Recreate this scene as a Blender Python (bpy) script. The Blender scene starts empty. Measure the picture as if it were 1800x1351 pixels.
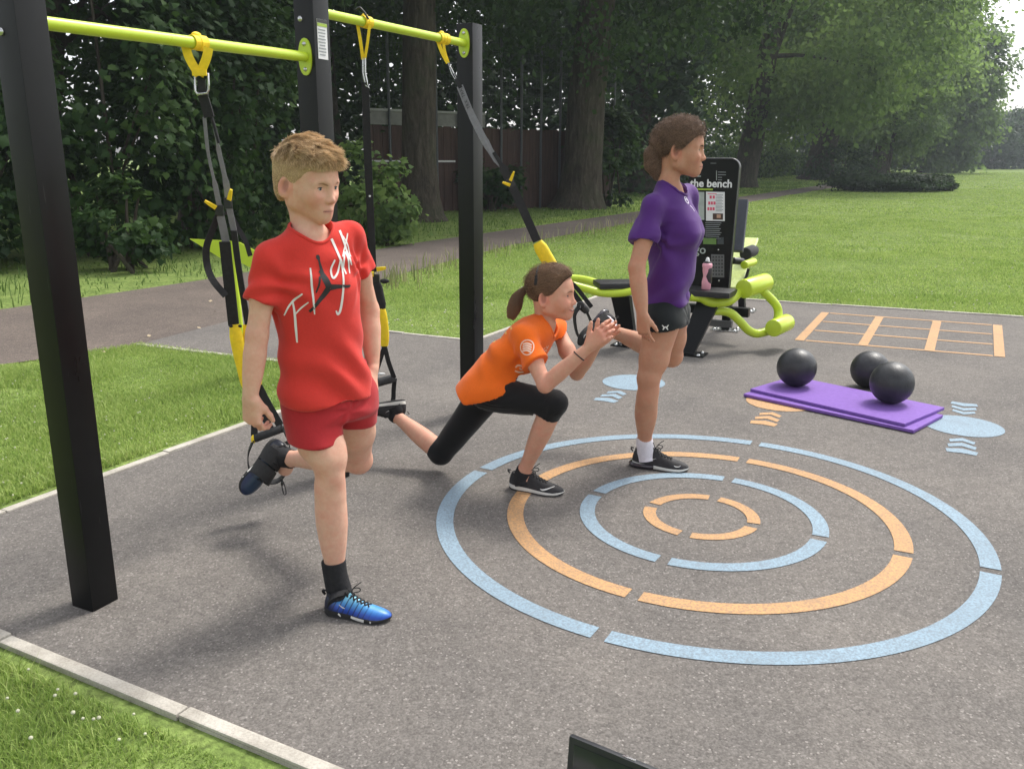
import bpy, bmesh, math, random
import numpy as np
from mathutils import Vector, Matrix
from mathutils.bvhtree import BVHTree

SC = bpy.context.scene
COL = SC.collection
rng = np.random.default_rng(7)
random.seed(7)

# ------------------------------------------------------------------ camera, sky, sun, exposure
CAM_H, FPX, PITCH, ROLL = 1.42, 1518.0, 0.254717, 0.0047
cam = bpy.data.cameras.new('camera')
cam.sensor_fit = 'HORIZONTAL'
cam.sensor_width = 36.0
cam.lens = FPX / 1800.0 * 36.0
cam.clip_start, cam.clip_end = 0.05, 1500.0
cam_o = bpy.data.objects.new('camera', cam)
COL.objects.link(cam_o)
cam_o.matrix_world = (Matrix.Translation((0, 0, CAM_H)) @ Matrix.Rotation(math.pi / 2 - PITCH, 4, 'X')
                      @ Matrix.Rotation(ROLL, 4, 'Z'))
SC.camera = cam_o

SUN_EL, SUN_AZ = math.radians(56), math.radians(45)       # azimuth measured from +X towards +Y
w = bpy.data.worlds.new('World')
SC.world = w
w.use_nodes = True
nt = w.node_tree
nt.nodes.clear()
sky = nt.nodes.new('ShaderNodeTexSky')
sky.sky_type = 'NISHITA'
sky.sun_disc = False
sky.sun_elevation = SUN_EL
sky.sun_rotation = math.pi / 2 - SUN_AZ
sky.air_density, sky.dust_density, sky.ozone_density = 1.0, 3.0, 1.0
hs = nt.nodes.new('ShaderNodeHueSaturation')               # thin white cloud over the whole sky
hs.inputs['Saturation'].default_value = 0.22
bg = nt.nodes.new('ShaderNodeBackground')
bg.inputs['Strength'].default_value = 0.15
wo = nt.nodes.new('ShaderNodeOutputWorld')
nt.links.new(sky.outputs[0], hs.inputs['Color'])
nt.links.new(hs.outputs[0], bg.inputs[0])
nt.links.new(bg.outputs[0], wo.inputs[0])

sun = bpy.data.lights.new('sun', 'SUN')
sun.energy = 1.5
sun.angle = math.radians(13)
sun.color = (1.0, 0.95, 0.87)
sun_o = bpy.data.objects.new('sun', sun)
COL.objects.link(sun_o)
sd = Vector((math.cos(SUN_EL) * math.cos(SUN_AZ), math.cos(SUN_EL) * math.sin(SUN_AZ), math.sin(SUN_EL)))
sun_o.rotation_euler = (-sd).to_track_quat('-Z', 'Y').to_euler()
sun_o.location = (0, 0, 30)

SC.view_settings.view_transform = 'Standard'
SC.view_settings.look = 'None'
SC.view_settings.gamma = 1.0
SC.view_settings.use_curve_mapping = False
SC.view_settings.exposure = 1.05
SC.render.engine = 'CYCLES'
SC.cycles.max_bounces = 8
SC.cycles.transparent_max_bounces = 8
SC.cycles.use_denoising = True
SC.cycles.volume_bounces = 0

# ------------------------------------------------------------------ surveying helpers: sight lines -> points in the place
def ray(px, py):
    x, y = (px - 900) / FPX, -(py - 675.5) / FPX
    c, s = math.cos(ROLL), math.sin(ROLL)
    x, y = c * x - s * y, s * x + c * y
    return np.array([x, math.cos(PITCH) + y * math.sin(PITCH), -math.sin(PITCH) + y * math.cos(PITCH)])
def P(px, py, Y):
    d = ray(px, py)
    return np.array([0, 0, CAM_H]) + d * (Y / d[1])
def Z(px, py, z=0.0):
    d = ray(px, py)
    return np.array([0, 0, CAM_H]) + d * ((z - CAM_H) / d[2])
def norm(v):
    v = np.asarray(v, float)
    return v / (np.linalg.norm(v) + 1e-12)

# ------------------------------------------------------------------ materials
def srgb(r, g, b):
    f = lambda c: (c / 255 / 12.92) if c / 255 <= 0.04045 else ((c / 255 + 0.055) / 1.055) ** 2.4
    return (f(r), f(g), f(b))
def c4(c):
    return (c[0], c[1], c[2], 1.0)
class NT:
    """small node-tree builder"""
    def __init__(s, name):
        s.m = bpy.data.materials.new(name)
        s.m.use_nodes = True
        s.t = s.m.node_tree
        s.b = s.t.nodes['Principled BSDF']
        s.out = s.t.nodes['Material Output']
    def n(s, typ, **kw):
        x = s.t.nodes.new(typ)
        for k, v in kw.items():
            setattr(x, k, v)
        return x
    def l(s, a, b):
        s.t.links.new(a, b)
    def coord(s, kind='Object'):
        return s.n('ShaderNodeTexCoord').outputs[kind]
    def noise(s, scale, detail=4, rough=0.55, vec=None, dist=0.0):
        x = s.n('ShaderNodeTexNoise')
        x.inputs['Scale'].default_value = scale
        x.inputs['Detail'].default_value = detail
        x.inputs['Roughness'].default_value = rough
        x.inputs['Distortion'].default_value = dist
        s.l(vec if vec is not None else s.coord(), x.inputs['Vector'])
        return x.outputs['Fac']
    def mapping(s, vec, scale=(1, 1, 1), rot=(0, 0, 0)):
        x = s.n('ShaderNodeMapping')
        x.inputs['Scale'].default_value = scale
        x.inputs['Rotation'].default_value = rot
        s.l(vec, x.inputs['Vector'])
        return x.outputs[0]
    def ramp(s, fac, stops, interp='LINEAR'):
        x = s.n('ShaderNodeValToRGB')
        x.color_ramp.interpolation = interp
        e = x.color_ramp.elements
        while len(e) < len(stops):
            e.new(0.5)
        for i, (p, c) in enumerate(stops):
            e[i].position = p
            e[i].color = c4(c) if hasattr(c, '__len__') else (c, c, c, 1)
        s.l(fac, x.inputs[0])
        return x.outputs[0]
    def mix(s, fac, a, b, mode='MIX'):
        x = s.n('ShaderNodeMix', data_type='RGBA', blend_type=mode)
        for sock, v in ((x.inputs[0], fac), (x.inputs[6], a), (x.inputs[7], b)):
            if hasattr(v, 'is_linked'):
                s.l(v, sock)
            elif hasattr(v, '__len__'):
                sock.default_value = c4(v)
            else:
                sock.default_value = v
        return x.outputs[2]
    def math(s, op, a, b=0.0):
        x = s.n('ShaderNodeMath', operation=op)
        for sock, v in ((x.inputs[0], a), (x.inputs[1], b)):
            if hasattr(v, 'is_linked'):
                s.l(v, sock)
            else:
                sock.default_value = v
        return x.outputs[0]
    def attr(s, name, out='Fac'):
        x = s.n('ShaderNodeAttribute', attribute_name=name)
        return x.outputs[out]
    def bump(s, h, strength=0.3, dist=0.01):
        x = s.n('ShaderNodeBump')
        x.inputs['Strength'].default_value = strength
        x.inputs['Distance'].default_value = dist
        s.l(h, x.inputs['Height'])
        s.l(x.outputs[0], s.b.inputs['Normal'])
    def base(s, v):
        if hasattr(v, 'is_linked'):
            s.l(v, s.b.inputs['Base Color'])
        else:
            s.b.inputs['Base Color'].default_value = c4(v)
    def set(s, **kw):
        for k, v in kw.items():
            sock = s.b.inputs[k.replace('_', ' ')]
            if hasattr(v, 'is_linked'):
                s.l(v, sock)
            else:
                sock.default_value = v
        return s
def simple(name, col, rough=0.5, metal=0.0, var=0.12, scale=25, bump=0.0, bscale=200, spec=0.5, bdist=0.002):
    """plain paint / plastic / cloth with a little unevenness"""
    t = NT(name)
    f = t.noise(scale, 5)
    a = tuple(max(0, c * (1 - var)) for c in col)
    b = tuple(min(1, c * (1 + var)) for c in col)
    t.base(t.ramp(f, [(0.3, a), (0.7, b)]))
    r = t.ramp(t.noise(scale * 1.7, 4), [(0.3, max(0, rough - 0.07)), (0.7, min(1, rough + 0.07))])
    t.set(Roughness=r, Metallic=metal, Specular_IOR_Level=spec)
    if bump:
        t.bump(t.noise(bscale, 3), bump, bdist)
    return t.m

# ------------------------------------------------------------------ objects
def root_loc(o):
    v = Vector((0, 0, 0))
    while o is not None:
        v += o.location
        o = o.parent
    return v
def tag(o, label=None, cat=None, group=None, kind=None):
    if label: o['label'] = label
    if cat: o['category'] = cat
    if group: o['group'] = group
    if kind: o['kind'] = kind
    return o
def thing(name, label, cat, loc=(0, 0, 0), group=None):
    o = bpy.data.objects.new(name, None)
    o.empty_display_size = 0.1
    o.location = [float(x) for x in loc]
    COL.objects.link(o)
    return tag(o, label, cat, group)
class MB:
    """collects world-space geometry; build() links it as ONE mesh object"""
    def __init__(s):
        s.v, s.f, s.mi = [], [], []
        s.cur = 0
    def add(s, verts, faces):
        o = len(s.v)
        s.v += [tuple(float(c) for c in p) for p in verts]
        s.f += [tuple(i + o for i in f) for f in faces]
        s.mi += [s.cur] * len(faces)
        return s
    def box(s, c, size, ax=None, bev=0.0):
        """box centred at c; ax = 3 unit axes"""
        c = np.asarray(c, float)
        ax = np.eye(3) if ax is None else np.asarray(ax, float)
        h = np.asarray(size, float) / 2
        if bev <= 0:
            vs = [c + ax[0] * h[0] * i + ax[1] * h[1] * j + ax[2] * h[2] * k for i in (-1, 1) for j in (-1, 1) for k in (-1, 1)]
            return s.add(vs, [(0, 1, 3, 2), (4, 6, 7, 5), (0, 4, 5, 1), (2, 3, 7, 6), (0, 2, 6, 4), (1, 5, 7, 3)])
        bm = bmesh.new()
        bmesh.ops.create_cube(bm, size=1.0)
        for v in bm.verts:
            v.co = Vector((v.co.x * size[0], v.co.y * size[1], v.co.z * size[2]))
        bmesh.ops.bevel(bm, geom=list(bm.edges), offset=bev, segments=2, affect='EDGES', profile=0.7)
        bm.verts.ensure_lookup_table()
        vs = [c + ax[0] * v.co.x + ax[1] * v.co.y + ax[2] * v.co.z for v in bm.verts]
        fs = [[v.index for v in f.verts] for f in bm.faces]
        bm.free()
        return s.add(vs, fs)
    def tube(s, path, r, n=12, caps=True, closed=False, flat=None):
        """tube along path; r scalar or list; flat=(ratio, up) gives an oval section"""
        pts = [np.asarray(p, float) for p in path]
        m = len(pts)
        rs = [r] * m if np.isscalar(r) else list(r)
        tang = []
        for i in range(m):
            a = pts[(i - 1) % m] if (closed or i > 0) else pts[i]
            b = pts[(i + 1) % m] if (closed or i < m - 1) else pts[i]
            tang.append(norm(b - a))
        up = np.array([0, 0, 1.0]) if abs(tang[0][2]) < 0.9 else np.array([1.0, 0, 0])
        if flat is not None and len(flat) > 1 and flat[1] is not None:
            up = np.asarray(flat[1], float)
        u = norm(np.cross(tang[0], up))
        vs, fs = [], []
        for i in range(m):
            u = norm(u - tang[i] * np.dot(u, tang[i]))
            w_ = np.cross(u, tang[i])
            k = flat[0] if flat is not None else 1.0
            for j in range(n):
                a = 2 * math.pi * j / n
                vs.append(pts[i] + rs[i] * (math.cos(a) * u + k * math.sin(a) * w_))
        for i in range(m if closed else m - 1):
            for j in range(n):
                a, b = i * n + j, i * n + (j + 1) % n
                c, d = ((i + 1) % m) * n + (j + 1) % n, ((i + 1) % m) * n + j
                fs.append((a, b, c, d))
        if caps and not closed:
            fs.append(tuple(range(n - 1, -1, -1)))
            fs.append(tuple((m - 1) * n + j for j in range(n)))
        return s.add(vs, fs)
    def cyl(s, a, b, r, n=20):
        return s.tube([a, b], r, n)
    def roller(s, a, b, r, n=24, bev=0.006):
        a, b = np.asarray(a, float), np.asarray(b, float)
        d = norm(b - a)
        return s.tube([a, a + d * bev * 0.3, a + d * bev, b - d * bev, b - d * bev * 0.3, b],
                      [r - bev, r - bev * 0.3, r, r, r - bev * 0.3, r - bev], n)
    def ball(s, c, r, nu=24, nv=14, ax=None):
        c = np.asarray(c, float)
        ax = np.eye(3) if ax is None else np.asarray(ax, float)
        r = np.ones(3) * r if np.isscalar(r) else np.asarray(r, float)
        vs = [c + ax[2] * r[2]]
        for i in range(1, nv):
            t = math.pi * i / nv
            for j in range(nu):
                a = 2 * math.pi * j / nu
                vs.append(c + ax[0] * r[0] * math.sin(t) * math.cos(a) + ax[1] * r[1] * math.sin(t) * math.sin(a) + ax[2] * r[2] * math.cos(t))
        vs.append(c - ax[2] * r[2])
        fs = [(0, 1 + j, 1 + (j + 1) % nu) for j in range(nu)]
        for i in range(nv - 2):
            for j in range(nu):
                a, b = 1 + i * nu + j, 1 + i * nu + (j + 1) % nu
                fs.append((a, a + nu, b + nu, b))
        e = 1 + (nv - 2) * nu
        fs += [(e + (j + 1) % nu, e + j, len(vs) - 1) for j in range(nu)]
        return s.add(vs, fs)
    def prism(s, outline, thick, o, ax):
        """2-D outline (CCW) in axes ax[0], ax[1] from origin o, extruded by thick along ax[2]"""
        o, ax = np.asarray(o, float), np.asarray(ax, float)
        n = len(outline)
        vs = [o + ax[0] * p[0] + ax[1] * p[1] for p in outline] + [o + ax[0] * p[0] + ax[1] * p[1] + ax[2] * thick for p in outline]
        fs = [tuple(range(n - 1, -1, -1)), tuple(range(n, 2 * n))]
        fs += [(i, (i + 1) % n, n + (i + 1) % n, n + i) for i in range(n)]
        return s.add(vs, fs)
    def strap(s, path, width, thick, side):
        """flat webbing along path; side = width direction (vector or list)"""
        pts = [np.asarray(p, float) for p in path]
        m = len(pts)
        vs, fs = [], []
        for i in range(m):
            t = norm(pts[min(i + 1, m - 1)] - pts[max(i - 1, 0)])
            sd_ = np.asarray(side[i] if (hasattr(side[0], '__len__')) else side, float)
            sd_ = norm(sd_ - t * np.dot(sd_, t))
            nn = np.cross(t, sd_)
            wd = width[i] if hasattr(width, '__len__') else width
            for a, b in ((-1, -1), (1, -1), (1, 1), (-1, 1)):
                vs.append(pts[i] + sd_ * a * wd / 2 + nn * b * thick / 2)
        for i in range(m - 1):
            for j in range(4):
                fs.append((i * 4 + j, i * 4 + (j + 1) % 4, i * 4 + 4 + (j + 1) % 4, i * 4 + 4 + j))
        fs += [(3, 2, 1, 0), tuple(4 * (m - 1) + j for j in range(4))]
        return s.add(vs, fs)
    def build(s, name, mat, parent=None, smooth=None, label=None, kind=None):
        me = bpy.data.meshes.new(name)
        off = root_loc(parent)
        me.from_pydata([(v[0] - off.x, v[1] - off.y, v[2] - off.z) for v in s.v], [], s.f)
        mats = mat if isinstance(mat, (list, tuple)) else [mat]
        for m_ in mats:
            me.materials.append(m_)
        if len(mats) > 1:
            me.polygons.foreach_set('material_index', s.mi)
        o = bpy.data.objects.new(name, me)
        COL.objects.link(o)
        o.parent = parent
        if smooth:
            smooth_by_angle(me, smooth)
        if label: o['label'] = label
        if kind: o['kind'] = kind
        return o
def smooth_by_angle(me, deg):
    me.polygons.foreach_set('use_smooth', [True] * len(me.polygons))
    bm = bmesh.new()
    bm.from_mesh(me)
    bmesh.ops.recalc_face_normals(bm, faces=bm.faces)
    lim = math.radians(deg)
    for e in bm.edges:
        e.smooth = not (len(e.link_faces) == 2 and e.calc_face_angle(0) > lim)
    bm.to_mesh(me)
    bm.free()
def bez(pts, n=8):
    """Catmull-Rom through points"""
    p = [np.asarray(q, float) for q in pts]
    p = [2 * p[0] - p[1]] + p + [2 * p[-1] - p[-2]]
    out = []
    for i in range(1, len(p) - 2):
        for j in range(n):
            t = j / n
            out.append(0.5 * (2 * p[i] + (p[i + 1] - p[i - 1]) * t + (2 * p[i - 1] - 5 * p[i] + 4 * p[i + 1] - p[i + 2]) * t * t
                              + (3 * p[i] - p[i - 1] - 3 * p[i + 1] + p[i + 2]) * t ** 3))
    out.append(p[-2])
    return out
def np_mesh(name, verts, tris_or_quads, mat, parent=None, attrs=None, smooth=False, kind=None, nper=None):
    """big mesh from numpy arrays (world space)"""
    me = bpy.data.meshes.new(name)
    v = np.asarray(verts, np.float32).copy()
    off = root_loc(parent)
    v -= np.array([off.x, off.y, off.z], np.float32)
    f = np.asarray(tris_or_quads, np.int32)
    k = f.shape[1]
    me.vertices.add(len(v)); me.vertices.foreach_set('co', v.ravel())
    me.loops.add(f.size); me.loops.foreach_set('vertex_index', f.ravel())
    me.polygons.add(len(f)); me.polygons.foreach_set('loop_start', np.arange(0, f.size, k, dtype=np.int32))
    me.update(calc_edges=True)
    if smooth:
        me.polygons.foreach_set('use_smooth', np.ones(len(f), bool))
    for an, av in (attrs or {}).items():
        a = me.attributes.new(an, 'FLOAT', 'POINT')
        a.data.foreach_set('value', np.asarray(av, np.float32))
    me.materials.append(mat)
    o = bpy.data.objects.new(name, me)
    COL.objects.link(o)
    o.parent = parent
    if kind: o['kind'] = kind
    return o
def gz(y):
    """the park rises very gently towards the far trees"""
    return 0.005 * np.maximum(0.0, np.asarray(y, float) - 30.0)
def waves(p, seed, freq, n=14, stretch=None):
    """smooth random field from a sum of sines, about -1..1"""
    r = np.random.default_rng(seed)
    out = np.zeros(len(p))
    for i in range(n):
        d = r.normal(size=3)
        if stretch is not None:
            d = d * stretch
        d = d / np.linalg.norm(d) if stretch is None else d / 1.5
        out += np.sin((p @ d) * freq * r.uniform(0.6, 1.6) + r.uniform(0, 6.28) + 1.2 * np.sin((p @ r.normal(size=3)) * freq * 0.35))
    return out / math.sqrt(n)
# ------------------------------------------------------------------ the ground
U = np.array([math.cos(math.radians(-27.5)), math.sin(math.radians(-27.5))])     # axes of the marked court
V = np.array([-U[1], U[0]])
def asphalt(name, dark, light, tint):
    t = NT(name)
    co = t.coord()
    vo = t.n('ShaderNodeTexVoronoi'); vo.inputs['Scale'].default_value = 105; t.l(co, vo.inputs['Vector'])
    v2 = t.n('ShaderNodeTexVoronoi'); v2.inputs['Scale'].default_value = 210; t.l(co, v2.inputs['Vector'])
    r1 = t.n('ShaderNodeSeparateColor'); t.l(vo.outputs['Color'], r1.inputs[0])
    r2 = t.n('ShaderNodeSeparateColor'); t.l(v2.outputs['Color'], r2.inputs[0])
    g1 = t.ramp(r1.outputs[0], [(0.0, dark), (0.45, tint), (0.8, tint), (1.0, light)])
    g2 = t.ramp(r2.outputs[1], [(0.0, dark), (0.5, tint), (1.0, light)])
    c = t.mix(0.5, g1, g2)
    blotch = t.ramp(t.noise(1.3, 5, 0.6), [(0.28, (0.78, 0.785, 0.80)), (0.72, (1.13, 1.12, 1.10))])
    c = t.mix(1.0, c, blotch, 'MULTIPLY')
    fine = t.ramp(t.noise(14, 4), [(0.3, (0.92, 0.92, 0.92)), (0.7, (1.07, 1.07, 1.07))])
    c = t.mix(1.0, c, fine, 'MULTIPLY')
    spk = t.ramp(r2.outputs[2], [(0.975, 0.0), (0.985, 1.0)])
    c = t.mix(t.math('MULTIPLY', spk, 0.5), c, tuple(min(1, x * 1.7) for x in light))
    t.base(c)
    t.set(Roughness=0.92, Specular_IOR_Level=0.25)
    h = t.math('SUBTRACT', 0.5, vo.outputs['Distance'])
    t.bump(h, 0.32, 0.004)
    return t.m
M_ASPH = asphalt('worn_asphalt', (0.094, 0.086, 0.079), (0.225, 0.208, 0.192), (0.148, 0.136, 0.125))
M_PATH = asphalt('path_tarmac', (0.065, 0.055, 0.048), (0.22, 0.180, 0.155), (0.122, 0.100, 0.086))
def ground_mat():
    t = NT('turf_soil')
    a = t.ramp(t.noise(3.0, 6, 0.65), [(0.25, (0.105, 0.155, 0.042)), (0.5, (0.175, 0.245, 0.068)), (0.75, (0.235, 0.290, 0.095))])
    b = t.ramp(t.noise(40, 4), [(0.35, (0.55, 0.55, 0.55)), (0.65, (1.2, 1.2, 1.15))])
    c = t.mix(1.0, a, b, 'MULTIPLY')
    bare = t.ramp(t.noise(0.55, 4, 0.6), [(0.62, 0.0), (0.72, 0.5)])
    c = t.mix(bare, c, (0.11, 0.085, 0.040))
    t.base(c)
    t.set(Roughness=0.95, Specular_IOR_Level=0.1)
    t.bump(t.noise(60, 4), 0.6, 0.02)
    return t.m
M_TURF = ground_mat()
# one sheet out to the horizon
ys = [-30, -5, 0, 2, 4, 6, 8, 10, 14, 20, 30, 40, 60, 90, 130, 200, 320, 500, 800]
xs = [-800, -300, -120, -60, -30, -15, -8, -4, 0, 4, 8, 15, 30, 60, 120, 300, 800]
gv = [(x, y, -0.012 + float(gz(min(y, 200)))) for y in ys for x in xs]
nx = len(xs)
gf = [(j * nx + i, j * nx + i + 1, (j + 1) * nx + i + 1, (j + 1) * nx + i) for j in range(len(ys) - 1) for i in range(nx - 1)]
ground = MB().add(gv, gf).build('ground', M_TURF, kind='structure')

PAD = [(-0.20, 1.617), (-1.55, 2.330), (-2.40, 2.790), (-2.124, 3.337), (-1.355, 4.818), (-1.06, 5.38), (-1.02, 5.60), (-1.20, 5.83),
       (-1.678, 6.048), (-2.96, 6.600), (-2.62, 7.50), (-2.20, 8.66), (-1.98, 9.30), (-1.66, 8.3), (-1.45, 7.37), (-0.394, 6.865), (-0.30, 6.82),
       (0.726, 8.795), (1.12, 9.59), (2.453, 9.032), (4.825, 8.045), (9.2, 6.10), (9.2, -3.3)]
PAD.reverse()
pad = MB()
pad.add([(x, y, 0.0) for x, y in PAD], [tuple(range(len(PAD)))])
pad_o = pad.build('playground_pavement', M_ASPH, kind='structure')
bm = bmesh.new(); bm.from_mesh(pad_o.data); bmesh.ops.triangulate(bm, faces=bm.faces)
bmesh.ops.recalc_face_normals(bm, faces=bm.faces)
if sum(f.normal.z for f in bm.faces) < 0:
    bmesh.ops.reverse_faces(bm, faces=bm.faces)
bm.to_mesh(pad_o.data); bm.free()

near = [(-6.5, 2.6), (-5.0, 4.45), (-3.63, 5.954), (-2.97, 6.586), (-2.15, 8.8), (-1.607, 10.55), (-0.011, 15.0), (3.145, 21.2), (7.7, 30.0), (13.0, 39.5), (19.5, 50.9), (27.5, 64.0), (40, 82)]
far = [(-9.2, 3.4), (-7.2, 6.0), (-4.95, 8.252), (-4.35, 9.3), (-3.75, 10.4), (-3.1, 12.0), (-1.70, 15.3), (2.1, 22.4), (6.9, 31.3), (12.3, 41.0), (18.8, 52.4), (26.5, 66.0), (38, 84)]
pm = MB()
pv, pf = [], []
for a, b in zip(near, far):
    for k in range(4):
        x, y = a[0] + (b[0] - a[0]) * k / 3, a[1] + (b[1] - a[1]) * k / 3
        pv.append((x, y, float(gz(y)) - 0.004))
for i in range(len(near) - 1):
    for k in range(3):
        pf.append((i * 4 + k, (i + 1) * 4 + k, (i + 1) * 4 + k + 1, i * 4 + k + 1))
path_o = MB().add(pv, pf).build('footpath', M_PATH, kind='structure')
bm = bmesh.new(); bm.from_mesh(path_o.data); bmesh.ops.recalc_face_normals(bm, faces=bm.faces)
if sum(f.normal.z for f in bm.faces) < 0:
    bmesh.ops.reverse_faces(bm, faces=bm.faces)
bm.to_mesh(path_o.data); bm.free()

# kerb stones, one by one
def kerb_mat():
    t = NT('concrete_edging')
    c = t.ramp(t.noise(9, 6, 0.65), [(0.25, (0.30, 0.275, 0.235)), (0.6, (0.47, 0.44, 0.385)), (0.8, (0.54, 0.51, 0.45))])
    d = t.ramp(t.noise(160, 3), [(0.3, (0.82, 0.82, 0.82)), (0.6, (1.05, 1.05, 1.05))])
    t.base(t.mix(1.0, c, d, 'MULTIPLY'))
    t.set(Roughness=0.9, Specular_IOR_Level=0.25)
    t.bump(t.noise(120, 4), 0.5, 0.004)
    return t.m
M_KERB = kerb_mat()
def kerb_run(name, pts, width, length, side=1):
    o = bpy.data.objects.new(name, None); COL.objects.link(o); o['kind'] = 'structure'
    for (ax_, ay), (bx, by) in zip(pts[:-1], pts[1:]):
        a, b = np.array([ax_, ay]), np.array([bx, by])
        L = np.linalg.norm(b - a); d = (b - a) / L; nrm = np.array([-d[1], d[0]]) * side
        n = max(1, round(L / length))
        for i in range(n):
            s0, s1 = L * i / n + 0.003, L * (i + 1) / n - 0.003
            c = a + d * (s0 + s1) / 2 + nrm * (width / 2 + random.uniform(-0.002, 0.003))
            tilt = random.uniform(-0.006, 0.006)
            dd = np.array([d[0] * math.cos(tilt) - d[1] * math.sin(tilt), d[0] * math.sin(tilt) + d[1] * math.cos(tilt), random.uniform(-0.004, 0.004)])
            dd = norm(dd); nn = norm(np.cross([0, 0, 1.0], dd)); up = np.cross(dd, nn)
            k = MB().box((c[0], c[1], -0.058 + random.uniform(0.004, 0.010)), (s1 - s0, width, 0.12), [dd, nn, up], 0.005)
            k.build('kerb_stone', M_KERB, o)
    return o
kerb_run('kerb', [(0.40, 1.300), (-0.20, 1.617), (-1.55, 2.330), (-2.40, 2.790)], 0.042, 0.86, -1)
kerb_run('kerb', [(-2.40, 2.790), (-2.124, 3.337), (-1.355, 4.818), (-1.06, 5.38)], 0.045, 0.9, -1)
kerb_run('kerb', [(-1.20, 5.83), (-1.678, 6.048), (-2.95, 6.615)], 0.045, 0.9, -1)
kerb_run('kerb', [(-1.45, 7.37), (-0.394, 6.865), (-0.30, 6.82)], 0.04, 0.6, 1)
kerb_run('kerb', [(-0.30, 6.82), (0.726, 8.795), (1.12, 9.59)], 0.04, 0.8, 1)
kerb_run('kerb', [(1.12, 9.59), (2.453, 9.032), (4.825, 8.045), (9.2, 6.10)], 0.045, 0.9, 1)

# painted markings: each a thin sheet 4 mm above the tarmac
def paint(name, col):
    t = NT(name)
    f = t.noise(130, 4, 0.6)
    w_ = t.ramp(f, [(0.38, 0.0), (0.60, 1.0)])
    big = t.ramp(t.noise(2.2, 4), [(0.3, tuple(c * 0.88 for c in col)), (0.7, tuple(min(1, c * 1.08) for c in col))])
    worn = t.ramp(t.noise(5.5, 6, 0.7), [(0.52, 0.0), (0.72, 0.42)])
    w_ = t.math('SUBTRACT', w_, worn)
    t.base(t.mix(w_, tuple(0.5 * c + 0.055 for c in col), big))
    t.set(Roughness=0.75, Specular_IOR_Level=0.35)
    vo = t.n('ShaderNodeTexVoronoi'); vo.inputs['Scale'].default_value = 105; t.l(t.coord(), vo.inputs['Vector'])
    t.bump(t.math('SUBTRACT', 0.5, vo.outputs['Distance']), 0.3, 0.003)
    return t.m
M_BLUE = paint('blue_line_paint', (0.245, 0.345, 0.425))
M_ORAN = paint('orange_line_paint', (0.53, 0.30, 0.130))
RC = np.array([0.7833, 3.3167])
GAPS = [62.9, 150.3, 241.5, 332.5]
def arc(r_out, wd, a0, a1, mat, name):
    n = 40
    vs, fs = [], []
    for i in range(n + 1):
        a = math.radians(a0 + (a1 - a0) * i / n)
        for r in (r_out - wd, r_out):
            vs.append((RC[0] + r * math.cos(a), RC[1] + r * math.sin(a), 0.0025))
    fs = [(2 * i, 2 * i + 1, 2 * i + 3, 2 * i + 2) for i in range(n)]
    MB().add(vs, fs).build(name, mat, pad_o)
for r_out, wd, m, nm in ((1.0899, 0.069, M_BLUE, 'painted_arc'), (0.8009, 0.067, M_ORAN, 'painted_arc'), (0.4994, 0.062, M_BLUE, 'painted_arc'), (0.2365, 0.052, M_ORAN, 'painted_arc')):
    g = math.degrees(0.022 / (r_out - wd / 2))
    for i in range(4):
        a0, a1 = GAPS[i], GAPS[(i + 1) % 4] + (360 if i == 3 else 0)
        arc(r_out, wd, a0 + g, a1 - g, m, nm)
def flat(name, pts, mat):
    MB().add([(x, y, 0.0025) for x, y in pts], [tuple(range(len(pts)))]).build(name, mat, pad_o)
def disc(c, r, mat):
    flat('painted_dot', [(c[0] + r * math.cos(2 * math.pi * i / 48), c[1] + r * math.sin(2 * math.pi * i / 48)) for i in range(48)], mat)
def chevrons(c, sgn, mat):
    for k in range(3):
        d0 = 0.27 + 0.088 * k
        s_ = 0.058 + 0.006 * k
        peak = 0.040 if k < 2 else 0.022
        def q(u_, v_):
            p = np.array(c) + U * u_ + V * v_ * sgn
            return tuple(p)
        wd = 0.062 + 0.006 * k
        pts = [q(-wd, -d0 - 0.030), q(-wd * 0.9, -d0 - 0.030 - s_ * 0.8), q(0, -d0 - s_ + (peak if k < 2 else -0.008) * 0.6), q(wd * 0.9, -d0 - 0.030 - s_ * 0.8), q(wd, -d0 - 0.030), q(0, -d0 + peak - 0.018)]
        if sgn < 0:
            pts.reverse()
        flat('painted_chevron', pts, mat)
disc((0.803, 5.52), 0.205, M_BLUE); disc((1.635, 5.055), 0.205, M_ORAN); disc((2.505, 4.585), 0.205, M_BLUE)
chevrons((0.803, 5.52), 1, M_BLUE); chevrons((1.635, 5.055), 1, M_ORAN); chevrons((2.505, 4.585), 1, M_BLUE); chevrons((2.505, 4.585), -1, M_BLUE)
GR = 1.42 * np.array([(2.1139, 5.8295), (3.0878, 5.3739), (2.6006, 4.4561), (1.6307, 4.8790)])   # back-left, back-right, front-right, front-left
def gp(a, b):
    top = GR[0] + (GR[1] - GR[0]) * a
    bot = GR[3] + (GR[2] - GR[3]) * a
    return top + (bot - top) * b
def gbar(p0, p1, wd):
    p0, p1 = np.asarray(p0), np.asarray(p1)
    d = (p1 - p0) / np.linalg.norm(p1 - p0); n_ = np.array([-d[1], d[0]]) * wd / 2
    zz = 0.0025 if abs(d[0]) > abs(d[1]) else 0.0035
    MB().add([(p[0], p[1], zz) for p in (p0 - n_, p1 - n_, p1 + n_, p0 + n_)], [(0, 1, 2, 3)]).build('painted_grid_line', M_ORAN, pad_o)
for i in range(4):
    a = [0.02, 0.34, 0.66, 0.98][i]
    gbar(gp(a, 0), gp(a, 1), 0.072)
for j in range(4):
    b = [0.012, 0.34, 0.66, 0.985][j]
    gbar(gp(0.05, b), gp(0.95, b), 0.042)
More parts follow.
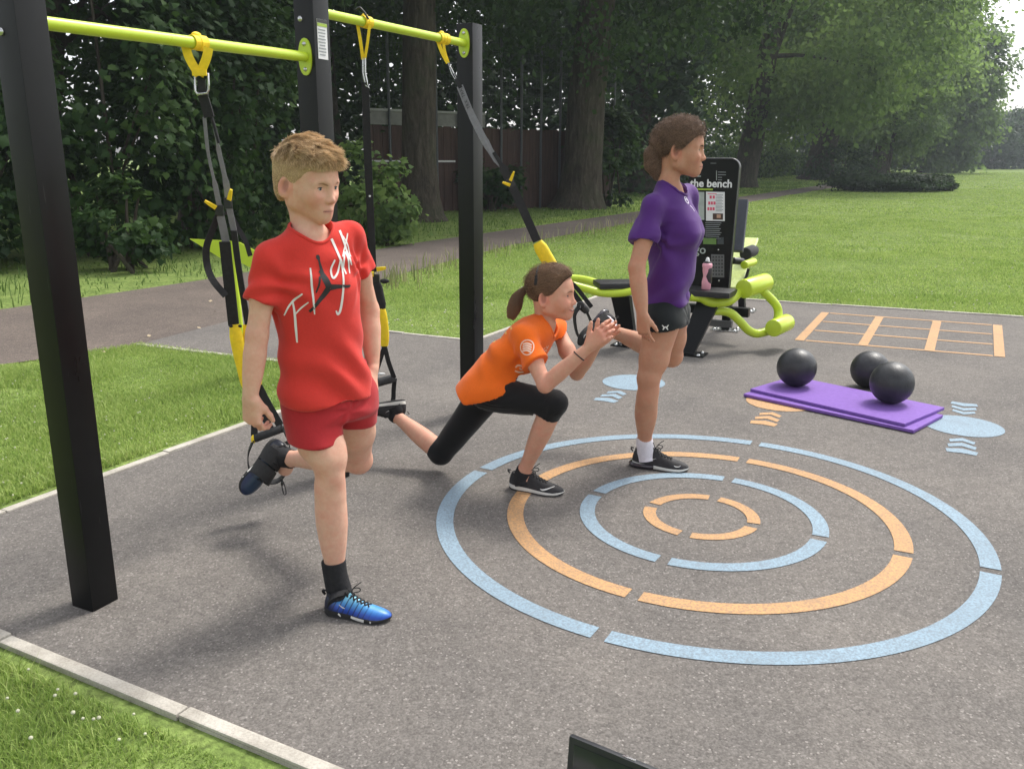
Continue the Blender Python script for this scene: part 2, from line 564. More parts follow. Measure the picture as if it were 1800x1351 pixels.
# ------------------------------------------------------------------ grass: blades growing over the turf
def in_poly(x, y, poly):
    inside = np.zeros(len(x), bool)
    n = len(poly)
    for i in range(n):
        (x0, y0), (x1, y1) = poly[i], poly[(i + 1) % n]
        c = ((y0 > y) != (y1 > y)) & (x < (x1 - x0) * (y - y0) / (y1 - y0 + 1e-12) + x0)
        inside ^= c
    return inside
PATH_POLY = near + far[::-1]
PAD_W = [(0.40, 1.245), (-0.22, 1.565), (-1.57, 2.285), (-2.47, 2.760), (-2.17, 3.36), (-1.40, 4.84), (-1.10, 5.38), (-1.05, 5.62), (-1.22, 5.88),
         (-1.70, 6.10), (-2.96, 6.66), (-2.62, 7.50), (-2.20, 8.66), (-1.98, 9.30), (-1.70, 8.3), (-1.49, 7.40), (-0.394, 6.91), (-0.33, 6.87),
         (0.69, 8.82), (1.10, 9.65), (2.47, 9.08), (4.84, 8.09), (9.3, 6.10), (9.3, -3.5)]
def grass_mat(name, lush):
    t = NT(name)
    k = t.attr('tone'); hgt = t.attr('tip')
    geo = t.n('ShaderNodeNewGeometry')
    big = t.noise(0.9, 5, 0.6, geo.outputs['Position'])
    f = t.math('ADD', t.math('MULTIPLY', k, 0.55), t.math('MULTIPLY', big, 0.5))
    if lush:
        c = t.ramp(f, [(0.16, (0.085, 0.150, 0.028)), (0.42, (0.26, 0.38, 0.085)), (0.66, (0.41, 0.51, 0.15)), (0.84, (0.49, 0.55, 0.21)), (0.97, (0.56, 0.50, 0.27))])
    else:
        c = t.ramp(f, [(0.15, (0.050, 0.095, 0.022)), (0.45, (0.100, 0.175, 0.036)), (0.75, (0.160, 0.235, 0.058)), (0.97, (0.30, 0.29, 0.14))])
    t.base(c)
    t.set(Roughness=0.6, Specular_IOR_Level=0.3)
    tr = t.n('ShaderNodeBsdfTranslucent'); t.l(c, tr.inputs[0])
    mx = t.n('ShaderNodeMixShader'); mx.inputs[0].default_value = 0.45
    t.l(t.b.outputs[0], mx.inputs[1]); t.l(tr.outputs[0], mx.inputs[2]); t.l(mx.outputs[0], t.out.inputs[0])
    return t.m
M_GRASS = grass_mat('grass_blades', True)
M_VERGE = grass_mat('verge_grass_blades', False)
def blades(name, x, y, h, wd, mat, lean=0.45, seed=1, detail=2, parent=None):
    n = len(x)
    g = np.random.default_rng(seed)
    z_ = gz(y) - 0.012
    a = g.uniform(0, 6.283, n); b = g.uniform(0, 6.283, n)
    side = np.stack([np.cos(a), np.sin(a), np.zeros(n)], 1) * (wd / 2)[:, None]
    ld = np.stack([np.cos(b), np.sin(b), np.zeros(n)], 1) * (h * lean * g.uniform(.3, 1.6, n))[:, None]
    base = np.stack([x, y, z_], 1); up = np.stack([np.zeros(n), np.zeros(n), h], 1)
    tone = np.clip(g.normal(.5, .22, n), 0, 1)
    if detail == 2:
        v = np.stack([base - side, base + side, base + up * .6 + ld * .35 + side * .75, base + up * .6 + ld * .35 - side * .75, base + up * .92 + ld], 1).reshape(-1, 3)
        i = np.arange(n)[:, None] * 5
        f = np.concatenate([i + [0, 1, 2], i + [0, 2, 3], i + [3, 2, 4]])
        tp = np.tile([0, 0, .6, .6, 1.0], n); tn = np.repeat(tone, 5)
    else:
        v = np.stack([base - side, base + side, base + up + ld], 1).reshape(-1, 3)
        f = np.arange(n * 3).reshape(n, 3)
        tp = np.tile([0, 0, 1.0], n); tn = np.repeat(tone, 3)
    return np_mesh(name, v, f, mat, parent, {'tone': tn, 'tip': tp}, kind='stuff')
def scatter(poly, n, seed, ok=None):
    g = np.random.default_rng(seed)
    p = np.array(poly)
    lo, hi = p.min(0), p.max(0)
    x = g.uniform(lo[0], hi[0], n); y = g.uniform(lo[1], hi[1], n)
    m = in_poly(x, y, poly) & ~in_poly(x, y, PAD_W) & ~in_poly(x, y, PATH_POLY)
    # leave thin patches where the ground shows
    th = waves(np.stack([x * 1.0, y * 1.0, np.zeros(n)], 1), 77, 3.2, 8)
    m &= (th < 1.25) | (g.random(n) < .3)
    return x[m], y[m]
g0 = np.random.default_rng(5)
# near bank below the kerb
x, y = scatter([(-2.4, 1.0), (0.4, 1.0), (0.4, 1.3), (-0.2, 1.57), (-1.57, 2.285), (-2.4, 2.75)], 90000, 1)
clump = np.clip(.75 + .45 * waves(np.stack([x, y, 0 * x], 1), 9, 9, 8), .25, 1.5)
blades('grass', x, y, g0.uniform(.022, .055, len(x)) * clump, g0.uniform(.0022, .0045, len(x)), M_GRASS, .7, 2)
# the island between path and tarmac
x, y = scatter([(-2.5, 2.75), (-1.05, 5.6), (-1.2, 5.9), (-2.95, 6.7), (-3.65, 6.0), (-4.4, 4.4)], 190000, 2)
clump = np.clip(.8 + .55 * waves(np.stack([x, y, 0 * x], 1), 10, 6, 8), .25, 1.8)
blades('grass', x, y, g0.uniform(.02, .05, len(x)) * clump, g0.uniform(.0035, .006, len(x)), M_GRASS, .7, 3)
# the big lawn, thinning with distance as the eye loses single blades
def lawn(y0, y1, n, h0, h1, w0, w1, seed):
    poly = [(-2.6 if y0 < 11 else 0.33 * y0 - 6.5, y0), (0.66 * y0 + 2, y0), (0.66 * y1 + 3, y1), (max(-2.6, 0.40 * y1 - 8), y1)]
    x, y = scatter(poly, n, seed)
    g = np.random.default_rng(seed)
    cl = np.clip(.85 + .35 * waves(np.stack([x, y, 0 * x], 1), 11, 3, 8), .35, 1.5)
    blades('grass', x, y, g.uniform(h0, h1, len(x)) * cl, g.uniform(w0, w1, len(x)), M_GRASS, .7, seed + 20, 1)
lawn(6.6, 9.5, 120000, .014, .036, .006, .010, 31)
lawn(9.0, 14, 150000, .015, .036, .010, .016, 32)
lawn(14, 24, 140000, .016, .036, .016, .028, 33)
lawn(24, 45, 100000, .018, .040, .03, .055, 34)
lawn(45, 95, 60000, .02, .05, .06, .12, 35)
# long verge beyond the path
vp = far[1:11]
verge = [(a[0], a[1]) for a in vp] + [(a[0] - 1.5 - 0.12 * a[1], a[1] + 2.6 + 0.12 * a[1]) for a in vp[::-1]]
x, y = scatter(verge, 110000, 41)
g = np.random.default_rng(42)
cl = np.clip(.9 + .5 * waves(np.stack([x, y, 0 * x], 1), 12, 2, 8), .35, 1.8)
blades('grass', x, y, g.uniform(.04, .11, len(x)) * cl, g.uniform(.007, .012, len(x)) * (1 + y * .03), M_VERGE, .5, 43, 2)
# taller seeding stalks along the lawn's path edge
x, y = [], []
for (ax_, ay), (bx, by) in zip(near[4:7], near[5:8]):
    k = 170
    t = g.random(k); x += list(ax_ + (bx - ax_) * t + np.abs(g.normal(0, .25, k)) + .05); y += list(ay + (by - ay) * t - g.random(k) * .2)
x, y = np.array(x), np.array(y); m = ~in_poly(x, y, PATH_POLY) & ~in_poly(x, y, PAD_W)
def stalk_mat():
    t = NT('dry_grass_stalk')
    t.base(t.ramp(t.attr('tone'), [(0.2, (0.16, 0.20, 0.06)), (0.8, (0.42, 0.38, 0.20))]))
    t.set(Roughness=0.8)
    return t.m
blades('seeding_grass', x[m], y[m], g.uniform(.12, .34, m.sum()), g.uniform(.008, .018, m.sum()), stalk_mat(), .25, 44, 2)
# clover heads
M_CLOVER = simple('clover_flower', (0.50, 0.50, 0.36), 0.8, var=0.15)
mb = MB()
g = np.random.default_rng(3)
def head(x, y, z_, r):
    mb.ball((x, y, z_), (r, r, r * .85), 7, 5)
for px_, py_ in ((92, 1208), (104, 1207), (128, 1226), (131, 1244), (143, 1256), (160, 1266), (173, 1259), (48, 1176), (30, 1250), (212, 1283), (62, 1292), (240, 1248), (250, 1286), (15, 1222)):
    p = Z(px_, py_, .035); head(p[0] + g.normal() * .008, p[1] + g.normal() * .008, p[2] - g.random() * .012, g.uniform(.0038, .0062))
for i in range(150):
    p = Z(g.uniform(0, 480), g.uniform(640, 880), .03)
    if in_poly(np.array([p[0]]), np.array([p[1]]), PAD_W)[0] or in_poly(np.array([p[0]]), np.array([p[1]]), PATH_POLY)[0]: continue
    head(p[0], p[1], g.uniform(.012, .030), g.uniform(.003, .005))
for i in range(700):
    yy = 7 + 30 * g.random() ** 2; p = np.array([g.uniform(-1.2, 3 + .62 * yy), yy])
    if in_poly(p[:1], p[1:], PAD_W)[0] or in_poly(p[:1], p[1:], PATH_POLY)[0]: continue
    head(p[0], p[1], .035, g.uniform(.005, .009) * (1 + yy * .01))
mb.build('clover_flowers', M_CLOVER, kind='stuff')
# fallen leaves and bits on the tarmac and the path
M_DRY = simple('dry_leaf', (0.36, 0.29, 0.19), 0.8, var=0.3, scale=40)
mb = MB()
for px_, py_ in ((378, 546), (370, 529), (182, 618), (350, 576), (150, 610), (262, 590)):
    p = Z(px_, py_, .004); s_ = g.uniform(.006, .012) * (1 + p[1] * .22); a = g.uniform(0, 6.28)
    e1, e2 = np.array([math.cos(a), math.sin(a), .15]) * s_, np.array([-math.sin(a), math.cos(a), 0]) * s_ * .6
    mb.add([p - e1, p + e2 + [0, 0, .002], p + e1 + [0, 0, .004], p - e2 + [0, 0, .003]], [(0, 1, 2, 3)])
mb.build('fallen_leaves', M_DRY, kind='stuff')

# ------------------------------------------------------------------ trees
def leaf_mat(name, c0, c1, c2, trans=0.35):
    t = NT(name)
    k = t.attr('tone')
    geo = t.n('ShaderNodeNewGeometry')
    f = t.math('ADD', t.math('MULTIPLY', k, 0.7), t.math('MULTIPLY', t.noise(0.8, 4, 0.6, geo.outputs['Position']), 0.4))
    c = t.ramp(f, [(0.2, c0), (0.55, c1), (0.9, c2)])
    t.base(c)
    t.set(Roughness=0.6, Specular_IOR_Level=0.22)
    tr = t.n('ShaderNodeBsdfTranslucent'); t.l(t.mix(0.5, c, c2), tr.inputs[0])
    mx = t.n('ShaderNodeMixShader'); mx.inputs[0].default_value = trans
    t.l(t.b.outputs[0], mx.inputs[1]); t.l(tr.outputs[0], mx.inputs[2]); t.l(mx.outputs[0], t.out.inputs[0])
    return t.m
M_LEAF = leaf_mat('maple_leaf', (0.010, 0.030, 0.008), (0.026, 0.062, 0.014), (0.070, 0.125, 0.028))
M_LEAF2 = leaf_mat('lime_tree_leaf', (0.042, 0.084, 0.028), (0.115, 0.195, 0.052), (0.24, 0.34, 0.10), 0.55)
M_LEAF3 = leaf_mat('distant_leaf', (0.020, 0.040, 0.018), (0.035, 0.068, 0.026), (0.060, 0.105, 0.036))
M_LEAF4 = leaf_mat('privet_leaf', (0.008, 0.022, 0.008), (0.018, 0.045, 0.012), (0.05, 0.09, 0.022))
def bark_mat():
    t = NT('tree_bark')
    co = t.coord()
    m = t.mapping(co, (1, 1, 0.22))
    a = t.noise(9, 7, 0.7, m, 0.6)
    c = t.ramp(a, [(0.3, (0.022, 0.018, 0.014)), (0.55, (0.070, 0.058, 0.044)), (0.75, (0.13, 0.115, 0.090))])
    moss = t.ramp(t.noise(1.6, 4), [(0.5, 0.0), (0.7, 0.45)])
    t.base(t.mix(moss, c, (0.045, 0.060, 0.025)))
    t.set(Roughness=0.95, Specular_IOR_Level=0.15)
    t.bump(a, 0.9, 0.05)
    return t.m
M_BARK = bark_mat()
MAPLE = [(0, 0), (.16, .12), (.42, .06), (.36, .26), (.62, .42), (.40, .50), (.30, .62), (0, 1.0), (-.30, .62), (-.40, .50), (-.62, .42), (-.36, .26), (-.42, .06), (-.16, .12)]
def leaf_mesh(name, c, r, size, mat, parent, seed, shape='diamond', droop=.6, outward=None, clump_tone=None):
    """leaf-sized faces centred at c (n,3)"""
    n = len(c)
    g = np.random.default_rng(seed)
    nrm_ = g.normal(size=(n, 3)); nrm_[:, 2] = np.abs(nrm_[:, 2]) + .45
    if outward is not None: nrm_ = nrm_ + outward * 1.1
    nrm_ /= np.linalg.norm(nrm_, axis=1, keepdims=True)
    ax1 = np.cross(nrm_, g.normal(size=(n, 3))); ax1[:, 2] -= droop; ax1 -= nrm_ * (ax1 * nrm_).sum(1, keepdims=True)
    ax1 /= np.linalg.norm(ax1, axis=1, keepdims=True); ax2 = np.cross(nrm_, ax1)
    s_ = (size * g.uniform(.65, 1.3, n))[:, None]
    tone = np.clip(g.normal(.45, .17, n) + (0 if clump_tone is None else clump_tone), 0, 1)
    if shape == 'maple':
        k = len(MAPLE)
        v = np.stack([c + s_ * (ax1 * q[1] + ax2 * q[0] * 1.0 - nrm_ * .25 * abs(q[0])) for q in MAPLE] + [c + s_ * ax1 * .42], 1)
        i = np.arange(n)[:, None] * (k + 1)
        f = np.concatenate([i + [k, j, (j + 1) % k] for j in range(k)])
        k += 1
    else:
        v = np.stack([c, c + s_ * (ax1 * .5 + ax2 * .38 - nrm_ * .10), c + s_ * ax1, c + s_ * (ax1 * .5 - ax2 * .38 - nrm_ * .10)], 1)
        k = 4
        i = np.arange(n)[:, None] * 4
        f = np.concatenate([i + [0, 1, 2], i + [0, 2, 3]])
    return np_mesh(name, v.reshape(-1, 3), f, mat, parent, {'tone': np.repeat(tone, k)})
def crown_points(n, ctr, rad, seed, hollow=.55, nclump=70, clump=.22, flat_bottom=None):
    """clumped points in an uneven crown"""
    g = np.random.default_rng(seed)
    d = g.normal(size=(nclump, 3)); d /= np.linalg.norm(d, axis=1, keepdims=True)
    rr_ = g.uniform(hollow, 1.0, nclump) ** .7
    cc = d * rr_[:, None]
    w_ = g.uniform(.5, 1.4, nclump)
    idx = g.choice(nclump, n, p=w_ / w_.sum())
    p = cc[idx] + g.normal(size=(n, 3)) * clump * w_[idx][:, None] * np.array([.62, .62, .40])
    crown_points.tone = g.normal(0, .16, nclump)[idx]
    p[:, 2] -= .05 * (np.linalg.norm(p[:, :2], axis=1)) ** 2
    out = p / (np.linalg.norm(p, axis=1, keepdims=True) + 1e-6)
    p = np.asarray(ctr) + p * np.asarray(rad)
    if flat_bottom is not None:
        lowm = p[:, 2] < flat_bottom
        p[lowm, 2] = flat_bottom + g.random(lowm.sum()) * 1.2
    return p, out, np.asarray(ctr) + cc * np.asarray(rad)
def trunk_mesh(base, top, r0, r1, limbs_to, seed, parent, name='trunk'):
    g = np.random.default_rng(seed)
    base, top = np.asarray(base, float), np.asarray(top, float)
    mb = MB()
    ts = [0, .02, .06, .15, .35, .6, .8, 1.0]
    path = [base + (top - base) * t + np.array([g.normal() * .05, g.normal() * .05, 0]) * (t > .1) for t in ts]
    rs = [r0 * 1.75, r0 * 1.45, r0 * 1.18, r0 * 1.03, r0 * .97, r0 * .9, r0 * .8, r1]
    mb.tube(path, rs, 16)
    for q in limbs_to:
        t = g.uniform(.45, .98); a = base + (top - base) * t
        q = np.asarray(q, float); L = np.linalg.norm(q - a)
        mid = a + (q - a) * .5 + np.array([0, 0, L * .12]) + g.normal(size=3) * L * .06
        r = max(.04, r0 * .34 * (1 - .45 * t))
        mb.tube(bez([a, mid, q], 4), list(np.linspace(r, r * .25, 9)), 7)
    return mb.build(name, M_BARK, parent, smooth=60)
def tree(label, px_base, Y, r0, crown_c, crown_r, n_leaf, lsize, mat, seed, th=None, shape='diamond', nlimb=9, nclump=80, clump=.22, hollow=.5, fb=None, group='trees along the park'):
    x = P(px_base, 300, Y)[0]
    zb = float(gz(Y)) - .02
    o = thing('tree', label, 'tree', (x, Y, zb), group)
    cc = np.array([x + crown_c[0], Y + crown_c[1], crown_c[2]])
    p, out, cl = crown_points(n_leaf, cc, crown_r, seed, hollow, nclump, clump, fb)
    trunk_mesh((x, Y, zb), (x + crown_c[0] * .6, Y + crown_c[1] * .6, th or crown_c[2]), r0, r0 * .35, cl[:nlimb], seed, o)
    leaf_mesh('crown', p, None, lsize, mat, o, seed, shape, outward=out, clump_tone=crown_points.tone)
    return o
# the great trunks seen between the posts
tree('tall tree with bare straight trunk before the brown fence, behind the middle bars', 737, 21.0, .40, (0.3, 0, 9.6), (5.2, 4.5, 5.0), 26000, .15, M_LEAF, 51, th=9, nclump=120, clump=.18)
tree('tree with a wide flaring trunk, left of the head of the girl in purple', 1018, 26.5, .56, (1.0, -1.0, 10.5), (6.8, 5.5, 6.8), 34000, .18, M_LEAF, 52, th=9, nclump=140, clump=.17)
tree('tree with a dark trunk just right of the instruction board', 1306, 46.0, .58, (1.5, -1.5, 10.2), (9.0, 7.0, 7.6), 40000, .27, M_LEAF2, 53, th=9, nclump=150, clump=.17)
tree('tree with a reddish dark trunk right of the dark trunk by the board', 1438, 62.0, .85, (0.8, -2.0, 11.5), (7.6, 7.5, 8.2), 36000, .33, M_LEAF2, 54, th=9, nclump=140, clump=.17)
tree('broad tree with foliage hanging low behind the long clipped shrub', 1545, 78.0, .7, (-0.8, -2.0, 11.0), (7.2, 7.0, 10.2), 34000, .40, M_LEAF2, 55, th=9, nclump=130, clump=.17)
tree('pale green tree at the end of the row, its crown against the sky', 1632, 92.0, .7, (-1.2, -2, 9.0), (6.2, 6.0, 9.0), 30000, .46, M_LEAF2, 56, th=9, nclump=120, clump=.17)
tree('slender tree with a leaning pale trunk in the shade of the row', 1560, 68.0, .16, (0.5, 0, 5.5), (3.5, 3.0, 3.6), 8000, .26, M_LEAF2, 57, th=5)
tree('dark bluish tree far off at the right edge under the open sky', 1860, 135.0, .8, (1.0, 0, 8.2), (7.5, 7.0, 7.0), 20000, .55, M_LEAF3, 58, th=9, nclump=110)
tree('dark trunk in deep shade behind the girl in purple', 1130, 38.0, .45, (-1.0, 3.0, 11.0), (6.5, 5.5, 6.5), 20000, .24, M_LEAF, 59, th=10, nclump=110)
tree('leafy tree filling the gap above the fence between the two bars', 590, 27.0, .30, (-1.0, 2.0, 9.0), (5.0, 4.0, 5.5), 20000, .17, M_LEAF, 60, th=8, nclump=110)
# the maple thicket on the left, leaves large and near
def bush(label, x, y, rad, h, n, lsize, mat, seed, shape='maple', name='maple_bush', cat='bush', group=None, nclump=60, clump=.24, hollow=.6):
    o = thing(name, label, cat, (x, y, float(gz(y)) - .02), group)
    c = np.array([x, y, gz(y) + h * .5])
    p, out, cl = crown_points(n, c, (rad[0], rad[1], h * .54), seed, hollow, nclump, clump)
    p[:, 2] = np.maximum(p[:, 2], gz(y) + .05 + np.random.default_rng(seed).random(n) * .3)
    mb = MB(); g = np.random.default_rng(seed)
    for k in range(7):
        q = cl[k]; a = np.array([x + g.normal() * .18, y + g.normal() * .18, gz(y) - .02])
        mb.tube(bez([a, a + (q - a) * .5 + [0, 0, .15], q], 4), list(np.linspace(.035, .008, 9)), 6)
    mb.build('stem', M_BARK, o, smooth=60)
    leaf_mesh('foliage', p, None, lsize, mat, o, seed, shape, outward=out, clump_tone=crown_points.tone)
    return o
HG = 'maple bushes of the thicket on the left'
bush('large maple bush at the left edge, behind the front post', -7.7, 12.2, (1.8, 1.4), 5.4, 6500, .125, M_LEAF, 61, group=HG)
bush('large maple bush of the thicket just out of view past the left edge', -10.6, 11.4, (1.9, 1.4), 5.4, 4000, .13, M_LEAF, 60, group=HG)
bush('large maple bush just right of the front post', -6.1, 13.2, (1.7, 1.4), 5.8, 7500, .125, M_LEAF, 62, group=HG)
bush('large maple bush behind the straps beside the boy', -5.15, 14.6, (1.5, 1.3), 5.6, 7000, .125, M_LEAF, 63, group=HG)
bush('maple bush reaching over the bar left of the middle post', -5.0, 16.6, (1.5, 1.3), 6.6, 6000, .125, M_LEAF, 64, group=HG)
bush('small low shrub at the foot of the thicket right of the front post', -5.05, 11.3, (.55, .5), 1.15, 900, .11, M_LEAF, 65, group=HG, nclump=24)
bush('dark shrub under the thicket at the left edge', -7.3, 11.0, (.9, .6), 1.3, 1300, .11, M_LEAF, 66, group=HG, nclump=24)
bush('dark leafy bush at the right end of the brown fence', 2.9, 27.4, (1.1, .7), 2.9, 2600, .15, M_LEAF, 78, group='bushes against the fence', nclump=36)
bush('low bush at the foot of the brown fence behind the rear post', -.7, 25.1, (1.0, .5), 1.3, 1500, .14, M_LEAF, 79, group='bushes against the fence', nclump=30)
bush('green climber on the fence behind the boy\'s head', -2.35, 15.0, (.75, .5), 1.7, 1500, .12, M_LEAF2, 67, group=HG, nclump=30)
# overhanging maple tree whose branches fill the top left
tree('maple tree behind the thicket, its branches filling the top left corner', 60, 15.5, .22, (1.6, 0.5, 6.4), (4.4, 2.6, 3.4), 13000, .135, M_LEAF, 68, shape='maple', th=6, nclump=110, clump=.18)
tree('maple tree leaning out above the front bar', 330, 17.5, .22, (0.2, 0.5, 7.0), (3.6, 2.4, 3.6), 11000, .145, M_LEAF, 69, shape='maple', th=6, nclump=110, clump=.18)
# shrubs of the park
bush('long low clipped dark shrub on the lawn, the larger of two', 17.5, 41.5, (2.45, 1.2), .80, 16000, .13, M_LEAF4, 71, 'diamond', 'clipped_shrub', 'shrub', 'low dark shrubs on the lawn', 90, .2, .75)
bush('short clipped dark shrub at the right end of the long one', 20.4, 42.5, (.85, .8), .70, 6000, .13, M_LEAF4, 72, 'diamond', 'clipped_shrub', 'shrub', 'low dark shrubs on the lawn', 50, .2, .75)
bush('bright green bush in the gap left of the dark trunk by the board', 12.6, 56.0, (2.0, 1.2), 3.0, 1800, .22, M_LEAF2, 73, 'diamond', 'bush', 'bush', 'bushes under the tree row', 40)
bush('sunlit bush seen between the two dark trunks right of the board', 18.2, 66.0, (2.8, 1.4), 3.2, 2200, .26, M_LEAF2, 74, 'diamond', 'bush', 'bush', 'bushes under the tree row', 40)
bush('dark bush at the foot of the reddish trunk', 22.0, 60.0, (2.4, 1.2), 2.3, 2200, .22, M_LEAF, 75, 'diamond', 'bush', 'bush', 'bushes under the tree row', 40)
# the wood that closes the view: nobody could count it
g = np.random.default_rng(80)
n = 60000
t = g.random(n)
wx = np.interp(t, [0, .25, .45, .7, 1], [-22, -4, 14, 40, 75]); wy = np.interp(t, [0, .25, .45, .7, 1], [21, 27, 66, 108, 128])
top_ = np.interp(t, [0, .25, .5, .78, .88, 1], [11, 12, 15, 13, 8, 7]) * (1 + .12 * np.sin(t * 60))
sc_ = np.interp(t, [0, .25, .45, 1], [.22, .24, .42, .62])
wc = np.stack([wx + g.normal(0, 1.2, n), wy + g.normal(0, 1.6, n), gz(wy) + top_ * g.random(n) ** .9], 1)
cl = waves(wc, 88, .9, 10)
wc[:, 1] += cl * 1.5
leaf_mesh('woodland', wc, None, sc_, M_LEAF3, None, 81)['kind'] = 'stuff'
n = 26000
bx_ = g.uniform(-11, 8, n); by_ = 33 + .35 * (bx_ + 11) + g.normal(0, 1.6, n)
bc_ = np.stack([bx_, by_, 13 * g.random(n) ** .85], 1)
leaf_mesh('woodland', bc_, None, .42, M_LEAF3, None, 82)['kind'] = 'stuff'
n = 17000
bx_ = g.uniform(-26, -7.5, n); by_ = 21 + .25 * (bx_ + 26) + g.normal(0, 1.3, n)
bc_ = np.stack([bx_, by_, 12.5 * g.random(n) ** .85], 1)
leaf_mesh('woodland', bc_, None, .36, M_LEAF, None, 84)['kind'] = 'stuff'
n = 9000
t = g.random(n); ux = np.interp(t, [0, .3, .6, 1], [5, 14, 27, 46]); uy = np.interp(t, [0, .3, .6, 1], [42, 60, 84, 120])
uc = np.stack([ux + g.normal(0, 1.0, n), uy + g.normal(0, 1.5, n), gz(uy) + 1.9 * g.random(n) ** 1.4], 1)
leaf_mesh('undergrowth', uc, None, np.interp(uy, [40, 120], [.2, .5]), M_LEAF, None, 83)['kind'] = 'stuff'

# ------------------------------------------------------------------ ball-court fence behind the trees
M_BOARD = NT('brown_boards')
_c = M_BOARD.ramp(M_BOARD.noise(3, 5, 0.6, M_BOARD.mapping(M_BOARD.coord(), (6, 6, 0.5))), [(0.3, (0.040, 0.021, 0.016)), (0.7, (0.082, 0.045, 0.034))])
M_BOARD.base(_c); M_BOARD.set(Roughness=0.85); M_BOARD = M_BOARD.m
M_GALV = simple('galvanised_tube', (0.085, 0.09, 0.095), 0.6, metal=0.2, var=0.15)
M_BANDW = simple('weathered_white_board', (0.19, 0.185, 0.17), 0.7, var=0.25, scale=3)
fa, fb_ = np.array([-3.9, 23.4]), np.array([3.1, 28.4])
L = np.linalg.norm(fb_ - fa); fd = (fb_ - fa) / L; fn = np.array([fd[1], -fd[0]])
fz = lambda q: float(gz(q[1]))
fence = thing('court_fence', 'tall ball-court fence of brown boards with white band and wire mesh behind the trees', 'fence', (fa[0], fa[1], 0))
fx, fy = np.array([fd[0], fd[1], 0]), np.array([fn[0], fn[1], 0])
nb = 32
for i in range(nb):
    c = fa + fd * L * (i + .5) / nb
    hb = 2.27 + .02 * math.sin(i * 2.3)
    MB().box((c[0], c[1], hb / 2), (L / nb - .012, .03 + .006 * (i % 2), hb), [fx, fy, np.array([0, 0, 1.0])], 0).build('board', M_BOARD, fence)
for k, (s0, s1) in enumerate(((0.0, .22), (.225, .44))):
    c = fa + fd * L * (s0 + s1) / 2 + fn * .03
    MB().box((c[0], c[1], 2.46), (L * (s1 - s0), .03, .34), [fx, fy, [0, 0, 1]]).build('white_board', M_BANDW, fence)
    MB().box((c[0] + fn[0] * .03, c[1] + fn[1] * .03, 2.66), (L * (s1 - s0), .06, .06), [fx, fy, [0, 0, 1]]).build('top_rail', simple('white_rail', (0.30, 0.30, 0.28), 0.6), fence)
c = fa + fd * L * .16 + fn * .06
MB().box((c[0], c[1], 1.36), (L * .32, .05, .05), [fx, fy, [0, 0, 1]]).build('mid_rail', simple('white_rail_low', (0.55, 0.54, 0.52), 0.6), fence)
for i in range(13):
    c = fa + fd * L * (i / 12) + fn * .10
    MB().tube([(c[0], c[1], 0), (c[0], c[1], 4.9)], .035, 8).build('fence_post', M_GALV, fence, smooth=60)
mesh_ = MB()
for i in range(90):
    c = fa + fd * L * i / 90 + fn * .10
    mesh_.tube([(c[0], c[1], 2.9), (c[0], c[1], 4.8)], .003, 3, caps=False)
for k in range(9):
    a, b = fa + fn * .10, fb_ + fn * .10
    mesh_.tube([(a[0], a[1], 2.95 + k * .23), (b[0], b[1], 2.95 + k * .23)], .003, 3, caps=False)
mesh_.build('wire_mesh', M_GALV, fence)['kind'] = 'stuff'

# ------------------------------------------------------------------ summer haze over the park
M_HAZE = bpy.data.materials.new('thin_haze'); M_HAZE.use_nodes = True
_t = M_HAZE.node_tree; _t.nodes.clear()
_v = _t.nodes.new('ShaderNodeVolumePrincipled'); _v.inputs['Density'].default_value = 0.0009; _v.inputs['Color'].default_value = (0.84, 0.92, 1.0, 1); _v.inputs['Anisotropy'].default_value = 0.35
_o = _t.nodes.new('ShaderNodeOutputMaterial'); _t.links.new(_v.outputs[0], _o.inputs['Volume'])
MB().box((0, 60, 13.0), (420, 260, 30.0)).build('haze', M_HAZE, kind='stuff')
# ------------------------------------------------------------------ pull-up frame
def black_gloss():
    t = NT('black_powder_coat')
    co = t.coord()
    sc = t.noise(9, 3, 0.6, t.mapping(co, (14, 14, 0.45)))
    scr = t.ramp(sc, [(0.70, 0.0), (0.735, 1.0)])
    dust = t.ramp(t.noise(5, 6, 0.7), [(0.35, 0.0), (0.75, 0.35)])
    c = t.mix(dust, (0.0045, 0.0047, 0.0052), (0.013, 0.013, 0.013))
    c = t.mix(t.math('MULTIPLY', scr, 0.18), c, (0.22, 0.21, 0.20))
    t.base(c)
    t.set(Roughness=t.ramp(t.noise(7, 5, 0.65, t.mapping(co, (1, 1, 0.3))), [(0.3, 0.26), (0.7, 0.44)]), Specular_IOR_Level=0.24)
    t.bump(t.noise(60, 2), 0.03, 0.002)
    return t.m
M_BLACK = black_gloss()
M_LIME = simple('lime_powder_coat', (0.49, 0.63, 0.035), 0.33, var=0.06, scale=6, spec=0.5)
M_STEEL = simple('stainless_steel', (0.55, 0.55, 0.54), 0.25, metal=1.0)
M_WEB = simple('black_webbing', (0.012, 0.012, 0.013), 0.8, var=0.25, scale=60, bump=0.3, bscale=500)
M_PLAST = simple('black_plastic', (0.014, 0.014, 0.015), 0.42, var=0.2)
M_FOAM = simple('black_foam', (0.035, 0.036, 0.038), 0.9, var=0.2, scale=80, bump=0.3, bscale=300)
M_YEL = simple('yellow_nylon', (0.86, 0.62, 0.012), 0.65, var=0.1, scale=50, bump=0.25, bscale=450)
M_GREY = simple('grey_webbing', (0.18, 0.18, 0.19), 0.7, var=0.12, scale=60, bump=0.3, bscale=500)
M_WHITE = simple('white_print', (0.72, 0.72, 0.72), 0.55, var=0.04)
M_RUBBER = simple('black_rubber', (0.02, 0.021, 0.023), 0.5, var=0.2, scale=30, bump=0.35, bscale=260)

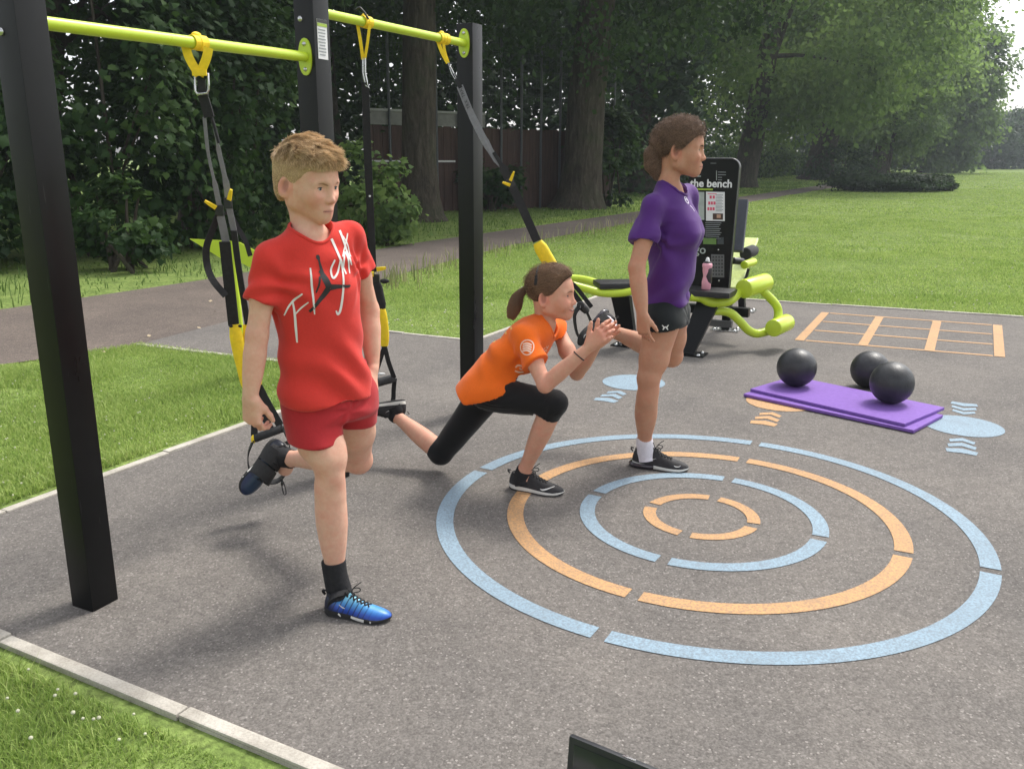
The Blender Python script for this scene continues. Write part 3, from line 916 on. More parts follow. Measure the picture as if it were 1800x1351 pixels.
p1, p2, p3 = np.array([-1.372, 2.577, 0]), np.array([-0.815, 3.74, 0]), np.array([-0.23, 4.80, 0])
frame = thing('pull_up_frame', 'tall black outdoor pull-up frame with two lime green bars', 'exercise frame', p2)
PW = 0.098
top3 = P(825, 42, 4.78)[2]
for p, h, dr in ((p1, 2.35, p2 - p1), (p2, 2.45, p3 - p1), (p3, top3, p3 - p2)):
    d = norm(dr); n_ = np.array([d[1], -d[0], 0])
    po = MB().box(p + np.array([0, 0, h / 2 - 0.05]), (PW, PW, h + 0.1), [d, n_, [0, 0, 1]], 0.004).build('post', M_BLACK, frame, smooth=40)
dA, dB = norm(p2 - p1), norm(p3 - p2)
zA1, zA2 = P(80, 39, 2.62)[2], P(545, 100, 3.69)[2]
zB1, zB2 = P(582, 22, 3.78)[2], P(822, 76, 4.75)[2]
barA = (p1 + dA * PW * 0.5 + [0, 0, zA1], p2 - dA * PW * 0.5 + [0, 0, zA2])
barB = (p2 + dB * PW * 0.5 + [0, 0, zB1], p3 - dB * PW * 0.5 + [0, 0, zB2])
BR = 0.0195
def flange(end, d):
    d = norm(d); s_ = np.array([d[1], -d[0], 0]); up = np.array([0, 0, 1.0])
    out = []
    for i in range(40):
        a = 2 * math.pi * i / 40
        r = 0.032 / (abs(math.cos(a)) ** 2.2 + (abs(math.sin(a)) * 0.45) ** 2.2) ** (1 / 2.2)
        out.append((r * math.cos(a), r * math.sin(a)))
    f = MB().prism(out, 0.007, end - d * 0.0001, [s_, up, d]).build('flange', M_LIME, frame, smooth=50)
    for k in (-1, 1):
        c = end + up * 0.048 * k + d * 0.007
        MB().tube([c, c + d * 0.003, c + d * 0.006], [0.009, 0.0085, 0.004], 14).build('bolt', M_STEEL, f, smooth=50)
for (a, b) in (barA, barB):
    MB().cyl(a + norm(b - a) * 0.008, b - norm(b - a) * 0.008, BR, 28).build('bar', M_LIME, frame, smooth=40)
    flange(a, b - a); flange(b, a - b)
for p, z_, d in ((p1, P(5, 55, 2.53)[2], dA), (p2, P(533, 32, 3.68)[2], dA)):      # round bolt caps on the camera side
    c = p - d * (PW / 2) + np.array([0, 0, z_]) + np.array([d[1], -d[0], 0]) * (-0.018)
    MB().ball(c, (0.012, 0.012, 0.009), 16, 10, [[d[1], -d[0], 0], [0, 0, 1], -d]).build('bolt_cap', M_STEEL, frame, smooth=60)
# instruction plate on the middle post
d2 = norm(p3 - p1); n2 = np.array([d2[1], -d2[0], 0])
pc = p2 + n2 * (PW / 2 + 0.001) + np.array([0, 0, P(568, 70, 3.72)[2]])
plate = MB().box(pc, (0.06, 0.15, 0.002), [d2, [0, 0, 1], n2]).build('instruction_plate', M_WHITE, frame)
M_PGREEN = simple('print_green', (0.33, 0.46, 0.05), 0.55)
M_PGREY = simple('print_grey', (0.28, 0.30, 0.31), 0.55)
M_PDARK = simple('print_dark', (0.03, 0.03, 0.03), 0.55)
MB().box(pc + n2 * 0.0018 + [0, 0, 0.054], (0.06, 0.012, 0.001), [d2, [0, 0, 1], n2]).build('printed_band', M_PGREEN, plate)
MB().box(pc + n2 * 0.0018 + [0, 0, 0.068], (0.06, 0.013, 0.001), [d2, [0, 0, 1], n2]).build('printed_band', M_PDARK, plate)
lines = MB()
for k in range(9):
    lines.box(pc + n2 * 0.0018 + np.array([0, 0, 0.036 - 0.0118 * k]) - d2 * 0.004, (0.044 - 0.010 * (k % 3 == 2), 0.0045, 0.001), [d2, [0, 0, 1], n2])
lines.build('printed_lines', M_PGREY, plate)

# ------------------------------------------------------------------ suspension trainers
def pl(pts, Y0, Y1):
    n = len(pts)
    seg = [0.0]
    for a, b in zip(pts[:-1], pts[1:]):
        seg.append(seg[-1] + math.hypot(a[0] - b[0], a[1] - b[1]))
    return [P(p[0], p[1], Y0 + (Y1 - Y0) * s / seg[-1]) for p, s in zip(pts, seg)]
def bar_at(bar, px):
    """point on the bar seen at column px"""
    a, b = bar
    lo, hi = 0.0, 1.0
    for _ in range(40):
        m = (lo + hi) / 2
        q = a + (b - a) * m
        dep = q[1] * math.cos(PITCH) - (q[2] - CAM_H) * math.sin(PITCH)
        if 900 + q[0] / dep * FPX < px: lo = m
        else: hi = m
    return a + (b - a) * (lo + hi) / 2
def wrap(t, bar, px, wd, turns=2):
    c = bar_at(bar, px); d = norm(bar[1] - bar[0])
    m = MB()
    s_ = norm(np.cross(d, [0, 0, 1.0])); up = np.cross(s_, d)
    for k in range(turns):
        o = c + d * (k - (turns - 1) / 2) * wd * 0.75
        path = [o + (BR + 0.0035 + 0.0015 * k) * (math.cos(a) * s_ + math.sin(a) * up) for a in np.linspace(0, 2 * math.pi, 25)]
        m.strap(path, wd, 0.003, d)
    m.ball(c + up * (BR + 0.006) - s_ * 0.004, (wd * 0.62, 0.011, 0.011), 12, 8, [d, s_, up])
    m.build('anchor_wrap', M_YEL, t, smooth=60)
    return c, d, s_, up
def tube_sleeve(name, t, path, r, mat, flat_=0.6, n=14):
    q = bez(path, 6)
    k = len(q)
    rs = [r * (0.72 + 0.28 * min(1, 6 * min(i, k - 1 - i) / k)) for i in range(k)]
    return MB().tube(q, rs, n, flat=(flat_, [0, 1, 0])).build(name, mat, t, smooth=60)
def tab(t, c, d, mat=None, L=0.05, wd=0.016):
    c = np.asarray(c, float); d = norm(d)
    s_ = norm(np.cross(d, [0.1, 1, 0.2]))
    o = [(-0.5 * wd, 0), (0.5 * wd, 0), (0.42 * wd, L * 0.6), (0.25 * wd, L), (-0.25 * wd, L), (-0.42 * wd, L * 0.6)]
    return MB().prism(o, 0.006, c, [s_, d, norm(np.cross(s_, d))]).build('cam_tab', mat or M_YEL, t)
S = [1, 0.12, 0.0]
# -- trainer held by the boy's back foot
t1 = thing('suspension_trainer', 'suspension trainer on the front bar, its straps running down beside the boy in red', 'suspension trainer', bar_at(barA, 345), 'suspension trainers on the pull-up frame')
c, d, s_, up = wrap(t1, barA, 345, 0.034, 2)
Yt = c[1]
join = P(350, 133, Yt - 0.02)
MB().strap(bez([P(326, 80, Yt - 0.025), P(333, 103, Yt - 0.025), join], 5), 0.030, 0.004, norm([1, 0.3, 0.4])).build('anchor_strap', M_YEL, t1)
MB().strap(bez([P(367, 84, Yt - 0.02), P(362, 105, Yt - 0.022), join], 5), 0.030, 0.004, norm([1, 0.3, -0.4])).build('anchor_strap', M_YEL, t1)
MB().strap([P(338, 128, Yt - 0.027), P(363, 128, Yt - 0.027)], 0.020, 0.006, [0, 0, 1]).build('anchor_stitching', M_YEL, t1)
MB().tube([P(343, 128, Yt - .02), P(343, 160, Yt - .02), P(347, 166, Yt - .02), P(364, 164, Yt - .02), P(367, 158, Yt - .02), P(366, 130, Yt - .02)], 0.0042, 8, closed=True).build('carabiner', M_STEEL, t1, smooth=60)
MB().strap(pl([(354, 140), (356, 165)], Yt, Yt), 0.026, 0.006, S).build('upper_loop', M_WEB, t1)
MB().strap(pl([(355, 163), (362, 185), (368, 206)], Yt, Yt + .01), 0.034, 0.012, S).build('upper_strap', M_WEB, t1)
MB().box(P(357, 166, Yt), (0.036, 0.012, 0.012), bev=0.003).build('buckle', M_PLAST, t1)
YA, YB = Yt + 0.01, Yt + 0.06
MB().strap(bez(pl([(359, 206), (366, 270), (378, 325), (386, 365)], YA, YB), 5), [0.012] * 5 + [0.010] * 5 + [0.018] * 6, 0.003, S).build('strap', M_GREY, t1)
MB().strap(bez(pl([(373, 208), (384, 262), (397, 320), (401, 350)], YA, YB), 5), [0.008] * 5 + [0.016] * 5 + [0.022] * 6, 0.003, S).build('strap', M_GREY, t1)
MB().tube(bez(pl([(372, 206), (379, 230), (385, 252)], YA, YA), 5), 0.006, 8).build('equalizer_loop', M_WEB, t1, smooth=60)
for cx, cy, tx, ty in ((386, 370, 360, 354), (401, 357, 405, 337)):
    cam_c = P(cx, cy, YB)
    MB().box(cam_c, (0.030, 0.014, 0.04), bev=0.005).build('cam_buckle', M_PLAST, t1)
    tab(t1, P(cx + (tx - cx) * 0.25, cy + (ty - cy) * 0.25, YB - 0.015), P(tx, ty, YB - 0.03) - P(cx + (tx - cx) * 0.25, cy + (ty - cy) * 0.25, YB - 0.015), L=0.045)
MB().strap(bez(pl([(387, 378), (393, 405), (400, 440)], YB, YB + .02), 5), 0.028, 0.004, S).build('strap', M_GREY, t1)
MB().strap(bez(pl([(403, 366), (408, 390), (413, 415)], YB, YB + .02), 5), 0.022, 0.004, S).build('strap', M_GREY, t1)
MB().strap(bez(pl([(395, 425), (402, 490), (411, 572)], YB, YB + .04), 6), 0.040, 0.010, S).build('padded_sleeve', M_WEB, t1)
MB().strap(bez(pl([(411, 405), (421, 480), (436, 572)], YB, YB + .06), 6), 0.022, 0.010, S).build('padded_sleeve', M_WEB, t1)
MB().strap(bez([P(384, 378, YB), P(373, 405, YB + .01), P(363, 435, YB + .01), P(364, 465, YB + .01), P(374, 492, YB), P(397, 520, YB)], 6), 0.026, 0.003, norm([0.8, 0.6, 0.2])).build('strap_tail', M_WEB, t1)
MB().strap(bez([P(404, 372, YB + .02), P(418, 400, YB + .04), P(432, 425, YB + .05), P(440, 450, YB + .06)], 6), 0.018, 0.003, norm([0.8, 0.6, 0.2])).build('strap_tail', M_WEB, t1)
tube_sleeve('grip_sleeve', t1, pl([(412, 570), (419, 610), (430, 655), (438, 688)], YB + .04, YB + .03), 0.027, M_YEL)
tube_sleeve('grip_sleeve', t1, pl([(434, 570), (441, 610), (449, 655), (453, 676)], YB + .06, YB + .06), 0.023, M_YEL)
for x in (-1, 1):
    q = P(414 + 8 * x, 573, YB + .02)
    MB().ball(q, (0.008, 0.005, 0.006), 10, 6).build('sleeve_stitch', M_WEB, t1)
HY = YB + 0.02
hA, hB = P(446, 771, HY), P(497, 752, HY + .02)
MB().strap(pl([(446, 680), (448, 715), (447, 766)], YB + .05, HY), 0.026, 0.004, S).build('webbing', M_WEB, t1)
MB().strap(bez(pl([(452, 673), (470, 708), (494, 750)], YB + .06, HY + .02), 5), 0.030, 0.004, S).build('webbing', M_WEB, t1)
MB().strap(bez(pl([(449, 690), (459, 722), (478, 756)], YB + .05, HY + .02), 5), 0.026, 0.004, S).build('webbing', M_WEB, t1)
MB().roller(hA, hB, 0.0165, 20).build('handle', M_FOAM, t1, smooth=60)
MB().ball(hA, (0.010, 0.018, 0.018), 12, 8).build('handle_cap', M_YEL, t1, smooth=60)
MB().ball(hB, (0.010, 0.018, 0.018), 12, 8).build('handle_cap', M_PLAST, t1, smooth=60)
MB().strap(bez([hA, P(436, 800, HY), P(441, 828, HY), P(468, 845, HY + .02), P(492, 842, HY + .05), P(508, 815, HY + .06), P(508, 780, HY + .04), hB], 6), 0.05, 0.004, [0.3, -1, 0]).build('foot_cradle', M_WEB, t1)
MB().tube(bez([P(494, 842, HY - .04), P(495, 851, HY - .04), P(499, 868, HY - .04), P(503, 866, HY - .04), P(500, 852, HY - .04), P(496, 842, HY - .04)], 4), 0.0022, 6).build('cord_loop', M_WEB, t1, smooth=60)
MB().ball(P(496, 849, HY - .04), (0.006, 0.006, 0.011), 10, 8).build('cord_lock', M_PLAST, t1, smooth=60)

# -- trainer behind the boy, holding the crouching girl's back foot
t2 = thing('suspension_trainer', 'suspension trainer hanging straight down just behind the boy, near the middle post', 'suspension trainer', bar_at(barB, 640), 'suspension trainers on the pull-up frame')
c, d, s_, up = wrap(t2, barB, 640, 0.030, 2)
Yt = c[1]
MB().strap(bez([P(628, 40, Yt - .02), P(634, 75, Yt - .015), P(638, 105, Yt)], 5), 0.014, 0.004, norm([1, 0.4, 0])).build('anchor_strap', M_YEL, t2)
MB().strap(bez([P(650, 42, Yt - .02), P(646, 75, Yt - .015), P(641, 105, Yt)], 5), 0.012, 0.004, norm([1, 0.4, 0])).build('anchor_strap', M_YEL, t2)
MB().tube(bez([P(625, 18, Yt - .01), P(632, 14, Yt - .03), P(640, 22, Yt - .03), P(648, 34, Yt - .03)], 5), 0.005, 8).build('webbing_ring', M_PLAST, t2, smooth=60)
MB().tube([P(638, 100, Yt), P(638, 128, Yt), P(642, 150, Yt), P(649, 155, Yt), P(646, 148, Yt), P(642, 128, Yt), P(642, 100, Yt)], 0.0038, 8, closed=True).build('carabiner', M_STEEL, t2, smooth=60)
Ye = Yt + 0.05
MB().strap(bez(pl([(642, 145), (646, 250), (651, 370), (656, 476)], Yt, Ye), 6), 0.032, 0.008, S).build('strap', M_WEB, t2)
MB().strap(bez(pl([(641, 150), (644, 260), (650, 380), (657, 478)], Yt + .03, Ye + .03), 6), 0.026, 0.006, norm([1, 0.6, 0])).build('strap', M_WEB, t2)
for q in ((646, 208), (650, 345)):
    MB().ball(P(q[0], q[1], Yt + .01), (0.005, 0.003, 0.005), 10, 6).build('rivet', M_WHITE, t2)
tab(t2, P(657, 482, Ye - .03), [-1, -0.2, 0.05], L=0.03, wd=0.024); tab(t2, P(662, 474, Ye - .02), [1, 0.2, 0.15], L=0.045, wd=0.02)
MB().box(P(660, 490, Ye), (0.04, 0.02, 0.045), bev=0.006).build('cam_buckle', M_PLAST, t2)
MB().ball(P(676, 494, Ye - .02), (0.022, 0.012, 0.012), 12, 8).build('strap_tail', M_WEB, t2, smooth=60)
tube_sleeve('padded_sleeve', t2, pl([(661, 495), (666, 520), (671, 543)], Ye, Ye), 0.026, M_WEB)
tube_sleeve('grip_sleeve', t2, pl([(669, 538), (674, 572), (676, 608)], Ye, Ye), 0.024, M_YEL)
HY2 = Ye + .01
h2A, h2B = P(650, 676, HY2 - .03), P(694, 664, HY2 + .02)
MB().strap(pl([(675, 606), (677, 620)], Ye, Ye), 0.026, 0.006, S).build('webbing', M_WEB, t2)
MB().strap(bez(pl([(677, 612), (683, 636), (693, 664)], Ye, HY2), 4), 0.022, 0.004, S).build('webbing', M_WEB, t2)
MB().strap(bez(pl([(674, 614), (664, 645), (652, 676)], Ye, HY2 - .02), 4), 0.022, 0.004, S).build('webbing', M_WEB, t2)
MB().roller(h2A, h2B, 0.021, 20).build('handle', M_FOAM, t2, smooth=60)
MB().ball(P(671, 657, HY2 + .02), (0.018, 0.008, 0.006), 12, 8).build('handle_cap', M_WHITE, t2, smooth=60)
MB().strap(bez([h2B, P(692, 684, HY2 + .02), P(690, 706, HY2 + .02), P(676, 722, HY2)], 5), 0.024, 0.004, [1, -0.5, 0]).build('foot_cradle', M_WEB, t2)
MB().strap(bez([h2A, P(652, 700, HY2 - .02), P(660, 718, HY2 - .02), P(676, 724, HY2)], 5), 0.03, 0.004, [1, -0.5, 0]).build('foot_cradle', M_WEB, t2)

# -- trainer holding the back foot of the girl in purple
t3 = thing('suspension_trainer', 'suspension trainer stretched slantwise past the rear post to the foot of the girl in purple', 'suspension trainer', bar_at(barB, 775), 'suspension trainers on the pull-up frame')
c, d, s_, up = wrap(t3, barB, 775, 0.030, 3)
Yt = c[1]
MB().strap(bez([P(768, 66, Yt - .02), P(776, 90, Yt - .02), P(787, 111, Yt)], 5), 0.018, 0.004, norm([1, 0.4, 0.4])).build('anchor_strap', M_YEL, t3)
MB().strap(bez([P(779, 72, Yt - .01), P(782, 92, Yt), P(788, 111, Yt)], 5), 0.014, 0.004, norm([1, 0.4, 0.4])).build('anchor_strap', M_YEL, t3)
F3 = 4.30
def y3(py): return Yt + (F3 - Yt) * (py - 110) / (560 - 110)
def s3(pts): return [P(x, y, y3(y)) for x, y in pts]
ND = norm([0.85, 0.1, 0.5])
MB().tube(s3([(786, 106), (797, 128), (802, 138), (800, 140), (794, 130)]), 0.0035, 8, closed=True).build('carabiner', M_STEEL, t3, smooth=60)
MB().strap(s3([(797, 130), (810, 155)]), 0.02, 0.006, ND).build('upper_strap', M_WEB, t3)
gs = MB().strap(bez(s3([(808, 151), (828, 200), (856, 255), (890, 308)]), 6), [0.034] * 7 + [0.036] * 6 + [0.030] * 3 + [0.018] * 3, 0.003, ND).build('strap', M_GREY, t3)
MB().strap(bez(s3([(826, 190), (852, 240), (872, 284)]), 6), [0.01] * 7 + [0.022] * 6, 0.003, norm([0.6, 0.3, 0.7])).build('strap', M_GREY, t3)
MB().strap(bez(s3([(868, 268), (893, 312), (920, 370), (944, 424)]), 6), [0.018] * 4 + [0.042] * 15, 0.012, ND).build('padded_sleeve', M_WEB, t3)
tab(t3, P(897, 318, y3(318) - .02), P(903, 303, y3(303) - .04) - P(897, 318, y3(318) - .02), L=0.05); tab(t3, P(897, 326, y3(326) - .02), P(886, 322, y3(322) - .04) - P(897, 326, y3(326) - .02), L=0.045)
MB().box(P(898, 322, y3(322)), (0.04, 0.02, 0.05), [ND, [0, 1, 0], norm(np.cross(ND, [0, 1, 0]))], bev=0.006).build('cam_buckle', M_PLAST, t3)
tube_sleeve('grip_sleeve', t3, s3([(945, 426), (960, 452), (975, 478)]), 0.034, M_YEL, 0.5)
MB().strap(bez(s3([(975, 478), (1000, 505), (1022, 534)]), 4), 0.026, 0.005, ND).build('webbing', M_WEB, t3)
MB().strap(bez(s3([(975, 478), (1008, 500), (1040, 540)]), 4), 0.022, 0.005, ND).build('webbing', M_WEB, t3)
h3A, h3B = P(1020, 536, F3 - .08), P(1030, 545, F3 + .06)
MB().roller(h3A, h3B, 0.02, 18).build('handle', M_FOAM, t3, smooth=60)
MB().strap(bez([h3A, P(1010, 555, F3 - .05), P(1016, 590, F3 - .02), P(1034, 606, F3 + .02), P(1042, 600, F3 + .05), P(1040, 570, F3 + .06), h3B], 5), 0.05, 0.004, [0.2, -1, 0]).build('foot_cradle', M_WEB, t3)
def text_on(name, body, size, o, ax, mat, parent, align='CENTER', bold=0.0, extrude=0.0004):
    """flat lettering: ax = (right, up, out)"""
    cu = bpy.data.curves.new(name, 'FONT')
    cu.body = body
    cu.size = size
    cu.align_x = align
    cu.align_y = 'CENTER'
    cu.extrude = extrude
    cu.offset = bold
    cu.resolution_u = 3
    tmp = bpy.data.objects.new(name, cu)
    me = bpy.data.meshes.new_from_object(tmp)
    bpy.data.objects.remove(tmp)
    ob = bpy.data.objects.new(name, me)
    COL.objects.link(ob)
    me.materials.clear()
    me.materials.append(mat)
    r, u, f = [Vector(a).normalized() for a in ax]
    M = Matrix(((r.x, u.x, f.x, 0), (r.y, u.y, f.y, 0), (r.z, u.z, f.z, 0), (0, 0, 0, 1)))
    ob.parent = parent
    off = root_loc(parent)
    ob.matrix_parent_inverse = Matrix.Identity(4)
    ob.matrix_basis = Matrix.Translation(Vector([float(x) for x in o]) - off) @ M
    return ob
a_, b_ = P(812, 160, y3(160)), P(829, 198, y3(198))
dd = norm(b_ - a_); nn = norm(np.cross(dd, ND)); ss = norm(np.cross(nn, dd))
if nn[1] > 0: nn = -nn
text_on('lettering', 'TRX', 0.024, P(822, 184, y3(184)) + nn * 0.004, [-dd, np.cross(nn, -dd), nn], M_PDARK, gs)
text_on('lettering', 'TRX', 0.024, P(813, 164, y3(164)) + nn * 0.004, [-dd, np.cross(nn, -dd), nn], M_PDARK, gs)

# ------------------------------------------------------------------ lime finger-post marker behind the boy's straps
mk = thing('marker_post', 'lime green equipment post with two swept wing plates behind the boy', 'exercise post', (*Z(433, 668)[:2], 0))
my = Z(433, 668)[1]
MB().tube([P(433, 668, my), P(420, 570, my), P(404, 440, my)], [0.022, 0.026, 0.034], 16).build('post', M_LIME, mk, smooth=60)
for pts in ([(333, 420), (396, 423), (404, 436), (401, 462)], [(399, 423), (421, 426), (450, 442), (478, 470), (440, 470), (404, 452)]):
    q = [P(x, y, my - 0.02) for x, y in pts]
    q2 = [p + np.array([0, 0.012, 0]) for p in q]
    n = len(q)
    MB().add(q + q2, [tuple(range(n - 1, -1, -1)), tuple(range(n, 2 * n))] + [(i, (i + 1) % n, n + (i + 1) % n, n + i) for i in range(n)]).build('wing_plate', M_LIME, mk)

# ------------------------------------------------------------------ the bench machine
bo = Z(1250, 600)
bench = thing('bench_machine', 'black and lime green outdoor bench exercise machine with instruction board and rollers', 'exercise machine', (bo[0], bo[1], 0))
u3, v3, z3 = np.array([U[0], U[1], 0]), np.array([V[0], V[1], 0]), np.array([0, 0, 1.0])
SY = 6.75
sr = P(1291, 400, SY)                                     # right edge of the board
sw_, z0, z1 = 0.39, P(1285, 508, SY)[2], P(1285, 278, SY)[2]
lean = norm(z3 + u3 * 0.02)
sc_ = sr - u3 * sw_ / 2
sc_[2] = (z0 + z1) / 2
hh = (z1 - z0)
outl = [(-sw_ / 2, -hh / 2), (sw_ / 2, -hh / 2)]
for cx, cy, a0 in ((sw_ / 2 - 0.07, hh / 2 - 0.07, 0), (-sw_ / 2 + 0.07, hh / 2 - 0.07, 90)):
    for k in range(9):
        a = math.radians(a0 + 90 * k / 8)
        outl.append((cx + 0.07 * math.cos(a), cy + 0.07 * math.sin(a)))
board = MB().prism(outl, 0.05, sc_ + v3 * 0.05, [u3, lean, -v3]).build('instruction_board', M_BLACK, bench)
M_EDGE = simple('board_edge', (0.10, 0.10, 0.105), 0.35)
rim = [sc_ + v3 * 0.0 - v3 * 0.003 + u3 * (x * 0.995) + lean * (y * 0.997) for x, y in outl[1:]] 
MB().tube(rim, 0.004, 6).build('board_rim', M_EDGE, board, smooth=60)
def on_board(px, py):
    """point of the board's face seen at a pixel"""
    d = ray(px, py); o = np.array([0, 0, CAM_H]); p0 = sc_ - v3 * 0.0015
    return o + d * (np.dot(p0 - o, v3) / np.dot(d, v3))
def panel(name, x0, y0, x1, y1, mat, parent, lift=0.0):
    a, b, c_, d_ = on_board(x0, y0), on_board(x1, y0 + (x1 - x0) * 0.02), on_board(x1, y1 + (x1 - x0) * 0.02), on_board(x0, y1)
    L = -v3 * (0.001 + lift)
    return MB().add([p + L for p in (a, b, c_, d_)] + [p + v3 * 0.001 for p in (a, b, c_, d_)],
                    [(0, 1, 2, 3), (4, 7, 6, 5), (0, 4, 5, 1), (1, 5, 6, 2), (2, 6, 7, 3), (3, 7, 4, 0)]).build(name, mat, parent)
M_GREYP = simple('grey_print', (0.36, 0.40, 0.37), 0.5)
M_PINKP = simple('pink_print', (0.66, 0.09, 0.16), 0.5)
text_on('lettering', 'the bench', 0.082, on_board(1250, 323) - v3 * 0.002, [u3, z3, -v3], M_WHITE, board, bold=0.0022)
panel('green_stripe', 1219, 331, 1253, 334, M_PGREEN, board)
panel('printed_panel', 1212, 337, 1238, 386, M_GREYP, board)
wp = panel('printed_panel', 1241, 337, 1274, 388, M_WHITE, board)
for k, yy in enumerate((347, 357.5, 367.5)):
    for j in range(2 + (k > 0)):
        x0 = (1247.5 if k == 0 else 1243.5 if k == 2 else 1245) + j * 4.6 * (1.0 if k else 1.2)
        panel('printed_dot', x0, yy - 3.2, x0 + 3.6, yy + 2.2, M_PINKP, board, 0.001)
    for j in range(4):
        panel('printed_line', 1258, yy - 5 + j * 2.6, 1271 - (j % 2) * 2, yy - 5 + j * 2.6 + 1.1, M_PGREY, board, 0.001)
panel('printed_line', 1244, 340, 1260, 341.2, M_PINKP, board, 0.001)
panel('printed_picture', 1253, 375, 1271, 386, simple('print_brown', (0.06, 0.03, 0.02), 0.5), board, 0.001)
panel('printed_picture', 1260, 377, 1267, 383, simple('print_flesh', (0.5, 0.3, 0.2), 0.5), board, 0.002)
for j in range(9):
    panel('printed_line', 1240, 391 + j * 3.4, 1268 - (j * 7) % 5, 392 + j * 3.4, M_PGREY, board)
for j in range(4):
    panel('printed_line', 1262, 302 + j * 4.6, 1276 - (j > 1) * 7, 303.1 + j * 4.6, M_PGREY, board)
panel('printed_line', 1259, 300, 1260, 317, M_GREYP, board)
panel('printed_line', 1249, 286.6, 1259, 287.4, M_PGREY, board)
panel('printed_line', 1212, 308.5, 1232, 310.5, M_GREYP, board)
panel('green_panel', 1236, 418, 1259, 429, simple('print_leaf_green', (0.12, 0.22, 0.05), 0.5), board)
panel('printed_panel', 1261, 417, 1272, 429, simple('print_slate', (0.04, 0.05, 0.055), 0.5), board)
text_on('lettering', 'go', 0.095, on_board(1231, 439) - v3 * 0.002, [u3, z3, -v3], M_GREYP, board, bold=0.001)
gr = panel('speaker_grille', 1250, 447, 1273, 487, simple('grille_grey', (0.13, 0.13, 0.13), 0.7, bump=0.4, bscale=120), board)
for j in range(6):
    for i in range(4):
        panel('grille_hole', 1252.5 + i * 5.1, 450 + j * 6.1, 1255.5 + i * 5.1, 453 + j * 6.1, M_PDARK, gr, 0.001)
for q in ((1263, 439), (1264, 493)):
    MB().ball(on_board(*q) - v3 * 0.003, (0.007, 0.007, 0.004), 10, 6, [u3, z3, v3]).build('bolt_cap', M_STEEL, board, smooth=60)
# ledge under the board, seat on the left, lime tube frame
TR = 0.036
ly = 6.50
lc = P(1243, 513, ly)
MB().box(lc, (0.40, 0.26, 0.045), [u3, v3, z3], 0.014).build('ledge', M_PLAST, bench, smooth=40)
MB().box(P(1088, 499, 6.62), (0.36, 0.26, 0.045), [norm([0.98, 0.12, 0]), norm([-0.12, 0.98, 0]), z3], 0.016).build('seat', M_PLAST, bench, smooth=40)
MB().tube(bez([P(985, 488, 6.95), P(1020, 490, 6.95), P(1045, 496, 6.9), P(1056, 503, 6.85), P(1075, 509, 6.8)], 6), 0.030, 14).build('lime_tube', M_LIME, bench, smooth=60)
MB().tube(bez([P(975, 492, 6.5), P(1010, 502, 6.5), P(1035, 509, 6.5), P(1060, 515, 6.5), P(1090, 515, 6.5), P(1130, 510, 6.5), P(1180, 516, 6.5), P(1225, 522, 6.5)], 6), 0.030, 14).build('lime_tube', M_LIME, bench, smooth=60)
MB().tube(bez([P(1213, 521, 6.45), P(1233, 523, 6.45), P(1246, 530, 6.45), P(1264, 532, 6.45), P(1283, 528, 6.47), P(1300, 513, 6.55), P(1312, 502, 6.62)], 7), TR, 16).build('lime_tube', M_LIME, bench, smooth=60)
MB().tube(bez([P(1330, 497, 6.66), P(1342, 512, 6.66), P(1362, 533, 6.66), P(1368, 548, 6.66), P(1366, 566, 6.62)], 7), TR * 0.92, 16).build('lime_tube', M_LIME, bench, smooth=60)
MB().tube(bez([P(1238, 556, 6.5), P(1254, 547, 6.5), P(1281, 549, 6.5), P(1299, 563, 6.5), P(1315, 580, 6.5), P(1330, 586, 6.52), P(1350, 582, 6.55)], 7), TR * 0.92, 16).build('lime_tube', M_LIME, bench, smooth=60)
ra = P(1307, 508, 6.50); MB().roller(ra, ra + norm(v3 * 0.9 + u3 * 0.28 + z3 * 0.06) * 0.33, 0.072, 30, 0.008).build('roller', M_LIME, bench, smooth=45)
rb = P(1359, 577, 6.45); MB().roller(rb, rb + norm(v3 * 0.9 + u3 * 0.18 + z3 * 0.03) * 0.27, 0.066, 30, 0.008).build('roller', M_LIME, bench, smooth=45)
# slanted black legs, base plates with bolts
def leg(top, bot, w0, w1, dep=0.06):
    a, b = np.asarray(top, float), np.asarray(bot, float)
    vs = []
    for p, wd in ((a, w0), (b, w1)):
        for i, j in ((-1, -1), (1, -1), (1, 1), (-1, 1)):
            vs.append(p + u3 * wd / 2 * i + v3 * dep / 2 * j)
    return MB().add(vs, [(3, 2, 1, 0), (4, 5, 6, 7)] + [(i, (i + 1) % 4, 4 + (i + 1) % 4, 4 + i) for i in range(4)]).build('leg', M_BLACK, bench)
def plate_at(px, py, w_, d_):
    c = Z(px, py)
    pl_ = MB().box(c + [0, 0, 0.006], (w_, d_, 0.010), [u3, v3, z3], 0.002).build('base_plate', M_STEEL if px > 1260 else M_BLACK, bench)
    for i in (-1, 1):
        for j in (-1, 1):
            q = c + u3 * w_ * 0.36 * i + v3 * d_ * 0.34 * j
            MB().tube([q + [0, 0, 0.011], q + [0, 0, 0.019], q + [0, 0, 0.024]], [0.015, 0.014, 0.007], 12).build('bolt', M_STEEL, pl_, smooth=50)
    return c
c = plate_at(1206, 622, 0.30, 0.16); leg(P(1246, 530, 6.5), c, 0.17, 0.12)
c = plate_at(1108, 608, 0.28, 0.15); leg(P(1092, 520, 6.6), c, 0.15, 0.11)
c = plate_at(1276, 580, 0.24, 0.16); leg(np.array([c[0], c[1], 0.42]), c, 0.07, 0.07)
c = plate_at(1305, 546, 0.26, 0.16); leg(np.array([c[0] - .05, c[1], 0.4]), c, 0.06, 0.06)
MB().box(P(1262, 545, 6.9), (0.5, 0.07, 0.07), [u3, v3, z3], 0.004).build('cross_beam', M_BLACK, bench)
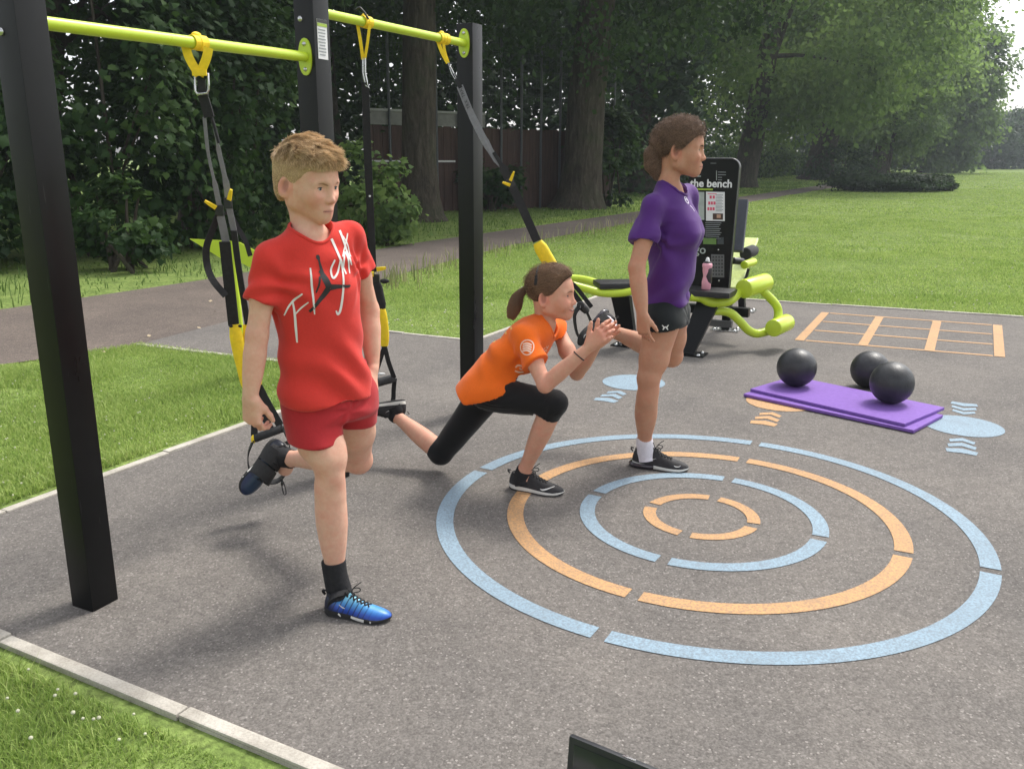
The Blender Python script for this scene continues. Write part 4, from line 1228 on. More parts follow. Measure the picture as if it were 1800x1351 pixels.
MB().box(P(1250, 567, 6.9), (0.34, 0.05, 0.05), [u3, v3, z3], 0.004).build('cross_beam', M_EDGE, bench)
# parts behind the board
M_SLATE = simple('slate_pad', (0.055, 0.06, 0.075), 0.6, var=0.1)
ta, tb = P(1302, 352, 7.35), P(1292, 442, 7.15)
MB().box((ta + tb) / 2, (0.13, 0.05, np.linalg.norm(ta - tb)), [u3, norm(np.cross(ta - tb, u3)), norm(ta - tb)], 0.008).build('back_pad', M_SLATE, bench)
ta, tb = P(1316, 420, 7.5), P(1284, 508, 6.95)
MB().box((ta + tb) / 2, (0.17, 0.035, np.linalg.norm(ta - tb)), [norm(u3), norm(np.cross(ta - tb, u3)), norm(ta - tb)], 0.01).build('bench_board', simple('lime_with_white_sheen', (0.60, 0.70, 0.25), 0.25), bench)  # lime board, paler: its white gloss reflection is mixed into the colour
MB().roller(P(1288, 458, 6.95), P(1306, 460, 7.0), 0.028, 16).build('foot_bar', M_PLAST, bench, smooth=50)
MB().roller(P(1310, 446, 7.2), P(1324, 440, 7.4), 0.05, 18).build('ankle_pad', M_FOAM, bench, smooth=50)
MB().roller(P(1308, 466, 6.9), P(1325, 460, 7.1), 0.032, 18).build('ankle_pad', M_LIME, bench, smooth=50)
MB().tube(bez([P(1316, 472, 7.0), P(1310, 490, 7.0), P(1296, 508, 6.95)], 6), 0.012, 10).build('pivot_rod', M_PLAST, bench, smooth=50)
# pink bottle on the ledge
M_PINK = simple('pink_plastic', (0.72, 0.33, 0.40), 0.4)
M_DKPL = simple('dark_bottle_plastic', (0.03, 0.022, 0.026), 0.4)
bb = P(1241, 506, 6.47); bb[2] = lc[2] + 0.0235
bot = thing('drinks_bottle', 'pink and black sports drinks bottle standing on the bench machine ledge', 'bottle', bb)
def lathe(mb, base, prof, n=24, ax=None):
    return mb.tube([base + np.array([0, 0, z_]) for r, z_ in prof], [max(r, 0.0004) for r, z_ in prof], n)
lathe(MB(), bb, [(0.030, 0.0), (0.034, 0.004), (0.034, 0.06), (0.026, 0.10), (0.033, 0.14), (0.033, 0.165)]).build('body', M_PINK, bot, smooth=50)
MB().tube([bb + np.array([0.010, -0.003, z_]) for z_ in (0.045, 0.06, 0.1, 0.15, 0.162)], [0.024, 0.0305, 0.029, 0.0315, 0.028], 20).build('grip', M_DKPL, bot, smooth=50)
lathe(MB(), bb, [(0.036, 0.166), (0.037, 0.170), (0.037, 0.19), (0.03, 0.197)]).build('cap', M_PINK, bot, smooth=50)
lathe(MB(), bb, [(0.03, 0.198), (0.028, 0.205), (0.02, 0.21), (0.016, 0.213)]).build('cap_band', M_DKPL, bot, smooth=50)
lathe(MB(), bb, [(0.016, 0.213), (0.015, 0.222), (0.010, 0.236), (0.006, 0.24)]).build('spout', M_WHITE, bot, smooth=50)

# ------------------------------------------------------------------ mats and slam balls
M_MAT = simple('purple_foam', (0.19, 0.098, 0.37), 0.8, var=0.07, scale=40, bump=0.35, bscale=180, spec=0.3)
def mat_thing(label, corners, z_, th):
    a, b, c_ = [np.array(q[:2]) for q in corners]          # near-left, near-right, far-right
    d_ = a + (c_ - b)
    ctr = (a + c_) / 2
    ux = norm(np.append(b - a, 0)); vx = np.cross(z3, ux)
    L, W = np.linalg.norm(b - a), abs(np.dot(np.append(c_ - b, 0), vx))
    o = MB().box((ctr[0], ctr[1], z_ + th / 2), (L, W, th), [ux, vx, z3], 0.005).build('exercise_mat', M_MAT, smooth=40)
    tag(o, label, 'mat', 'purple mats on the tarmac')
    return o
mat_thing('lower purple exercise mat, its edge peeping out under the other mat', [Z(1311, 696, 0.01), Z(1612, 761, 0.01), Z(1652, 731, 0.01)], 0.0045, 0.018)
mat_thing('upper purple exercise mat lying on the other with black balls on it', [Z(1318, 684, 0.036), Z(1590, 746, 0.036), Z(1661, 717, 0.036)], 0.0235, 0.018)
def slam_ball(px, py, rpx, z_, label, Yc):
    dep = Yc * math.cos(PITCH) + CAM_H * math.sin(PITCH) * 0.9
    r = rpx * dep / FPX
    c = P(px, py, Yc); c[2] = z_ + r * 0.985
    t = NT('ball_rubber'); 
    m = MB().ball(c, r, 48, 28)
    o = m.build('slam_ball', M_BALL, None, smooth=80)
    return tag(o, label, 'ball', 'black slam balls by the mats')
def ball_mat():
    t = NT('textured_rubber')
    co = t.coord('Generated')
    vo = t.n('ShaderNodeTexVoronoi'); vo.inputs['Scale'].default_value = 34; t.l(co, vo.inputs['Vector'])
    t.base(t.ramp(t.noise(4, 5, 0.65, co), [(0.3, (0.016, 0.017, 0.019)), (0.7, (0.034, 0.035, 0.038))]))
    t.set(Roughness=t.ramp(t.noise(6, 3, 0.5, co), [(0.3, 0.36), (0.7, 0.5)]), Specular_IOR_Level=0.5)
    t.bump(vo.outputs['Distance'], 0.25, 0.003)
    return t.m
M_BALL = ball_mat()
mt = 0.0415
slam_ball(1400, 651, 34, mt, 'black slam ball resting alone on the left end of the purple mat', Z(1400, 680, mt)[1] + 0.03)
slam_ball(1567, 680, 37, mt, 'black slam ball resting on the right end of the purple mat, nearest the camera', Z(1567, 710, mt)[1] + 0.03)
slam_ball(1529, 654, 33, 0.0, 'black slam ball on the tarmac behind the mat, partly hidden by another ball', Z(1529, 683)[1] + 0.03)

# ------------------------------------------------------------------ tablet standing at the very front
ty = 1.66
A, B = Z(1003, 1290, .17), Z(1150, 1350, .17)
ax0 = norm(B - A); dn = norm(np.array([-0.02, -0.10, -1.0])); dn = norm(dn - ax0 * np.dot(dn, ax0)); nn = norm(np.cross(ax0, dn))
Ht = A[2] / -dn[2] - 0.004
tb_ = thing('tablet', 'black tablet in a protective case propped up on the tarmac in the foreground', 'tablet', (A[0], A[1], 0))
W_ = 0.25
if nn[1] > 0: nn = -nn
cc = A + ax0 * W_ / 2 + dn * Ht / 2
M_CASE = simple('tablet_case', (0.016, 0.018, 0.022), 0.45, var=0.1)
MB().box(cc, (W_, Ht, 0.014), [ax0, dn, nn], 0.004).build('case', M_CASE, tb_, smooth=40)
MB().box(cc + nn * 0.0075, (W_ - 0.03, Ht - 0.03, 0.002), [ax0, dn, nn]).build('screen', simple('tablet_glass', (0.02, 0.024, 0.03), 0.12), tb_)
MB().box(A + ax0 * 0.145 - dn * 0.0006, (0.03, 0.002, 0.006), [ax0, dn, nn]).build('bright_edge_strip', simple('chrome', (0.8, 0.8, 0.8), 0.2, metal=1.0), tb_)  # bright metal strip set on the top edge for its white highlight
prop = cc + dn * Ht * 0.0
foot = np.array([cc[0], cc[1] + 0.1, 0.004])
MB().box((prop + foot) / 2 - nn * 0.02, (W_ * 0.8, np.linalg.norm(foot - prop), 0.004), [ax0, norm(foot - prop), norm(np.cross(ax0, foot - prop))]).build('folding_stand', M_CASE, tb_)
# ------------------------------------------------------------------ implicit surfaces: limbs flow into each other, meshed by surface nets
F32 = np.float32
class Field:
    def __init__(s, lo, hi, h, fine=(), hf=0.003):
        s.ax = []
        for a in range(3):
            cuts = [(f[0][a], f[1][a]) for f in fine]
            x, out = lo[a], []
            while x < hi[a]:
                out.append(x)
                x += hf if any(c0 <= x <= c1 for c0, c1 in cuts) else h
            s.ax.append(np.array(out, F32))
        s.D = np.full([len(a) for a in s.ax], 0.5, F32)
    def box(s, lo, hi):
        sl, co = [], []
        for a in range(3):
            i0, i1 = np.searchsorted(s.ax[a], lo[a]), np.searchsorted(s.ax[a], hi[a])
            sl.append(slice(i0, max(i1, i0 + 1)))
        X = s.ax[0][sl[0]][:, None, None]; Y = s.ax[1][sl[1]][None, :, None]; Z_ = s.ax[2][sl[2]][None, None, :]
        return tuple(sl), X, Y, Z_
    def put(s, fn, lo, hi, k=0.0, op='u', m=0.03):
        sl, X, Y, Z_ = s.box(np.asarray(lo) - m - k, np.asarray(hi) + m + k)
        d = fn(X, Y, Z_).astype(F32)
        a = s.D[sl]
        if op == 'u':
            r = np.minimum(a, d)
            if k > 0:
                h = np.maximum(k - np.abs(a - d), 0) / k
                r = r - h * h * (k * 0.25)
        else:                                   # subtract d, or intersect with d
            if op == 's': d = -d
            r = np.maximum(a, d)
            if k > 0:
                h = np.maximum(k - np.abs(a - d), 0) / k
                r = r + h * h * (k * 0.25)
        s.D[sl] = r
    def limb(s, a, b, rs, k=0.02, flat=None, op='u'):
        """tapered limb a->b; rs = radii spread evenly; flat=(axis, ratio) thins the section along axis"""
        a, b = np.asarray(a, float), np.asarray(b, float)
        rs = [rs] if np.isscalar(rs) else list(rs)
        ts = np.linspace(0, 1, len(rs)) if len(rs) > 1 else np.array([0.0])
        ba = b - a; L2 = max(float(np.dot(ba, ba)), 1e-9)
        R = max(rs)
        def fn(X, Y, Z_):
            px, py, pz = X - a[0], Y - a[1], Z_ - a[2]
            h = np.clip((px * ba[0] + py * ba[1] + pz * ba[2]) / L2, 0, 1)
            qx, qy, qz = px - h * ba[0], py - h * ba[1], pz - h * ba[2]
            if flat is not None:
                n, rt = flat
                q = (qx * n[0] + qy * n[1] + qz * n[2]) * (1 / rt - 1)
                qx, qy, qz = qx + q * n[0], qy + q * n[1], qz + q * n[2]
            r = np.interp(h, ts, rs) if len(rs) > 1 else rs[0]
            return np.sqrt(qx * qx + qy * qy + qz * qz) - r
        s.put(fn, np.minimum(a, b) - R, np.maximum(a, b) + R, k, op)
    def chain(s, pts, k=0.02, flat=None):
        """pts = [(point, radius)...]"""
        for (a, ra), (b, rb) in zip(pts[:-1], pts[1:]):
            s.limb(a, b, [ra, rb], k, flat)
    def ell(s, c, r, axes=None, k=0.02, op='u', pw=2.0):
        c = np.asarray(c, float); r = np.asarray(r, float)
        A = np.eye(3) if axes is None else np.asarray(axes, float)
        R = np.sqrt(((A * r[:, None]) ** 2).sum(0))
        def fn(X, Y, Z_):
            x, y, z_ = X - c[0], Y - c[1], Z_ - c[2]
            q = [(x * A[i][0] + y * A[i][1] + z_ * A[i][2]) / r[i] for i in range(3)]
            k0 = np.sqrt(q[0] ** 2 + q[1] ** 2 + q[2] ** 2) + 1e-6
            k1 = np.sqrt((q[0] / r[0]) ** 2 + (q[1] / r[1]) ** 2 + (q[2] / r[2]) ** 2) + 1e-6
            return k0 * (k0 - 1) / k1
        s.put(fn, c - R, c + R, k, op)
    def loft(s, a, b, secs, left, k=0.02, cap=0.03, pw=2.3, shift=None):
        """trunk a->b with oval sections secs=[(t, half width along left, half depth, forward shift)]"""
        a, b, left = np.asarray(a, float), np.asarray(b, float), np.asarray(left, float)
        L = np.linalg.norm(b - a); up = (b - a) / L
        left = norm(left - up * np.dot(left, up)); fwd = np.cross(left, up)
        ts = [q[0] for q in secs]; ws = [q[1] for q in secs]; ds = [q[2] for q in secs]
        sh = [q[3] if len(q) > 3 else 0.0 for q in secs]
        R = max(max(ws), max(ds)) + max(np.abs(sh))
        def fn(X, Y, Z_):
            px, py, pz = X - a[0], Y - a[1], Z_ - a[2]
            t = (px * up[0] + py * up[1] + pz * up[2]) / L
            h = np.clip(t, 0, 1)
            w_, d_ = np.interp(h, ts, ws), np.interp(h, ts, ds)
            ql = np.abs(px * left[0] + py * left[1] + pz * left[2]) / w_
            qf = np.abs(px * fwd[0] + py * fwd[1] + pz * fwd[2] - np.interp(h, ts, sh)) / d_
            qa = np.abs(t - h) * L / cap
            k0 = (ql ** pw + qf ** pw + qa ** pw) ** (1 / pw)
            return (k0 - 1) * np.minimum(w_, d_)
        s.put(fn, np.minimum(a, b) - R - cap, np.maximum(a, b) + R + cap, k)
    def cut(s, p, n, k=0.004, lo=None, hi=None):
        """throw away everything on the +n side of the plane through p (inside lo..hi)"""
        p, n = np.asarray(p, float), norm(n)
        lo = [a[0] for a in s.ax] if lo is None else lo
        hi = [a[-1] + 1 for a in s.ax] if hi is None else hi
        s.put(lambda X, Y, Z_: (X - p[0]) * n[0] + (Y - p[1]) * n[1] + (Z_ - p[2]) * n[2], lo, hi, k, 'i', 0.0)
    def mesh(s, smooth_it=2):
        D = s.D
        S_ = D < 0
        nx, ny, nz = D.shape
        c = np.zeros((nx - 1, ny - 1, nz - 1), np.uint8)
        for i in (0, 1):
            for j in (0, 1):
                for k in (0, 1):
                    c += S_[i:nx - 1 + i, j:ny - 1 + j, k:nz - 1 + k]
        act = (c > 0) & (c < 8)
        I = np.argwhere(act)
        idx = np.full(act.shape, -1, np.int32)
        idx[act] = np.arange(len(I))
        d = np.empty((len(I), 2, 2, 2), F32)
        for i in (0, 1):
            for j in (0, 1):
                for k in (0, 1):
                    d[:, i, j, k] = D[I[:, 0] + i, I[:, 1] + j, I[:, 2] + k]
        acc = np.zeros((len(I), 3), F32); cnt = np.zeros(len(I), F32)
        for axis in range(3):
            o = [a for a in range(3) if a != axis]
            for u in (0, 1):
                for v_ in (0, 1):
                    s0 = [0, 0, 0]; s1 = [0, 0, 0]
                    s0[o[0]] = s1[o[0]] = u; s0[o[1]] = s1[o[1]] = v_; s1[axis] = 1
                    d0, d1 = d[:, s0[0], s0[1], s0[2]], d[:, s1[0], s1[1], s1[2]]
                    m = (d0 < 0) != (d1 < 0)
                    t = np.where(m, d0 / np.where(m, d0 - d1, 1), 0)
                    acc[:, axis] += np.where(m, t, 0)
                    acc[:, o[0]] += np.where(m, u, 0); acc[:, o[1]] += np.where(m, v_, 0)
                    cnt += m
        fr = acc / cnt[:, None]
        V_ = np.empty((len(I), 3), F32)
        for a in range(3):
            x = s.ax[a]
            V_[:, a] = x[I[:, a]] + fr[:, a] * (x[I[:, a] + 1] - x[I[:, a]])
        Q = []
        for axis in range(3):
            o = [a for a in range(3) if a != axis]
            sl0 = [slice(1, -1)] * 3; sl1 = [slice(1, -1)] * 3
            sl0[axis] = slice(0, -1); sl1[axis] = slice(1, None)
            A, B = S_[tuple(sl0)], S_[tuple(sl1)]
            E_ = np.argwhere(A != B)
            if not len(E_): continue
            fl = A[tuple(E_.T)]
            E_ = E_.copy(); E_[:, o[0]] += 1; E_[:, o[1]] += 1
            def at(du, dv):
                q = E_.copy(); q[:, o[0]] += du; q[:, o[1]] += dv
                return idx[tuple(q.T)]
            q = np.stack([at(-1, -1), at(0, -1), at(0, 0), at(-1, 0)], 1)
            if axis == 1: fl = ~fl
            q[~fl] = q[~fl][:, ::-1]
            Q.append(q)
        Q = np.concatenate(Q)
        Q = Q[(Q >= 0).all(1)]
        for _ in range(smooth_it):
            acc = np.zeros_like(V_); cn = np.zeros(len(V_), F32)
            for e in range(4):
                a, b = Q[:, e], Q[:, (e + 1) % 4]
                for dim in range(3):
                    acc[:, dim] += np.bincount(a, V_[b, dim], len(V_)) + np.bincount(b, V_[a, dim], len(V_))
                cn += np.bincount(a, minlength=len(V_)) + np.bincount(b, minlength=len(V_))
            V_ = V_ + 0.5 * (acc / np.maximum(cn, 1)[:, None] - V_)
        return V_, Q
def vnormals(V_, Q):
    n = np.cross(V_[Q[:, 2]] - V_[Q[:, 0]], V_[Q[:, 3]] - V_[Q[:, 1]])
    out = np.zeros_like(V_)
    for e in range(4):
        for d in range(3):
            out[:, d] += np.bincount(Q[:, e], n[:, d], len(V_))
    return out / (np.linalg.norm(out, axis=1, keepdims=True) + 1e-9)
def creases(p, src, width, length, amp, seed=0):
    """pulling folds: ridges that fan out from a point src and die away"""
    d = p - np.asarray(src); r = np.linalg.norm(d, axis=1) + 1e-6
    u = d / r[:, None]
    r_ = np.random.default_rng(seed)
    a = r_.normal(size=3); b = r_.normal(size=3)
    ph = (u @ a) * width + 0.8 * np.sin((u @ b) * width * 0.6)
    return amp * np.sin(ph) * np.exp(-(r / length) ** 2) * np.clip(r / (0.25 * length), 0, 1)
def cloth_obj(name, fld, mat, parent, seed=1, amp=0.0025, freq=38, stretch=None, extra=None, label=None, sm=2, thick=True):
    V_, Q = fld.mesh(sm)
    N = vnormals(V_, Q)
    p = V_.astype(float)
    f = waves(p, seed, freq, 12, stretch) * amp + waves(p, seed + 5, freq * 0.4, 8) * amp * 1.1
    if extra is not None:
        f = f + extra(p, N)
    V_ = V_ + N * f[:, None].astype(F32)
    o = np_mesh(name, V_, Q, mat, parent, smooth=True)
    if label: o['label'] = label
    return o
def bvh_of(o):
    off = root_loc(o)
    me = o.data
    v = [Vector(x.co) + off for x in me.vertices]
    return BVHTree.FromPolygons(v, [tuple(p.vertices) for p in me.polygons])
def decal(name, bvh, strokes, o, ax, mat, parent, lift=0.0014, step=0.006):
    """print on cloth: each stroke = [(u, v, half width)...] in metres on axes ax[0], ax[1] from o, laid onto the cloth along -ax[2]"""
    o, ax = np.asarray(o, float), [norm(a) for a in ax]
    vs, fs = [], []
    for st in strokes:
        pts = [np.array(q, float) for q in (bez(st, 6) if len(st) > 2 else st)]
        dense = []
        for a, b in zip(pts[:-1], pts[1:]):
            n = max(1, int(np.linalg.norm((b - a)[:2]) / step))
            dense += [a + (b - a) * i / n for i in range(n)]
        dense.append(pts[-1])
        prev = None
        for i, q in enumerate(dense):
            t = dense[min(i + 1, len(dense) - 1)][:2] - dense[max(i - 1, 0)][:2]
            t = t / (np.linalg.norm(t) + 1e-9); n_ = np.array([-t[1], t[0]])
            row = []
            nw = 3
            for e in np.linspace(-1, 1, nw):
                uv = q[:2] + n_ * q[2] * e
                p = o + ax[0] * uv[0] + ax[1] * uv[1] + ax[2] * 0.12
                hit = bvh.ray_cast(Vector(p), Vector(-ax[2]), 0.35)
                if hit[0] is None:
                    row = None
                    break
                row.append(np.array(hit[0]) + np.array(hit[1]) * lift)
            if row is None:
                prev = None
                continue
            base = len(vs); vs += row
            if prev is not None:
                for e in range(nw - 1):
                    fs.append((prev + e, prev + e + 1, base + e + 1, base + e))
            prev = base
    if not fs:
        return None
    return MB().add(vs, fs).build(name, mat, parent, smooth=70)
def hair_strands(name, roots, dirs_fn, mat, parent, n_pts=6, r0=0.0007, r1=0.0002):
    """real hair: roots (n,3); dirs_fn(i_step, points)-> next points, list of (n,3) arrays"""
    pts = dirs_fn(roots, n_pts)                         # (n, n_pts, 3)
    n = len(roots)
    off = root_loc(parent)
    cu = bpy.data.hair_curves.new(name)
    cu.add_curves([n_pts] * n)
    co = (pts - np.array([off.x, off.y, off.z])).astype(F32).reshape(-1)
    cu.attributes['position'].data.foreach_set('vector', co)
    ra = cu.attributes.get('radius') or cu.attributes.new('radius', 'FLOAT', 'POINT')
    rr = np.tile(np.linspace(r0, r1, n_pts), n).astype(F32)
    ra.data.foreach_set('value', rr)
    tone = cu.attributes.new('tone', 'FLOAT', 'CURVE')
    tone.data.foreach_set('value', np.random.default_rng(3).random(n).astype(F32))
    cu.materials.append(mat)
    ob = bpy.data.objects.new(name, cu)
    COL.objects.link(ob)
    ob.parent = parent
    return ob
def sample_mesh(o, n, seed=0, keep=None):
    me = o.data
    off = root_loc(o)
    V_ = np.empty(len(me.vertices) * 3, F32); me.vertices.foreach_get('co', V_); V_ = V_.reshape(-1, 3) + np.array([off.x, off.y, off.z], F32)
    Q = np.array([tuple(p.vertices) for p in me.polygons])
    N = vnormals(V_, Q)
    ar = np.linalg.norm(np.cross(V_[Q[:, 2]] - V_[Q[:, 0]], V_[Q[:, 3]] - V_[Q[:, 1]]), axis=1)
    r = np.random.default_rng(seed)
    i = r.choice(len(Q), n, p=ar / ar.sum())
    wts = r.dirichlet([1, 1, 1, 1], n)
    p = (V_[Q[i]] * wts[:, :, None]).sum(1); nn = (N[Q[i]] * wts[:, :, None]).sum(1)
    return p.astype(float), nn / (np.linalg.norm(nn, axis=1, keepdims=True) + 1e-9)
class Frame3:
    """local frame: x forward, y left, z up, at origin c with scale s"""
    def __init__(s, c, fwd, up, sc=1.0):
        s.c = np.asarray(c, float); s.s = sc
        x = norm(fwd); z_ = norm(np.asarray(up) - x * np.dot(up, x)); y = np.cross(z_, x)
        s.A = np.array([x, y, z_])
    def __call__(s, x, y, z_):
        return s.c + s.s * (x * s.A[0] + y * s.A[1] + z_ * s.A[2])
    def inv(s, p):
        return ((np.asarray(p) - s.c) @ s.A.T) / s.s
def add_head(S_, H, fem=0.0, smile=0.0, chub=0.0):
    """skull, face and ears in head frame H"""
    k = H.s
    A = H.A
    def E(x, y, z_, r, kk, op='u', ax=A):
        S_.ell(H(x, y, z_), np.array(r) * k, ax, kk * k, op)
    def Lb(a, b, rs, kk, op='u'):
        S_.limb(H(*a), H(*b), [q * k for q in rs], kk * k, None, op)
    E(-.010, 0, .036, (.094, .070, .080), 0)
    E(.020, 0, .030, (.069, .063, .064), .03)
    E(.026, 0, -.028, (.061, .051 + .004 * chub, .070), .03)
    for sg in (-1, 1):
        E(.046, sg * .035, -.024, (.032, .026, .030), .03)
        Lb((-.006, sg * .047, -.050), (.064, sg * .010, -.084), [.016, .0145, .0140], .028)
        Lb((-.004, sg * .052, -.010), (-.006, sg * .050, -.052), [.018, .017], .03)
    E(.070, 0, -.085, (.0165, .018, .0155 - .002 * fem), .02)
    E(.068, 0, -.060, (.022, .027, .022), .02)
    for sg in (-1, 1):                                   # brow ridge, sockets, lids
        Lb((.066, sg * .044, .016), (.080, sg * .014, .020), [.010, .011], .014)
        E(.0985, sg * .034, .001, (.021, .020, .016), .014, 's')
        E(.0645, sg * .0315, .001, (.0150, .0150, .0135), .006)
    Lb((.080, 0, .010), (.0975, 0, -.029), [.0072, .0074, .0088], .014)
    E(.0985, 0, -.030, (.0088, .0092, .0082), .007)
    for sg in (-1, 1):
        E(.0905, sg * .0105, -.0335, (.0098, .0072, .0072), .006)
    w_ = .021 + .005 * smile; zc = -.060 + .006 * smile
    for sg in (-1, 1):                                   # lips
        Lb((.0755 - .004 * smile, sg * w_, zc), (.0905, 0, -.0575), [.0035, .0058], .005)
        Lb((.0755 - .004 * smile, sg * w_ * .95, zc - .003), (.0885, 0, -.0685), [.0035, .0070], .005)
        if smile:
            E(.060, sg * .038, -.040, (.022, .018, .018), .02)
    for sg in (-1, 1):                                   # ears
        a = norm(A[0] * 0.86 + A[1] * sg * -0.51); z2 = norm(A[2] - A[0] * 0.25)
        ea = np.array([a, norm(np.cross(z2, a)), z2])
        E(-.016, sg * .0790, -.008, (.0195, .0068, .031), .006, 'u', ea)
        E(-.0130, sg * .0870, -.004, (.0125, .0095, .0215), .003, 's', ea)
        E(-.003, sg * .074, -.012, (.006, .006, .009), .005)
        E(-.012, sg * .0765, -.033, (.008, .0055, .009), .006)
def eye_parts(H, parent, gaze, iris, up_lid=0.6):
    k = H.s
    M_EYE = eye_mat(iris)
    for sg in (-1, 1):
        c = H(.0655, sg * .0315, .001)
        g = norm(gaze)
        m = MB(); m.ball(c, 0.0146 * k, 20, 14, [H.A[1], H.A[2], H.A[0]])
        # keep only the almond opening
        vs = np.array(m.v); loc = H.inv(vs)
        def ok(f):
            q = loc[list(f)].mean(0)
            y, z_ = (q[1] - sg * .0315) / .0138, (q[2] - .0012) / (.0056 * up_lid)
            return q[0] > .062 and abs(y) < 1 and abs(z_) < (1 - y * y)
        m = MB(); m.ball(c, 0.0150 * k, 72, 56, [H.A[1], H.A[2], H.A[0]])
        vs = np.array(m.v); loc = H.inv(vs)
        fs = [f for f in m.f if ok(f)]
        used = sorted({i for f in fs for i in f}); mp = {u_: i for i, u_ in enumerate(used)}
        vv = vs[used]; ff = [tuple(mp[i] for i in f) for f in fs]
        gc = c + g * 0.0150 * k
        ir = np.linalg.norm(vv - gc, axis=1) / k
        q4 = [f if len(f) == 4 else (f[0], f[1], f[2], f[2]) for f in ff]
        e = MB().add(vv, ff)
        ob = e.build('eye', M_EYE, parent, smooth=80)
        a = ob.data.attributes.new('iris', 'FLOAT', 'POINT'); a.data.foreach_set('value', ir.astype(F32))
        # lash line and crease of the upper lid
        top = [H(.0655 + math.sqrt(max(0, .0153 ** 2 - (.0138 * t) ** 2 - (.0060 * up_lid * (1 - t * t)) ** 2)), sg * .0315 + .0138 * t, .0012 + .0060 * up_lid * (1 - t * t)) for t in np.linspace(-1, 1, 11)]
        MB().tube(top, [.0006 * k] + [.0013 * k] * 9 + [.0006 * k], 6).build('eyelash', M_LASH, parent, smooth=60)
def brow_parts(H, bvh, parent, mat, th=.0030, drop=0.0):
    for sg in (-1, 1):
        pts = [(-sg * t_y, z_) for t_y, z_ in ()]
        st = [[(sg * .014, .0175 - drop, th * .5), (sg * .022, .0195 - drop * .8, th), (sg * .033, .0205 - drop * .4, th * .8), (sg * .044, .0160, th * .25)]]
        st = [[(q[0] * H.s, q[1] * H.s, q[2] * H.s) for q in st[0]]]
        decal('eyebrow', bvh, st, H(.0, 0, 0), [H.A[1], H.A[2], H.A[0]], mat, parent, 0.0008, 0.003)
def eye_mat(iris):
    t = NT('eye')
    f = t.attr('iris')
    t.base(t.ramp(f, [(0.0, (0.004, 0.004, 0.004)), (0.0030, (0.004, 0.004, 0.004)), (0.0036, iris), (0.0062, tuple(c * 0.5 for c in iris)), (0.0068, (0.55, 0.50, 0.47)), (0.02, (0.6, 0.54, 0.5))]))
    t.set(Roughness=0.12)
    return t.m
def skin_mat(name, col, red, lip, freckle=0.0):
    t = NT(name)
    big = t.ramp(t.noise(9, 4, 0.6), [(0.3, tuple(c * 0.93 for c in col)), (0.7, tuple(min(1, c * 1.05) for c in col))])
    fine = t.ramp(t.noise(90, 3), [(0.3, (0.95, 0.94, 0.93)), (0.7, (1.03, 1.03, 1.03))])
    c = t.mix(1.0, big, fine, 'MULTIPLY')
    mot = t.ramp(t.noise(28, 5, 0.7), [(0.40, 0.0), (0.75, 0.45)])
    c = t.mix(mot, c, red)
    c = t.mix(t.attr('flush'), c, red)
    c = t.mix(t.attr('lip'), c, lip)
    c = t.mix(t.attr('recess_shade'), c, tuple(q * 0.25 for q in lip))  # painted shade: mouth line, ear hollows, nostrils
    t.base(c)
    t.set(Roughness=t.ramp(t.noise(40, 3), [(0.3, 0.50), (0.7, 0.66)]), Specular_IOR_Level=0.32)
    t.b.inputs['Subsurface Weight'].default_value = 0.06
    t.b.inputs['Subsurface Radius'].default_value = (0.012, 0.005, 0.003)
    t.b.inputs['Subsurface Scale'].default_value = 0.5
    t.bump(t.math('ADD', t.noise(350, 3), t.math('MULTIPLY', t.noise(60, 4), 2.0)), 0.10, 0.0012)
    return t.m
def face_masks(p, H, smile=0.0, joints=()):
    q = H.inv(p)
    x, y, z_ = q[:, 0], q[:, 1], q[:, 2]
    yy = np.abs(y) / (.023 + .005 * smile)
    zc = -.0635 + .006 * smile * yy * yy
    hh = np.clip(1 - yy ** 2, 0, 1)
    fr = (x > .062) & (yy < 1)
    lip = np.where(fr, np.clip(1.6 - np.abs(z_ - zc + .0005) / (.0085 * np.sqrt(hh) + .0008) * 1.6, 0, 1), 0) * 0.8
    recess_shade = np.where(fr, np.clip(1 - np.abs(z_ - zc) / (.0016 + .002 * smile * hh), 0, 1), 0)  # crease between the lips, its shade painted as a dark line
    ck = np.exp(-((x - .062) / .03) ** 2 - ((np.abs(y) - .042) / .02) ** 2 - ((z_ + .03) / .022) ** 2) * 0.45
    ns = np.exp(-((x - .105) / .014) ** 2 - (y / .016) ** 2 - ((z_ + .033) / .014) ** 2) * 0.4
    er = np.where((np.abs(y) > .066) & (x < .012) & (x > -.04), np.exp(-((z_ + .008) / .03) ** 2), 0) * 0.55
    fl = ck + ns + er
    con = np.where((np.abs(y) > .070), np.clip(1.3 - np.sqrt(((x + .011) / .0095) ** 2 + ((z_ + .005) / .017) ** 2), 0, .45), 0)  # shade of the ear hollow, painted into the skin colour
    recess_shade = np.maximum(recess_shade, con)
    nos = np.exp(-((x - .0945) / .005) ** 2 - ((np.abs(y) - .007) / .0035) ** 2 - ((z_ + .0395) / .003) ** 2) * .7  # nostrils not carved: their shade painted as two dark spots
    recess_shade = np.maximum(recess_shade, nos)
    for c, r, a in joints:
        fl = fl + a * np.exp(-(np.linalg.norm(p - np.asarray(c), axis=1) / r) ** 2)
    return {'lip': lip, 'recess_shade': recess_shade, 'flush': np.clip(fl, 0, 1)}
